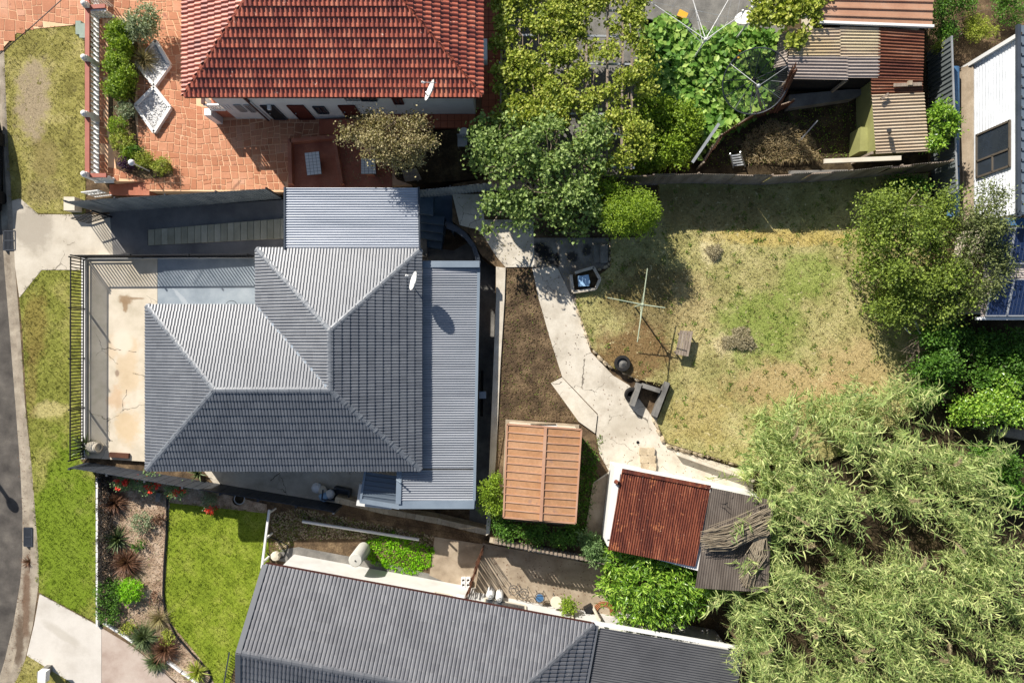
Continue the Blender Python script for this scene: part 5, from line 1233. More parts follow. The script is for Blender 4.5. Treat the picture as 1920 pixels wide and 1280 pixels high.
# ------------------------------------------------------------------ red neighbour's front garden
bal = thing('balustrade', 'white balustrade with terracotta rail along the street side', 'balustrade', P(184, 180, TZ))
hz = TZ + 0.75
MB().prism(pp([(176, -60), (186, -60), (186, 334), (176, 334)], TZ), 0, TZ + 0.02).build('base_wall', m_white, bal)
MB().beam(P(164.5, -60, hz), P(164.5, 332, hz), 0.20, 0.10).build('hand_rail', m_terr_rail, bal)
bx_ = P(164.5, 0, hz).x; bmsh = MB().lathe((0, 0, 0), [(0.075, 0), (0.075, 0.05), (0.04, 0.1), (0.07, 0.28), (0.045, 0.48), (0.035, 0.62), (0.075, 0.66), (0.075, 0.70)], 8).mesh('baluster', m_white)
for k in range(34): link('baluster', bmsh, bal, Matrix.Translation(V3_(bx_, P(0, 22 + k * 9.3, hz).y, TZ + 0.02)))
for py in (12, 112, 216, 329):
    MB().box((bx_, P(0, py, hz).y, TZ + 0.5), (0.22, 0.22, 1.0)).build('pillar', m_white, bal); MB().ball((bx_, P(0, py, hz).y, TZ + 1.06), 0.13, 0.9).build('finial', m_white, bal)
bl2 = thing('balustrade', 'short white balustrade turning the corner above the garden steps', 'balustrade', P(200, 338, TZ))
MB().beam(P(168, 329, hz), P(200, 329, hz), 0.18, 0.10).build('hand_rail', m_terr_rail, bl2)
for k in range(5): q = P(172 + k * 6, 329, hz); link('baluster', bmsh, bl2, Matrix.Translation(V3_(q.x, q.y, TZ + .02)))
MB().beam(P(178, 338, TZ), P(214, 338, TZ), 0.25, 0.06).build('base_wall', m_white, bl2)
bl3 = thing('balustrade', 'short white balustrade beside the top gate', 'balustrade', P(190, 22, TZ))
for k in range(5): q = P(170 + k * 6.5, 18, hz); link('baluster', bmsh, bl3, Matrix.Translation(V3_(q.x, q.y, TZ + .02)))
MB().beam(P(166, 14, hz), P(198, 12, hz), 0.18, 0.10).build('hand_rail', m_terr_rail, bl3)
gs = thing('stair', 'terracotta steps descending to the ornate white gate', 'stair', P(240, 352, 0))
for i in range(8): x = 205 + i * 9; MB().prism(pp([(x, 346 - i * 0.6), (280, 341), (280, 366), (x, 366)], 0.1 * (i + 1)), 0, 0.1 * (i + 1)).build('step', m_terr_flat, gs)
wg = thing('gate', 'ornate white iron gate with scrolled wheels', 'gate', P(185, 362, 0))
ga, gb = P(168, 366, .5), P(201, 362, .5)
for k in range(9): p = ga.lerp(gb, k / 8); MB().tube(V3_(p.x, p.y, .05), V3_(p.x, p.y, 1.15), 0.014, n=6).build('bar', m_white, wg)
for zz in (.1, .6, 1.15): MB().beam(ga + V3_(0, 0, zz - .5), gb + V3_(0, 0, zz - .5), 0.04, 0.04).build('rail', m_white, wg)
for u in (.25, .75):
    p = ga.lerp(gb, u); MB().ring((p.x, p.y, 0.85), 0.2, 0.025, 16, 6, Matrix.Rotation(R(90), 3, 'X')).build('scroll', m_white, wg)
pm_ = thing('gate', 'low white gate at the top of the balustrade', 'gate', P(180, 4, TZ))
for k in range(7): q = P(166 + k * 5, -2, TZ + .8); MB().box((q.x, q.y, TZ + .45), (0.04, 0.04, 0.8)).build('bar', m_white, pm_)
for zz in (.1, .85): MB().beam(P(164, -2, TZ + zz), P(198, -2, TZ + zz), 0.05, 0.05).build('rail', m_white, pm_)
def diamond(label, pts, z):
    t = thing('diamond_planter', label, 'planter', P(*pts[0], z)); n = len(pts); c = sum((P(*p, z) for p in pts), Vector()) / n
    for i in range(n):
        a, b = P(*pts[i], z + .1), P(*pts[(i + 1) % n], z + .1); MB().beam(a, b, 0.14, 0.2).build('rim', m_white, t)
    MB().prism([c.lerp(P(*p, z), .95) for p in pts], z, z + .1).build('gravel_base', m_gravel, t)
    C = scatter(pts, 160, z + .1); mm = MB()
    for q in C:
        s_ = random.uniform(.02, .05); mm.box((q[0], q[1], z + .11), (s_ * 1.4, s_, s_), rz=random.uniform(0, 3))
    stuff(mm.build('pebbles', m_pebble, t))
diamond('white rimmed diamond planter of grey gravel beside a grey green bush', [(293, 78), (319, 122), (290, 162), (257, 120)], TZ)
diamond('white rimmed diamond planter filled with white pebbles only', [(290, 164), (320, 202), (290, 249), (255, 199)], TZ)
gbed = MB(); gbed.prism(pp([(202, 40), (252, 40), (262, 120), (250, 200), (262, 300), (320, 306), (325, 330), (270, 336), (218, 316), (204, 240)], TZ + .03), TZ - .1, TZ + .03); struct(gbed.build('garden_bed', m_soil))
gl = thing('garden_lamp', 'white globe lamp on a post beside the shrubs', 'lamp', P(281, 321, TZ))
q = P(281, 321, TZ); tz_ = TZ + 1.45; MB().tube(q, V3_(q.x, q.y, tz_), 0.03, n=8).build('post', m_white, gl); MB().ball((q.x, q.y, tz_ + .12), 0.14).build('globe', m_white, gl, True)
slab('barbecue_court', [(542, 262), (735, 252), (735, 350), (540, 352)], TZ + 0.015, m_terr_flat, 0.1)
for lab, a, b in (('low brown wall round the upper side of the sunken court', (546, 266), (632, 258)), ('low brown wall on the left of the sunken court', (545, 262), (547, 346)), ('low brown wall between the two tiled tables', (628, 262), (642, 346))):
    tag(MB().beam(P(*a, TZ + .2), P(*b, TZ + .2), 0.16, 0.42).build('low_wall', m_terr_flat), lab, 'wall')
def ttable(label, pts, nx, ny):
    z = TZ + .75; t = thing('tiled_table', label, 'table', P(*pts[0], TZ)); a, b, c, d = [P(x, y, z) for x, y in pts]
    mm = MB(); mm.add([a, b, c, d] + [p - V3_(0, 0, .08) for p in (a, b, c, d)], [(3, 2, 1, 0), (4, 5, 6, 7), (0, 1, 5, 4), (1, 2, 6, 5), (2, 3, 7, 6), (3, 0, 4, 7)]); mm.build('table_top', m_greyconc, t)
    for i in range(nx):
        for j in range(ny):
            e = quadp(a, b, c, d, (i + .05) / nx, (i + .95) / nx, (j + .05) / ny, (j + .95) / ny); u = V3_(0, 0, .012)
            MB().add([p + u for p in e] + e, [(3, 2, 1, 0), (0, 1, 5, 4), (1, 2, 6, 5), (2, 3, 7, 6), (3, 0, 4, 7)]).build('tile', m_white, t)
    ce = (a + c) / 2; MB().box((ce.x, ce.y, TZ + .33), (0.35, 0.6, 0.66)).build('pedestal', m_terr_flat, t)
ttable('white tiled outdoor table in the open brown court', [(571, 287), (598, 284), (603, 326), (576, 329)], 4, 7)
ttable('white tiled outdoor table half under the small bare tree', [(677, 297), (703, 297), (705, 326), (677, 326)], 4, 6)
wt = thing('round_table', 'small round white table by the dark gap near the walkway', 'table', P(870, 250, BZ - .2)); q = P(870, 248, BZ + .5)
MB().lathe(q, [(1e-4, 0), (0.2, 0), (0.2, 0.03), (1e-4, 0.03)], 18).build('table_top', m_white, wt); MB().tube((q.x, q.y, BZ - .2), q, 0.03).build('leg', m_white, wt)
ch = thing('chair', 'grey metal folding chair in the dark gap near the walkway', 'chair', P(867, 266, BZ - .2)); q = P(867, 266, BZ + .25)
MB().box(q, (0.42, 0.42, 0.03)).build('seat', m_steel, ch); MB().box(q + V3_(0, .2, .25), (0.42, 0.04, 0.4)).build('backrest', m_steel, ch)
for sx in (-1, 1):
    for sy in (-1, 1): MB().tube(q + V3_(sx * .18, sy * .18, 0), V3_(q.x + sx * .18, q.y + sy * .18, BZ - .2), 0.015, n=6).build('leg', m_steel, ch)
struct(MB().prism(pp([(835, 244), (905, 240), (905, 335), (780, 345), (740, 330), (740, 260)], BZ - .2), 0, BZ - .2).build('garden_bed', m_darksoil))
pk = thing('pallet', 'weathered timber pallet lying below the small bare tree', 'pallet', P(765, 332, BZ - .1))
for k in range(6): MB().beam(P(754 + k * 1.0, 322 + k * 3.4, BZ + .1), P(782 + k * 1.6, 318 + k * 3.4, BZ + .1), 0.09, 0.02).build('slat', m_wood, pk)
for k in range(2): MB().beam(P(758 + k * 20, 322, BZ), P(762 + k * 22, 340, BZ), 0.08, 0.1).build('bearer', m_wood, pk)
# things in the gap below the main house
bnx = thing('rubbish_trailer', 'small grey trailer box with bags in the gap below the grey house', 'trailer', P(640, 925, 0))
for a, b in (((628, 912), (657, 918)), ((657, 918), (655, 938)), ((655, 938), (606, 934)), ((606, 934), (608, 916))): MB().beam(P(*a, .3), P(*b, .3), 0.05, 0.5).build('side', m_charcoal, bnx)
MB().prism(pp([(608, 916), (657, 918), (655, 938), (606, 934)], .1), .05, .1).build('floor', m_charcoal, bnx)
for lab, x, y, s_, mt in (('white bag nearest the house wall in the gap below the grey house', 594, 914, .26, m_white), ('white bag beside the dark trailer in the gap', 604, 918, .24, m_cream), ('pale blue bag at the corner of the dark trailer', 608, 930, .26, m_blue), ('white carton standing in the dark trailer', 619, 926, .24, m_white)):
    o = MB().ball(P(x, y, .35), s_, .7, 8, 5); tag(o.build('rubbish_bag', mt), lab, 'bag')
# agave pot at the front corner and drum
pt = thing('plant_pot', 'white pot lying on its side by the street fence corner', 'pot', P(174, 838, .2))
MB().lathe(P(176, 838, .42), [(1e-4, -.3), (.22, -.28), (.27, 0), (.26, .25), (.2, .3), (.17, .28), (.2, .2), (1e-4, .15)], 16, Matrix.Rotation(R(70), 3, 'Y')).build('pot_body', m_cream, pt, True)
tag(MB().box(P(224, 853, .26), (0.9, 0.22, 0.12), rz=-.06).build('timber_beam', m_brownwood), 'dark brown timber offcut lying at the foot of the beige slab', 'timber')
frm = thing('washing_frame', 'black wire airer lying on the blue grey slab', 'airer', P(445, 575, .2))
mm = MB(); mm.ring(P(434, 575, .5), .28, .012, 16, 5); mm.build('hoop', m_black, frm)
mm = MB(); mm.path([P(455, 585, .25), P(452, 572, .6), P(466, 572, .6), P(470, 584, .25)], .014); mm.build('stand', m_black, frm); MB().box(P(453, 576, .4), (.3, .25, .3)).build('basket', m_charcoal, frm)
# ------------------------------------------------------------------ lower neighbour's side yard
wh_ = thing('water_heater', 'grey cylindrical water heater beside the white wall', 'water heater', P(680, 1027, .02)); b_ = P(682, 1028, .02)
MB().lathe(b_, [(.31, 0), (.31, 1.75), (.27, 1.8), (1e-4, 1.82)], 24).build('tank', M('tank_grey', [(176, 174, 164), (190, 188, 178)], 2, .5), wh_, True)
MB().lathe(b_ + V3_(0, 0, 1.83), [(.03, 0), (.03, .03), (1e-4, .03)], 8).build('cap', m_black, wh_); MB().tube(b_ + V3_(.33, -.1, .1), b_ + V3_(.33, -.1, 1.5), .025).build('pipe', m_steel, wh_)
tag(MB().tube(P(567, 977, .15), P(786, 1011, .15), .07, n=10).build('plastic_pipe', m_white), 'long white plastic pipe lying across the side yard', 'pipe')
fr_ = thing('boundary_rail', 'white painted rail between the lush lawn and the side yard', 'fence', P(495, 1010, 0))
MB().beam(P(505, 955, 1.0), P(491, 1064, 1.0), .09, .12).build('rail', m_white, fr_)
for y in (962, 1010, 1055): q = P(504 - (y - 955) * .13, y, 1.0); MB().box((q.x, q.y, .48), (.08, .08, .96)).build('post', m_white, fr_)
for lab, x, y in (('white gas bottle nearest the brushwood screen', 918, 1112), ('white gas bottle nearer the row of wire chairs', 935, 1117)):
    g_ = thing('gas_bottle', lab, 'gas bottle', P(x + 2, y - 7, .6)); q = P(x + 2, y - 7, .6); MB().lathe(q, [(.14, 0), (.18, .08), (.18, .7), (.12, .86), (.05, .9), (1e-4, .92)], 16).build('cylinder', m_white, g_, True); MB().ring(q + V3_(0, 0, .95), .1, .015, 12, 5).build('collar', m_steel, g_)
bb2 = thing('hollow_blocks', 'stack of white hollow blocks at the end of the tan path', 'blocks', P(874, 1090, 0.03))
for i in range(2):
    for j in range(2):
        mm = MB(); c0_ = P(869 + i * 9, 1086 + j * 9, .15)
        for dx, dy, sx, sy in ((-.08, 0, .04, .2), (.08, 0, .04, .2), (0, -.08, .12, .04), (0, .08, .12, .04)): mm.box(c0_ + V3_(dx, dy, 0), (sx, sy, .24))
        mm.build('block', m_white, bb2)
for lab, x, y in (('wire garden chair nearest the gas bottles', 963, 1106), ('second wire garden chair from the gas bottles', 982, 1112), ('wire garden chair holding a blue cushion', 1012, 1120)):
    c_ = thing('wire_chair', lab, 'chair', P(x, y, .6), 'wire garden chairs along the white wall'); q = P(x, y, 1.05)
    mm = MB(); mm.ring(q, .22, .014, 16, 5); mm.ring(q, .1, .01, 10, 4); mm.build('seat', m_charcoal, c_)
    MB().path([q + V3_(-.2, .05, 0), q + V3_(-.14, .22, .42), q + V3_(0, .26, .5), q + V3_(.14, .22, .42), q + V3_(.2, .05, 0)], .014).build('backrest', m_charcoal, c_)
    for a in range(4): MB().tube(q + V3_(.18 * math.cos(a * 1.57 + .7), .18 * math.sin(a * 1.57 + .7), 0), V3_(q.x + .26 * math.cos(a * 1.57 + .7), q.y + .26 * math.sin(a * 1.57 + .7), .6), .012, n=5).build('leg', m_charcoal, c_)
    if 'cushion' in lab: MB().lathe(q, [(1e-4, .0), (.18, .01), (.18, .05), (1e-4, .06)], 14).build('cushion', m_bluepaint, c_)
rt = thing('round_table', 'round glass topped garden table beside the potted plant', 'table', P(1043, 1125, .6)); q = P(1043, 1128, 1.2)
MB().lathe(q, [(1e-4, 0), (.26, 0), (.27, .015), (.26, .03), (1e-4, .03)], 20).build('table_top', m_cream, rt)
for a in range(3): MB().tube(q, V3_(q.x + .22 * math.cos(a * 2.1), q.y + .22 * math.sin(a * 2.1), .6), .015, n=5).build('leg', m_charcoal, rt)
hs_ = thing('hose', 'coiled brown garden hose under the glossy leaved tree', 'hose', P(1128, 1146, .6))
for r_ in (.5, .44, .38, .32): MB().ring(P(1132, 1148, .65), r_, .02, 28, 5).build('coil', M('hose_brown', [(150, 96, 60), (166, 110, 74)], 2, .5), hs_)
tag(MB().box(P(1104, 1141, .8), (.4, .3, .35), rz=.5).build('tool_box', m_black), 'black tool box beside the downpipe of the white wall', 'box')
tag(MB().box(P(1420, 5, BZ + 1), (0.3, 0.3, 0.5)).build('plastic_crate', m_white), 'white plastic tub under the far pergola', 'crate')
tag(MB().box(P(1279, 29, BZ + .25), (.42, .3, .2), rz=-.45).build('plastic_crate', m_yellow), 'yellow plastic crate at the edge of the vegetable patch', 'crate')
tag(MB().lathe(P(1212, 60, BZ + .03), [(1e-4, 0), (.26, 0), (.34, .55), (.3, .55), (.25, .2), (1e-4, .18)], 18).build('garden_tub', m_black), 'round black tub at the left of the vegetable patch', 'tub')
dish('satellite_dish', 'white round satellite dish standing by the far pergola', P(1412, 60, BZ + .1), P(1399, 37, BZ + 1.9), 0.46, m_white, (-.3, .55, .78))
# big mesh dish
MD = thing('mesh_dish', 'large black mesh satellite dish with radial ribs', 'satellite dish', P(1430, 215, BZ)); c = P(1414, 150, BZ + 1.9); rd = 1.32
aim = Vector((-.15, -.62, 1.0)).normalized(); xx = Vector((1, 0, 0)); xx = (xx - aim * xx.dot(aim)).normalized(); Mx = Matrix((xx, aim.cross(xx), aim)).transposed()
def dp(r, a): return c + Mx @ Vector((r * math.cos(a), r * math.sin(a), .28 * r * r / rd))
for k in range(12): MB().path([dp(rd * i / 4, k * math.pi / 6) for i in range(5)], .02, 5).build('rib', m_charcoal, MD)
mm = MB(); mm.path([dp(rd, i * math.pi / 24) for i in range(49)], .028, 5); mm.build('rim', m_charcoal, MD)
mm = MB()
for rr in np.linspace(.08, 1, 24): mm.path([dp(rd * rr, i * math.pi / 16) for i in range(33)], .0045, 3)
for k in range(96): mm.path([dp(rd * i / 3, k * math.pi / 48) for i in range(1, 4)], .004, 3)
mm.build('mesh', m_charcoal, MD); hub = dp(0, 0); fd = c + aim * 1.15
MB().ball(hub, .1).build('hub', m_black, MD); MB().ball(fd, .09).build('receiver', m_steel, MD)
for a in (.5, 2.6, 4.7): MB().tube(dp(rd, a), fd, .014, n=5).build('feed_strut', m_steel, MD)
MB().tube(P(1430, 215, BZ), hub, .06).build('mast', m_steel, MD)
fp = MB(); fp.tube(P(1862, 806, BZ + .55), P(1990, 826, BZ + .3), .22, .26, 12); tag(fp.build('timber_pole', m_wood), 'thick grey timber pole lying among the reeds', 'pole')
for lab, a, b in (('white plastic offcut under the back tree, longer one', (1716, 602), (1726, 628)), ('white plastic offcut under the back tree, shorter one', (1696, 614), (1708, 626))): tag(MB().tube(P(*a, BZ + .4), P(*b, BZ + .5), .04, n=8).build('plastic_pipe', m_white), lab, 'pipe')
tag(MB().prism(pp([(1480, 320), (1590, 318), (1590, 324), (1480, 327)], BZ + .3), BZ + .2, BZ + .3).build('concrete_slab', m_greyconc), 'grey slab lying at the foot of the top fence', 'slab')
pp_ = thing('pergola', 'long pergola frame of pale slats carrying the grape vine', 'pergola', P(1080, 170, BZ)); zp = BZ + 2.35
for x in (942, 975, 1032, 1066, 1100, 1140, 1168, 1186): MB().beam(P(x, -30, zp), P(x - 3, 318 if x > 1090 else 225, zp), .09, .07).build('slat', m_wood, pp_)
for y in (18, 66, 118, 212, 250, 312): MB().beam(P(936 if y < 240 else 1115, y, zp - .07), P(1190, y + 3, zp - .07), .08, .07).build('crossbeam', m_steel, pp_)
for x in (945, 1066, 1186):
    for y in (20, 118, 212): q = P(x, y, zp); MB().box((q.x, q.y, (BZ + zp) / 2), (.09, .09, zp - BZ)).build('post', m_wood, pp_)
pq = thing('pergola', 'small white pipe pergola beside the salmon roofed shed', 'pergola', P(1470, 30, BZ))
for a, b in (((1410, 0), (1410, 40)), ((1460, -10), (1460, 38)), ((1528, -10), (1528, 34)), ((1406, 34), (1532, 32)), ((1406, 2), (1532, 0))): MB().tube(P(*a, zp), P(*b, zp), .04, n=8).build('pipe', m_white, pq)
for x in (1410, 1528): q = P(x, 33, zp); MB().tube((q.x, q.y, BZ), q, .04, n=8).build('post', m_white, pq)
# garden edging strips below
eg = thing('garden_edging', 'white block edging between verge lawn and mulched garden', 'edging', P(184, 1000, 0))
for k in range(14): y = 895 + k * 20; MB().beam(P(183.5, y, .1), P(183.5, y + 18, .1), .09, .18).build('block', m_white, eg)
eg = thing('garden_edging', 'white block edging beside the lower driveway garden', 'edging', P(220, 1180, 0))
for a, b in (((196, 1166), (222, 1183)), ((224, 1184), (250, 1202)), ((314, 1238), (340, 1258)), ((342, 1259), (372, 1280))): MB().beam(P(*a, .1), P(*b, .1), .1, .18).build('block', m_white, eg)
ed = MB(); pts = [(314, 930), (312, 1000), (308, 1060), (306, 1110), (310, 1150), (330, 1190), (360, 1225), (390, 1255), (396, 1270), (388, 1285)]
ed.path([P(x, y, .06) for x, y in pts], .05, 6); tag(ed.build('garden_edging', m_black), 'black curved edging strip between mulched garden and lush lawn', 'edging')
tag(MB().box(P(298, 931, .12), (.2, .42, .2), rz=-.15).build('concrete_block', m_greyconc), 'single grey block standing in the mulched garden', 'block')
ps = thing('plant_pot', 'round grey pot with dark soil below the boundary fence', 'pot', P(450, 940, 0)); MB().ring(P(449, 935, .3), .24, .025, 20, 6).build('rim', m_steel, ps); MB().lathe(P(449, 935, .0), [(.2, 0), (.24, .26), (1e-4, .26)], 18).build('pot_body', m_darksoil, ps)
tag(MB().lathe(P(1, 1, 0) * 0 + P(519, 1040, .03), [(1e-4, 0), (.2, 0), (.23, .2), (.18, .3), (1e-4, .34)], 9).build('garden_rock', m_cream), 'pale rock pile at the corner of the charcoal roofed house', 'rock')
mm = MB(); mm.path([P(505, 1005, .05), P(520, 1012, .05), P(540, 1022, .05), P(532, 1044, .05), P(512, 1050, .05), P(500, 1035, .05)], .022, 6); tag(mm.build('garden_hose', m_black), 'black hose curling beside the white boundary rail', 'hose')
# ------------------------------------------------------------------ leaf materials
l_vine = LEAF('vine_leaf', [(70, 80, 28), (98, 110, 38), (128, 134, 54), (152, 146, 84)], 0.3, patch=.5, pscale=1.2)
l_fig = LEAF('fig_leaf', [(54, 72, 34), (80, 98, 48), (106, 122, 66), (128, 140, 88)], 0.3)
l_hedge = LEAF('hedge_leaf', [(62, 82, 18), (92, 112, 28), (122, 138, 42)], 0.3)
l_pump = LEAF('pumpkin_leaf', [(46, 76, 24), (74, 106, 38), (104, 130, 56), (142, 156, 84)], 0.3)
l_autumn = LEAF('autumn_leaf', [(88, 78, 50), (114, 104, 70), (138, 128, 94), (120, 118, 70)], 0.25, g=1.5)
l_tree = LEAF('tree_leaf', [(42, 54, 22), (70, 84, 32), (104, 118, 46), (140, 150, 74)], 0.3, patch=.6, pscale=1.3)
l_dark = LEAF('dark_tree_leaf', [(44, 50, 28), (66, 74, 40), (92, 100, 56), (120, 124, 84)], 0.22)
l_green = LEAF('green_leaf', [(36, 60, 18), (60, 90, 28), (86, 116, 42)], 0.3)
l_glossy = LEAF('glossy_leaf', [(48, 76, 18), (76, 106, 28), (108, 134, 44), (130, 148, 64)], 0.25, rough=0.35, spec=0.5)
l_bright = LEAF('bright_leaf', [(78, 118, 18), (104, 146, 26), (126, 162, 38)], 0.35)
l_grey = LEAF('grey_green_leaf', [(74, 86, 62), (100, 110, 82), (130, 138, 110)], 0.2)
l_oleander = LEAF('oleander_leaf', [(62, 86, 48), (90, 112, 68), (118, 136, 92)], 0.2)
l_purple = LEAF('purple_leaf', [(34, 16, 34), (52, 26, 48)], 0.15)
l_black = LEAF('black_leaf', [(22, 20, 18), (38, 34, 30), (56, 50, 42)], 0.1)
l_red = LEAF('red_flower', [(156, 34, 26), (186, 60, 44), (200, 92, 78)], 0.2)
l_brown = LEAF('bronze_blade', [(74, 50, 36), (100, 70, 52), (138, 104, 80)], 0.2, g=1.15)
l_strap = LEAF('strap_leaf', [(50, 62, 36), (78, 92, 56), (112, 122, 84)], 0.2, g=1.3)
l_straw = LEAF('straw', [(112, 96, 66), (142, 124, 88), (164, 148, 112)], 0.2, g=1.2)
l_clip = LEAF('grey_straw', [(118, 108, 82), (146, 136, 106), (166, 156, 126)], 0.2, g=1.15)
l_reed = LEAF('reed_leaf', [(62, 82, 42), (92, 110, 58), (122, 136, 78), (148, 154, 98), (172, 170, 124)], 0.3, patch=.45, pscale=0.8, g=1.62)
l_plume = LEAF('reed_plume', [(150, 136, 104), (172, 156, 122)], 0.3, g=1.0)
l_weed = LEAF('weed_leaf', [(52, 72, 24), (82, 100, 36), (110, 124, 50)], 0.3)
m_reedstem = M('reed_stem', [(128, 130, 84), (156, 150, 104), (172, 162, 122)], 3, 0.7)
m_drystem = M('dry_cane', [(110, 98, 82), (138, 126, 106), (164, 152, 130)], 4, 0.85, island=0.6)
m_twig = M('pale_twig', [(124, 108, 88), (150, 134, 112)], 3, 0.9)
# ------------------------------------------------------------------ grass
grass('grass', V1, 520, 0.02, 0.075, m_lawn_dry, 'dry patchy grass of the upper street verge', holes=[(62, 185, 34, 82, .12), (85, 300, 22, 40, .5)])
grass('grass', V2, 620, 0.02, 0.085, m_lawn_mid, 'green grass of the long street verge', holes=[(92, 770, 30, 16, .4)])
grass('grass', V3, 520, 0.02, 0.07, m_lawn_dry, 'grass of the lower street verge')
grass('grass', V4, 640, 0.02, 0.085, m_lawn_lush, 'lush grass of the lower neighbour front lawn')
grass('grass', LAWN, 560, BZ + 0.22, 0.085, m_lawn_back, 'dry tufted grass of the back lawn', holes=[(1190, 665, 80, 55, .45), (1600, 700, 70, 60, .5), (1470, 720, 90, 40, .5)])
def clods(label, poly, dens, z, mat, s0=.02, s1=.06, parent=None):
    C = scatter(poly, dens, z); n = len(C); bmv = []; F = []
    sz = RNG.uniform(s0, s1, n)[:, None]
    base = np.array([[1, 0, 0], [-.5, .87, 0], [-.5, -.87, 0], [0, 0, .7]])
    V = C[:, None, :] + base[None] * sz[:, None, :] * RNG.uniform(.7, 1.3, (n, 4, 1))
    a = RNG.uniform(0, 6.28, n); idx = np.arange(n)[:, None] * 4
    F = np.concatenate([idx + np.array([[0, 1, 3]]), idx + np.array([[1, 2, 3]]), idx + np.array([[2, 0, 3]])])
    o = bpy.data.objects.new('soil_clods', mesh_np('soil_clods', V.reshape(-1, 3), F, mat)); COL.objects.link(o)
    stuff(o, label, 'soil'); return o
BED = [(948, 503), (998, 503), (1010, 560), (1030, 630), (1054, 704), (1033, 718), (1088, 792), (955, 785), (948, 800), (930, 900), (918, 905), (926, 700), (932, 570)]
clods('crumbly soil clods of the long garden bed', BED, 120, BZ + .02, m_soil)
o = grass('weeds', BED, 60, BZ + .02, 0.07, l_weed, 'sparse low weeds in the long garden bed', width=.035)
o = grass('weeds', [(955, 690), (1030, 690), (1075, 780), (960, 780)], 90, BZ + .02, 0.06, l_straw, 'dry weeds at the lower end of the garden bed', width=.03)
GARD = [(186, 890), (310, 905), (308, 1120), (318, 1165), (380, 1240), (400, 1280), (340, 1280), (240, 1195), (186, 1160)]
clods('bark mulch of the lower front garden', GARD, 220, .03, m_soil2, .015, .05)
grass('weeds', GARD, 25, .03, 0.09, l_weed, 'small weeds in the mulched garden', width=.03)
grass('ground_cover', [(690, 1015), (730, 1000), (770, 1012), (812, 1030), (805, 1062), (770, 1075), (700, 1055), (685, 1040)], 750, .02, 0.13, l_bright, 'bright green ground cover beside the water heater', width=.06)
grass('ground_cover', [(505, 985), (560, 975), (560, 1005), (540, 1030), (508, 1040)], 520, .02, 0.09, m_lawn_lush, 'grass patch beside the white boundary rail')
grass('weeds', [(560, 960), (800, 1000), (800, 1020), (560, 985)], 220, .02, 0.10, l_weed, 'weeds along the long white pipe', width=.04)
grass('weeds', [(1090, 815), (1118, 850), (1120, 900), (1095, 1010), (1078, 1000)], 500, BZ + .0, 0.22, l_green, 'tall weeds at the right side of the tan shed', width=.05)
grass('weeds', [(1118, 815), (1132, 820), (1128, 855), (1120, 850)], 300, BZ + .04, 0.12, l_weed, 'weeds in the gap of the concrete path', width=.05)
grass('weeds', [(1310, 315), (1345, 265), (1480, 205), (1600, 195), (1615, 290), (1540, 300)], 110, BZ + .02, 0.14, l_weed, 'weeds in the dark yard below the patchwork shed', width=.05)
grass('weeds', [(925, 350), (1130, 350), (1140, 440), (1000, 440), (905, 412)], 160, BZ + .02, 0.12, l_green, 'weeds under the loose leaved tree', width=.05)
# ------------------------------------------------------------------ climbing and ground vines
gv = thing('grape_vine', 'yellow green grape vine sprawling over the long slatted pergola', 'vine', P(945, 215, BZ))
vb = []
for k in range(230):
    x = random.uniform(930, 1212); y = random.uniform(-15, 325)
    if y > 230 and x < 1100: continue
    dens = 1.0 if x < 990 else (0.85 if x < 1070 else 0.5)
    if y < 60: dens = max(dens, .8) if x < 1120 else .5
    if random.random() > dens: continue
    vb.append(eb(x, y, random.uniform(10, 24), random.uniform(9, 20), zp + random.uniform(-.1, .25), random.uniform(.12, .3)))
foliage('foliage', vb, 36000, 0.105, 0.10, l_vine, gv, clump=.22, per=8, up=.8, inner=.1, zmin=BZ + .3)
st_ = MB()
for k in range(46):
    x = random.uniform(940, 1195); y = random.uniform(0, 300); a = P(x, y, zp + .08); b = P(x + random.uniform(-14, 14), y + random.uniform(-45, 45), zp + random.uniform(.05, .25)); m__ = a.lerp(b, .5) + V3_(random.uniform(-.15, .15), random.uniform(-.15, .15), .08)
    st_.path([a, m__, b], .022, 5, .5)
for x, y in ((945, 215), (1066, 212), (1186, 118)): q = P(x, y, zp); st_.path([V3_(q.x + .1, q.y, BZ), V3_(q.x + .16, q.y + .05, BZ + 1.2), V3_(q.x + .08, q.y, zp)], .045, 6, .6)
st_.build('stems', m_twig, gv)
gv2 = thing('grape_vine', 'yellow green vine over the small white pipe pergola', 'vine', P(1528, 33, BZ))
foliage('foliage', [eb(random.uniform(1405, 1545), random.uniform(-10, 40), 12, 10, zp + .1, .2) for _ in range(34)] + [eb(1500, 68, 22, 14, BZ + 2.4, .15), eb(1492, 78, 14, 12, BZ + 2.4, .15), eb(1530, 40, 10, 18, zp, .2)], 3600, .15, .14, l_vine, gv2, clump=.2, per=8, up=.8, inner=.1)
MB().path([P(1528, 36, BZ), P(1526, 30, BZ + 1.4), P(1500, 22, zp)], .04, 6, .5).build('stems', m_twig, gv2)
pv = thing('pumpkin_vine', 'broad leaved pumpkin vine covering the vegetable patch', 'vine', P(1330, 160, BZ))
PV = [(1208, 42), (1255, 28), (1285, 40), (1300, 62), (1380, 50), (1460, 60), (1452, 130), (1462, 190), (1360, 250), (1330, 275), (1300, 300), (1262, 260), (1210, 180), (1200, 110)]
C = scatter(PV, 62, BZ + .42); C[:, 2] += RNG.uniform(-.3, .22, len(C)) + .12 * np.sin(C[:, 0] * 2.3) * np.sin(C[:, 1] * 2.9); n = len(C)
leaf_mesh('leaves', C, np.c_[RNG.normal(size=(n, 2)), RNG.uniform(-.25, .25, n)], np.c_[RNG.normal(size=(n, 2)) * .4, np.ones(n)], RNG.uniform(.16, .36, n), RNG.uniform(.16, .34, n), l_pump, pv, .1, True)
C = scatter(PV, 40, BZ + .15); n = len(C)
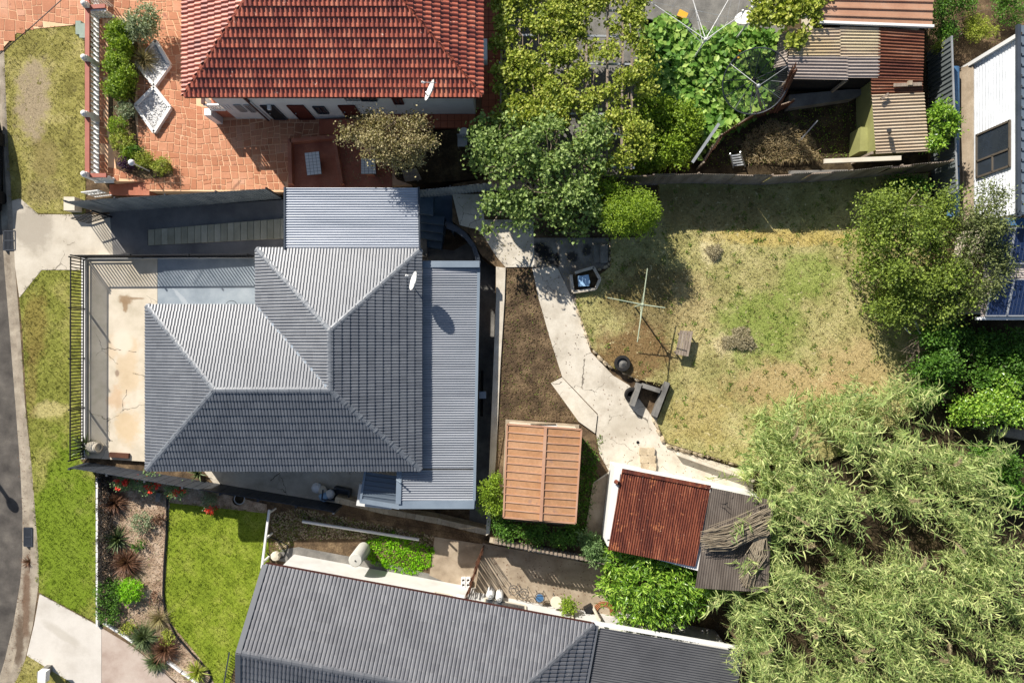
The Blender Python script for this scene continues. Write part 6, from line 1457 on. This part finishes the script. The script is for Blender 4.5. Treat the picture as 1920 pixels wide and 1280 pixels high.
leaf_mesh('lower_leaves', C, np.c_[RNG.normal(size=(n, 2)), RNG.uniform(-.2, .2, n)], np.c_[RNG.normal(size=(n, 2)) * .4, np.ones(n)], .26, .25, l_green, pv, .1, True)
mm = MB()
for x, y in ((1387, 95), (1384, 108), (1318, 170)): mm.lathe(P(x, y, BZ + .6), [(.02, 0), (.03, .03), (.06, .04)], 6)
mm.build('flowers', m_yellow, pv)
st_ = MB()
for k in range(24):
    x = random.uniform(1215, 1440); y = random.uniform(60, 240); st_.path([P(x, y, BZ + .1), P(x + random.uniform(-20, 20), y + random.uniform(-20, 20), BZ + .25), P(x + random.uniform(-45, 45), y + random.uniform(-45, 45), BZ + .12)], .02, 5)
st_.build('stems', m_hoist, pv)
# ------------------------------------------------------------------ trees and shrubs
fb = [eb(x, y, rx, ry, BZ + z, rz) for x, y, rx, ry, z, rz in ((930, 265, 40, 38, 2.6, .7), (900, 250, 26, 22, 2.4, .5), (975, 300, 45, 38, 3.0, .8), (1030, 290, 48, 40, 3.1, .8), (1085, 300, 42, 36, 2.9, .7), (940, 325, 38, 34, 2.7, .7), (1000, 360, 45, 34, 2.8, .7), (1060, 360, 44, 34, 2.7, .7), (930, 385, 28, 22, 2.3, .5), (990, 405, 34, 22, 2.2, .5), (1050, 410, 30, 24, 2.2, .5), (1100, 255, 36, 30, 2.9, .7), (1020, 245, 40, 26, 3.0, .7), (960, 235, 30, 22, 2.6, .5), (1110, 390, 26, 30, 2.0, .6), (895, 300, 18, 26, 2.1, .4), (915, 430, 14, 10, 1.9, .2), (1080, 432, 22, 14, 1.8, .3))]
shrub('fig_tree', 'loose leaved grey green tree overhanging the concrete by the back steps', 'tree', (1010, 335), fb, 10500, .14, .11, l_fig, m_bark, .11, clump=.34, per=9, up=.6, twigs=5, inner=.25, crown='crown', stem='trunk', zb=BZ)
hb_ = [eb(1185, 402, 46, 36, BZ + 2.1, 1.0), eb(1155, 405, 34, 34, BZ + 2.0, 1.0), eb(1208, 400, 26, 32, BZ + 2.0, 1.0), eb(1140, 360, 34, 24, BZ + 1.6, .8), eb(1180, 365, 34, 14, BZ + 1.4, .7)]
shrub('clipped_hedge', 'dense clipped bright green hedge at the corner of the back lawn', 'hedge', (1180, 410), hb_, 17000, .08, .05, l_hedge, m_bark, .05, clump=.2, per=10, up=.7, inner=.62, zb=BZ)
sb = [eb(x, y, r1, r2, BZ + z, .6) for x, y, r1, r2, z in ((1220, 210, 40, 30, 1.0), (1265, 215, 36, 30, 1.0), (1210, 255, 34, 28, 1.0), (1255, 265, 40, 30, .9), (1290, 240, 28, 26, .8), (1230, 300, 36, 22, .9), (1272, 300, 26, 18, .8), (1195, 300, 20, 26, .8))]
shrub('broad_shrub', 'bright green sprawling shrub between pergola and brown curved fence', 'shrub', (1240, 270), sb, 15000, .10, .07, l_hedge, m_bark, .06, clump=.2, per=10, up=.6, inner=.5, zb=BZ)
ab = [eb(x, y, r1, r2, TZ + z + 1.9, .45) for x, y, r1, r2, z in ((690, 235, 34, 24, 1.9), (740, 228, 36, 22, 2.3), (785, 240, 34, 26, 2.1), (665, 262, 26, 24, 1.8), (710, 272, 36, 28, 2.2), (755, 270, 38, 28, 2.4), (800, 275, 28, 26, 2.0), (735, 302, 34, 18, 1.9), (775, 300, 26, 18, 1.8))]
shrub('small_tree', 'twiggy small tree with sparse olive brown leaves before the white wall', 'tree', (745, 300), ab, 8500, .075, .06, l_autumn, m_twig, .055, clump=.24, per=6, up=.4, twigs=9, inner=.2, crown='crown', stem='trunk', zb=TZ)
bb = [eb(x, y, r1, r2, BZ + z, rz) for x, y, r1, r2, z, rz in ((1650, 395, 40, 34, 2.6, 1.0), (1700, 385, 46, 34, 3.0, 1.1), (1745, 395, 34, 34, 2.8, 1.0), (1640, 440, 34, 36, 2.3, 1.0), (1690, 440, 44, 36, 2.7, 1.1), (1745, 450, 40, 40, 2.6, 1.0), (1650, 500, 40, 36, 2.1, 1.0), (1700, 505, 44, 36, 2.4, 1.0), (1755, 515, 40, 38, 2.4, 1.0), (1665, 560, 34, 36, 1.7, .9), (1710, 560, 40, 36, 2.0, .9), (1765, 575, 46, 32, 2.0, .9), (1690, 595, 28, 20, 1.4, .6))]
shrub('back_tree', 'broad dense green tree at the far end of the back lawn', 'tree', (1690, 470), bb, 24000, .12, .07, l_tree, m_bark, .13, clump=.32, per=12, up=.6, twigs=4, inner=.55, crown='crown', stem='trunk', zb=BZ)
db = [eb(x, y, r1, r2, BZ + z, rz) for x, y, r1, r2, z, rz in ((1852, 385, 30, 32, 3.6, .8), (1825, 420, 36, 30, 3.3, .8), (1862, 430, 28, 26, 3.4, .7), (1805, 455, 28, 30, 3.0, .8), (1850, 480, 36, 26, 3.0, .7), (1800, 505, 26, 26, 2.7, .7), (1835, 525, 34, 24, 2.6, .7), (1800, 555, 34, 28, 2.3, .7), (1880, 505, 14, 20, 2.8, .4))]
shrub('dark_leaved_tree', 'dark grey green tree reaching over the blue solar panels', 'tree', (1800, 470), db, 9500, .13, .05, l_dark, m_bark, .10, clump=.34, per=10, up=.5, twigs=5, inner=.35, crown='crown', stem='trunk', zb=BZ)
for lab, bl, n_, lf in (('leafy green shrub below the back tree', [eb(1752, 640, 36, 30, BZ + 1.2, .7), eb(1735, 680, 28, 28, BZ + 1.1, .7), eb(1765, 690, 34, 30, BZ + 1.2, .7), eb(1750, 735, 38, 26, BZ + 1.0, .6)], 9000, l_green),
                        ('shaded dark shrub under the solar panels', [eb(1830, 640, 50, 34, BZ + .8, .5), eb(1890, 660, 46, 46, BZ + .9, .6), eb(1840, 700, 46, 34, BZ + .9, .6), eb(1925, 720, 40, 46, BZ + .8, .6)], 9000, l_green),
                        ('bright green shrub above the fallen timber pole', [eb(1850, 755, 46, 28, BZ + 1.3, .7), eb(1885, 745, 36, 36, BZ + 1.3, .7), eb(1820, 770, 30, 24, BZ + 1.1, .6), eb(1900, 780, 26, 20, BZ + 1.2, .6)], 9000, l_glossy),
                        ('leafy bramble between the reeds and the timber pole', [eb(1890, 880, 34, 40, BZ + 1.0, .6), eb(1855, 860, 24, 24, BZ + 1.0, .5), eb(1880, 930, 30, 30, BZ + .9, .5)], 6000, l_green)):
    shrub('wild_shrub', lab, 'shrub', (960 + (bl[0][0]) * S, 640 - bl[0][1] * S), bl, n_, .12, .08, lf, m_bark, .05, clump=.24, per=9, up=.55, inner=.45, zb=BZ)
gb_ = [eb(x, y, r1, r2, .6 + z, .6) for x, y, r1, r2, z in ((1165, 1055, 34, 30, 1.9), (1215, 1045, 40, 30, 2.2), (1265, 1055, 36, 30, 2.2), (1160, 1100, 36, 34, 1.8), (1210, 1100, 44, 36, 2.4), (1265, 1100, 44, 34, 2.3), (1315, 1085, 40, 26, 2.0), (1190, 1145, 40, 26, 1.7), (1240, 1150, 40, 26, 1.9), (1290, 1130, 36, 26, 1.9), (1340, 1095, 24, 20, 1.9))]
shrub('glossy_tree', 'low spreading tree with long glossy leaves between the two sheds and the charcoal roof', 'tree', (1235, 1100), gb_, 10500, .25, .07, l_glossy, m_bark, .10, clump=.16, per=8, up=.7, twigs=3, inner=.6, crown='crown', stem='trunk', zb=.6, fold=.05)
shrub('citrus_shrub', 'rounded light green shrub squeezed between verandah roof and tan shed', 'shrub', (922, 925), [eb(922, 908, 20, 20, BZ + 1.0, .6), eb(918, 935, 20, 24, BZ + .9, .6), eb(935, 925, 18, 28, BZ + 1.1, .5), eb(928, 955, 14, 14, BZ + .7, .4)], 4200, .10, .05, l_hedge, m_bark, .03, clump=.14, per=8, inner=.5, zb=BZ)
shrub('oleander', 'grey green narrow leaved shrub at the corner of the rusted shed', 'shrub', (1110, 1018), [eb(1110, 1010, 24, 22, BZ + .7, .5), eb(1122, 1030, 20, 18, BZ + .6, .4), eb(1098, 1022, 14, 14, BZ + .5, .4)], 2600, .18, .04, l_oleander, m_bark, .03, clump=.14, per=9, inner=.5, zb=BZ)
shrub('low_hedge', 'dark low planting below the tan shed', 'shrub', (1000, 998), [eb(960, 992, 26, 16, BZ + .4, .3), eb(1000, 1000, 30, 18, BZ + .5, .35), eb(1045, 1008, 30, 18, BZ + .5, .35), eb(938, 985, 14, 14, BZ + .4, .3), eb(1070, 1000, 14, 20, BZ + .4, .3)], 5200, .10, .06, l_green, m_bark, .03, clump=.16, per=8, inner=.4, zb=BZ)
shrub('papaya_shrub', 'bright light green shrub leaning on the grey green fence', 'shrub', (1765, 240), [eb(1765, 215, 20, 22, BZ + 2.0, .5), eb(1768, 245, 24, 20, BZ + 2.0, .5), eb(1758, 275, 20, 16, BZ + 1.8, .4), eb(1788, 225, 12, 14, BZ + 2.1, .3), eb(1752, 205, 12, 14, BZ + 1.9, .3)], 2600, .17, .075, l_glossy, m_bark, .04, clump=.18, per=8, inner=.3, zb=BZ)
shrub('garden_hedge', 'dark green hedge at the top right behind the salmon roofed shed', 'hedge', (1780, 50), [eb(1775, 20, 26, 40, BZ + 1.0, .7), eb(1770, 70, 24, 20, BZ + .8, .5), eb(1800, 8, 24, 24, BZ + .9, .6), eb(1880, 15, 34, 30, BZ + .9, .6)], 6500, .09, .06, l_green, m_bark, .04, clump=.18, per=9, inner=.5, zb=BZ)
shrub('yellow_shrub', 'feathery yellow green shrub near the top right corner', 'shrub', (1825, 45), [eb(1822, 40, 22, 28, BZ + .8, .5), eb(1840, 60, 26, 14, BZ + .5, .3), eb(1765, 85, 16, 8, BZ + 1.0, .3)], 3600, .10, .03, l_vine, m_bark, .03, clump=.15, per=9, inner=.4, zb=BZ)
shrub('fence_shrub', 'small bushy shrub in the shaded corner by the top fence', 'shrub', (1690, 345), [eb(1690, 345, 30, 12, BZ + .8, .4), eb(1720, 350, 18, 14, BZ + .9, .4)], 2000, .10, .06, l_green, m_bark, .03, zb=BZ)
# upper neighbour's front garden
for lab, x, y, r in (('bright green shrub at the top of the terrace hedge', 222, 62, 22), ('bright green shrub second from the top of the terrace hedge', 226, 92, 22), ('bright green shrub in the middle of the terrace hedge', 220, 122, 23), ('bright green shrub beside the upper diamond planter', 232, 146, 22), ('bright green shrub at the lower end of the terrace hedge', 218, 168, 20)):
    shrub('hedge_shrub', lab, 'shrub', (x, y), [eb(x, y, r, r * .85, TZ + .5, .45), eb(x + 5, y - 8, r * .6, r * .6, TZ + .75, .3)], 1900, .085, .06, l_hedge, m_bark, .025, 'bright shrubs in the terrace bed', .13, 8, .7, inner=.6, zb=TZ)
shrub('grey_bush', 'large grey green bush at the top of the terrace', 'shrub', (268, 55), [eb(265, 38, 28, 24, TZ + 1.0, .6), eb(282, 60, 20, 24, TZ + .9, .5), eb(255, 65, 22, 20, TZ + .8, .5), eb(285, 32, 16, 16, TZ + 1.0, .4)], 4200, .10, .06, l_grey, m_bark, .04, clump=.16, per=8, inner=.45, zb=TZ)
for lab, x, y, r, lf in (('dense small shrub below the spiky plant', 222, 236, 18, l_hedge), ('rounded olive shrub low on the terrace bed', 229, 266, 21, l_vine), ('small round shrub above the purple plant', 243, 287, 15, l_hedge), ('yellow green shrub beside the globe lamp', 271, 300, 17, l_vine), ('yellow green shrub at the right end of the terrace bed', 303, 312, 16, l_vine), ('pale silvery shrub in the middle of the terrace bed', 236, 207, 15, l_grey), ('dark purple leaved plant by the globe lamp', 236, 306, 12, l_purple), ('tiny green shrub between two round shrubs', 256, 282, 9, l_green)):
    shrub('garden_shrub', lab, 'shrub', (x, y), [eb(x, y, r, r * .9, TZ + .35, .35)], int(60 * r), .08, .045, lf, m_bark, .02, clump=.12, per=8, up=.7, inner=.5, zb=TZ)
tussock('tussock', 'olive tussock inside the upper diamond planter', 272, 112, 26, 320, l_autumn, z=TZ + .1)
tussock('spiky_plant', 'spiky yellow green rosette between the hedge and lower diamond', 244, 175, 15, 60, l_vine, 'plant', z=TZ, width=.05, droop=.25)
# lower neighbour's front garden
for lab, x, y, r, c_ in (('bronze tussock nearest the boundary fence', 217, 941, 25, l_brown), ('largest bronze tussock in the middle of the mulched garden', 240, 1053, 30, l_brown), ('bronze tussock at the lower end of the mulched garden', 312, 1215, 27, l_brown)):
    tussock('bronze_tussock', lab, x, y, r, 520, c_, group='bronze tussocks in the mulched garden', width=.028, h=1.05)
tussock('strap_plant', 'green rosette plant with pale stiff leaves', 221, 1010, 23, 110, l_strap, 'plant', width=.07, droop=.2)
tussock('strap_plant', 'dark strappy plant below the white block edging', 272, 1192, 30, 380, l_strap, 'plant', width=.04)
tussock('strap_plant', 'pale green strappy plant at the pointed end of the garden', 372, 1258, 24, 150, l_vine, 'plant', width=.05)
tussock('strap_plant', 'dark strappy plant overhanging the lower driveway', 296, 1238, 24, 260, l_strap, 'plant', width=.04)
tussock('wispy_grass', 'wispy brown green grass above the lowest bronze tussock', 300, 1158, 30, 240, l_autumn, 'plant', width=.02)
tussock('wispy_grass', 'dry brown tuft growing in the gutter', 55, 1052, 14, 120, l_brown, 'plant', z=-.1, width=.02)
for k in range(9):
    y = 898 + k * 30; bl = [eb(196 + (k % 2) * 3, y, 12, 17, .28, .26)]
    shrub('border_plant', ('first', 'second', 'third', 'fourth', 'fifth', 'sixth', 'seventh', 'eighth', 'last')[k] + ' black leaved border plant from the boundary fence beside the white edging', 'plant', (196, y), bl, 900, .09, .03, l_black, m_bark, .015, 'black border plants along the white edging', .1, 8, .7, inner=.5)
for lab, x, y, r, lf, n_ in (('bluish green shrub in the middle of the mulch', 264, 980, 19, l_grey, 800), ('vivid green round shrub in the mulched garden', 243, 1108, 22, l_bright, 1900), ('dark green shrub left of the vivid round one', 207, 1115, 28, l_green, 2100), ('dark green shrub at the lower end of the black border', 205, 1150, 20, l_green, 1100), ('small light green plant by the white block edging', 239, 1178, 12, l_vine, 420), ('tiny rust coloured plant near the black edging strip', 298, 975, 10, l_brown, 260), ('low green clump below the pale rosette plant', 258, 1022, 10, l_green, 260), ('light green clump among the lower strappy plants', 315, 1192, 14, l_vine, 420), ('white flowering shrub at the top of the lush lawn', 392, 938, 15, l_grey, 600), ('small reddish plant at the foot of the white flowering shrub', 394, 955, 7, l_red, 120), ('low twiggy plant in the lower mulch', 290, 1120, 10, l_brown, 160)):
    shrub('garden_plant', lab, 'plant', (x, y), [eb(x, y, r, r, .32 if r > 15 else .2, .3 if r > 15 else .16)], n_, .085, .045, lf, m_bark, .018, clump=.12, per=8, up=.7, inner=.5)
for lab, x, y, r in (('red flowering shrub at the left below the boundary fence', 232, 906, 16), ('large red flowering shrub below the boundary fence', 276, 906, 24), ('red flowering shrub right of the black edging strip', 332, 918, 19)):
    t = shrub('flowering_shrub', lab, 'shrub', (x, y), [eb(x, y, r, r * .75, .55, .35)], 45 * r, .09, .05, l_oleander, m_bark, .02, 'red flowering shrubs below the fence', .12, 8, .7, inner=.5)
    foliage('flowers', [eb(x + random.uniform(-.8, .8) * r, y + random.uniform(-.6, .6) * r, 5, 5, .8, .1) for _ in range(7)], 260, .07, .06, l_red, t, .06, 8, .8, .2)
tussock('agave', 'variegated agave in the street corner of the beige slab', 160, 838, 20, 46, l_strap, 'plant', z=.25, width=.12, droop=.15)
tussock('agave', 'small agave below the eaves of the grey house', 372, 888, 14, 30, l_strap, 'plant', z=.1, width=.08, droop=.15)
shrub('potted_plant', 'leafy potted plant beside the round garden table', 'potted plant', (1066, 1128), [eb(1066, 1136, 13, 16, 1.5, .35)], 900, .10, .05, l_hedge, m_bark, .03, clump=.12, per=8, inner=.4, zb=.6)
wd = thing('dead_weeds', 'heap of dead straw coloured weeds behind the top fence', 'weeds', P(1455, 270, BZ))
C = scatter([(1380, 290), (1400, 255), (1440, 225), (1480, 235), (1525, 260), (1540, 300), (1480, 306), (1400, 306)], 480, BZ + .1); n = len(C); r_ = np.hypot((C[:, 0] - P(1455, 0, BZ).x), (C[:, 1] - P(0, 270, BZ).y)); C[:, 2] += np.clip(.7 - r_ * .4, 0, 1) * RNG.uniform(0, 1, n)
blade_mesh('stalks', C, rdir(n, RNG, .6), RNG.uniform(.12, .32, n), .018, .4, l_straw, wd, 2)
for lab, x, y, rx, ry in (('heap of dry clippings in the middle of the lawn', 1386, 637, 34, 24), ('heap of dry clippings at the shade edge of the lawn', 1338, 473, 16, 16)):
    t = thing('clippings_heap', lab, 'clippings', P(x, y, BZ + .22)); m_ = 3200 if rx > 20 else 1200; a = RNG.uniform(0, 6.28, m_); rr = RNG.uniform(0, 1, m_) ** .5; rr = rr * (.8 + .25 * np.sin(a * 3 + x) + .12 * np.sin(a * 7)); q = P(x, y, BZ + .22)
    C = np.stack([q.x + np.cos(a) * rr * rx / S, q.y + np.sin(a) * rr * ry / S, BZ + .24 + .22 * (1 - rr ** 2) * RNG.uniform(.3, 1, m_)], 1)
    blade_mesh('straws', C, rdir(m_, RNG, .2), RNG.uniform(.06, .16, m_), .022, .2, l_clip, t, 2)
# ------------------------------------------------------------------ giant reeds
def reeds(C, hmin, hmax, nl, lean, parent=None, name='reed_leaves', blade=.52, dirbias=None, wid=.04):
    n = len(C); hgt = RNG.uniform(hmin, hmax, n); ld = RNG.normal(size=(n, 2)) * lean + (np.repeat(RNG.normal(size=(n // 8 + 1, 2)), 8, 0)[:n] * lean * .8 if n > 100 else 0)
    if dirbias is not None: ld += np.asarray(dirbias)
    k = nl; T = np.linspace(.25, 1.0, k)
    base = np.repeat(C, k, 0); t = np.tile(T, n) + RNG.uniform(-.03, .03, n * k); hh = np.repeat(hgt, k); lx = np.repeat(ld, k, 0)
    pos = base + np.stack([lx[:, 0] * hh * t ** 1.6, lx[:, 1] * hh * t ** 1.6, hh * t], 1)
    az = np.repeat(RNG.uniform(0, 6.28, n), k) + np.tile(np.arange(k) * math.pi, n) + RNG.normal(size=n * k) * .55
    up = .35 + .6 * t
    D = np.stack([np.cos(az) + lx[:, 0] * .9, np.sin(az) + lx[:, 1] * .9, up], 1)
    L = blade * RNG.uniform(.6, 1.2, n * k) * (1.15 - .35 * t)
    lf = blade_mesh(name, pos, D, L, wid * RNG.uniform(.7, 1.2, n * k), .55, l_reed, parent, 3)
    # stalks
    V = []; F = []
    for i in range(3):
        tt = i / 2.0; p = C + np.stack([ld[:, 0] * hgt * tt ** 1.6, ld[:, 1] * hgt * tt ** 1.6, hgt * tt], 1)
        for a in (0, 2.09, 4.19): V.append(p + np.array([math.cos(a), math.sin(a), 0]) * (.013 - .004 * i))
    V = np.stack(V, 1); b = np.arange(n)[:, None] * 9
    F = np.concatenate([b + np.array([[i * 3 + j, i * 3 + (j + 1) % 3, i * 3 + 3 + (j + 1) % 3, i * 3 + 3 + j]]) for i in range(2) for j in range(3)])
    off = np.array(wpos(parent)); o = bpy.data.objects.new('reed_stalks', mesh_np('reed_stalks', V.reshape(-1, 3) - off, F, m_reedstem)); COL.objects.link(o)
    if parent: o.parent = parent
    return lf, o
RP_ = [(1400, 868), (1440, 800), (1500, 760), (1530, 730), (1600, 760), (1700, 770), (1720, 800), (1780, 840), (1860, 870), (1960, 900), (1990, 1330), (1440, 1340), (1420, 1240), (1400, 1180), (1360, 1150), (1440, 1100), (1450, 1030), (1430, 940)]
C = scatter(RP_, 0.68, BZ + 2.6); C = np.repeat(C, 8, 0); C[:, :2] += RNG.normal(size=(len(C), 2)) * .2; C[:, 2] = BZ
th = thing('reed_thicket', 'dense thicket of giant reeds filling the lower right corner', 'reeds', P(1680, 1040, BZ))
for o in reeds(C, 1.3, 4.2, 27, .21, th, blade=.6, wid=.047): o['kind'] = 'stuff'
def culms(label, pts, h, bias, n_=7, lean=.07, group='reed clumps at the edge of the thicket', zb=BZ, spread=.18):
    t = thing('reed_clump', label, 'reeds', P(*pts, zb), group); q = P(*pts, zb)
    C = np.array([[q.x + RNG.normal() * spread, q.y + RNG.normal() * spread, zb] for _ in range(n_)])
    reeds(C, h * .75, h * 1.1, 26, lean, t, dirbias=bias); return t
culms('reed clump leaning out over the lawn, leftmost one', (1425, 850), 3.0, (-.42, .42)); culms('reed clump leaning out beside the leftmost one', (1452, 830), 3.0, (-.22, .5))
culms('tall reed clump standing out over the bare turf', (1560, 770), 3.0, (-.16, .36), 9); culms('short reed clump beside the tall one on the turf', (1600, 760), 2.6, (-.12, .3), 6)
culms('tallest reed clump reaching up the lawn', (1640, 750), 3.0, (-.05, .42), 10); culms('reed clump nearest the leafy shrub on the right', (1690, 760), 2.6, (.02, .32), 7)
culms('reed clump drooping over the charcoal metal roof, left one', (1392, 1170), 3.0, (-.48, -.34), 8); culms('reed clump drooping over the charcoal metal roof, middle one', (1430, 1195), 3.2, (-.32, -.45), 9)
culms('reed clump drooping over the charcoal metal roof, right one', (1470, 1215), 3.0, (-.12, -.5), 9); culms('reed clump at the edge of the brown shed roof', (1440, 960), 2.8, (-.2, .05), 8)
culms('bright reed clump below the fallen timber pole', (1810, 880), 2.4, (.08, .42), 14, .13); culms('single tall reed plume above the timber pole', (1826, 800), 2.2, (-.2, .28), 2)
culms('reed clump leaning across the garden path end', (1425, 905), 2.6, (-.28, .3), 7)
for k in range(16):
    x = random.uniform(1450, 1880); y = random.uniform(760, 1270)
    if k < 5: x, y = ((1530, 1190), (1622, 1238), (1492, 968), (1448, 1215), (1488, 912))[k]
    q = P(x, y, BZ + 3.9); t = thing('reed_plume', 'feathery tan flower plume above the reed thicket', 'plume', q, 'tan plumes of the reed thicket'); n = 90
    u = RNG.uniform(0, 1, n); dx, dy = random.uniform(-.5, .5), random.uniform(-.5, .3)
    Cc = np.stack([q.x + dx * u, q.y + dy * u, q.z + .3 * u - .35 * u * u], 1); blade_mesh('feathers', Cc, np.stack([dx + RNG.normal(size=n) * .3, dy + RNG.normal(size=n) * .3, np.full(n, .3)], 1), .16, .02, .4, l_plume, t, 2)
    MB().tube(V3_(q.x - .1, q.y, BZ + 1.5), q, .012, n=5).build('stalk', m_reedstem, t)
cb = thing('cane_bundle', 'bundle of dry canes lying on the brown shed roof', 'canes', P(1370, 1020, zs))
for k in range(120):
    y = random.gauss(0, 9); MB().path([P(1316 + random.uniform(-4, 18), 1012 + y * .9, zs + .08 + random.uniform(0, .2)), P(1375 + random.uniform(-15, 15), 1004 + y * 1.1 + random.uniform(-7, 7), zs + .12 + random.uniform(0, .22)), P(1425 + random.uniform(-6, 22), 975 + y * 1.2 + random.uniform(-6, 6), zs + .15 + random.uniform(0, .25))], random.uniform(.007, .015), 4).build('cane', m_drystem, cb)
cb = thing('cane_bundle', 'dry canes hanging off the right edge of the brown shed roof', 'canes', P(1420, 1050, zs))
for k in range(40): MB().path([P(1432 + random.gauss(0, 9), 985 + random.uniform(-10, 10), zs + .2), P(1420 + random.gauss(0, 8), 1040, zs + .1), P(1402 + random.gauss(0, 9), 1095 + random.uniform(-15, 8), zs - .25)], random.uniform(.01, .018), 5).build('cane', m_drystem, cb)
# bare twigs and dead fronds near the shrub right of the lawn
dd = thing('dead_branch', 'grey dead branch with bare fronds at the lawn edge', 'branch', P(1712, 720, BZ))
b0 = P(1712, 740, BZ); tp = P(1722, 640, BZ + 1.6); mm = MB(); mm.path([b0, b0.lerp(tp, .5) + V3_(.1, 0, .1), tp], .04, 6, .5)
for k in range(26):
    a = b0.lerp(tp, random.uniform(.3, 1)); mm.path([a, a + V3_(random.uniform(-.5, .1), random.uniform(-.3, .5), .1), a + V3_(random.uniform(-1.0, .1), random.uniform(-.7, .5), -.15)], .009, 4, .5)
mm.build('fronds', m_bark, dd)

# ------------------------------------------------------------------ leaf litter and twigs
def litter(name, label, poly, dens, z, mat, L=.07):
    C = scatter(poly, dens, z); n = len(C); C[:, 2] += RNG.uniform(.002, .012, n)
    o = leaf_mesh(name, C, np.c_[RNG.normal(size=(n, 2)), np.zeros(n)], np.c_[RNG.normal(size=(n, 2)) * .25, np.ones(n)], L * RNG.uniform(.5, 1.3, n), L * .55, mat, None, .05)
    stuff(o, label, 'leaf litter')
litter('leaf_litter', 'fallen leaves on the concrete by the back steps', [(850, 366), (905, 366), (1000, 415), (1140, 450), (1080, 560), (1000, 500), (930, 480)], 22, BZ + .04, l_autumn)
litter('leaf_litter', 'fallen leaves on the garden path', PATH, 7, BZ + .045, l_brown, .06)
litter('leaf_litter', 'fallen leaves on the back lawn', LAWN, 9, BZ + .30, l_straw, .06)
litter('leaf_litter', 'fallen leaves in the street gutter', [(30, 800), (52, 800), (58, 1040), (40, 1170), (15, 1260), (0, 1270), (25, 1170), (42, 1040)], 30, -.11, l_brown, .06)
litter('leaf_litter', 'fallen leaves on the brown court', [(640, 262), (735, 256), (735, 345), (645, 345)], 45, TZ + .02, l_autumn)
litter('leaf_litter', 'fallen leaves on the tan path by the white wall', [(905, 1022), (1130, 1064), (1150, 1180), (890, 1115)], 14, .605, l_brown, .07)
C = scatter(LAWN, 1.6, BZ + .24); n = len(C); C = np.repeat(C, 14, 0); C[:, :2] += RNG.normal(size=(len(C), 2)) * .06
o = leaf_mesh('weeds', C, np.c_[RNG.normal(size=(len(C), 2)), RNG.uniform(.1, .6, len(C))], rdir(len(C), RNG, 1.0), .09, .04, l_weed, None, .05); stuff(o, 'scattered green weeds in the back lawn', 'weeds')

SIDE = [(505, 965), (560, 953), (700, 980), (812, 1005), (810, 1025), (690, 1010), (560, 1010), (520, 1035)]
clods('pale rubble and clods in the side yard of the white walled house', SIDE, 260, .016, m_stone, .015, .055)
grass('weeds', SIDE, 170, .016, .11, l_weed, 'weeds and grass in the side yard below the boundary wall', width=.04)
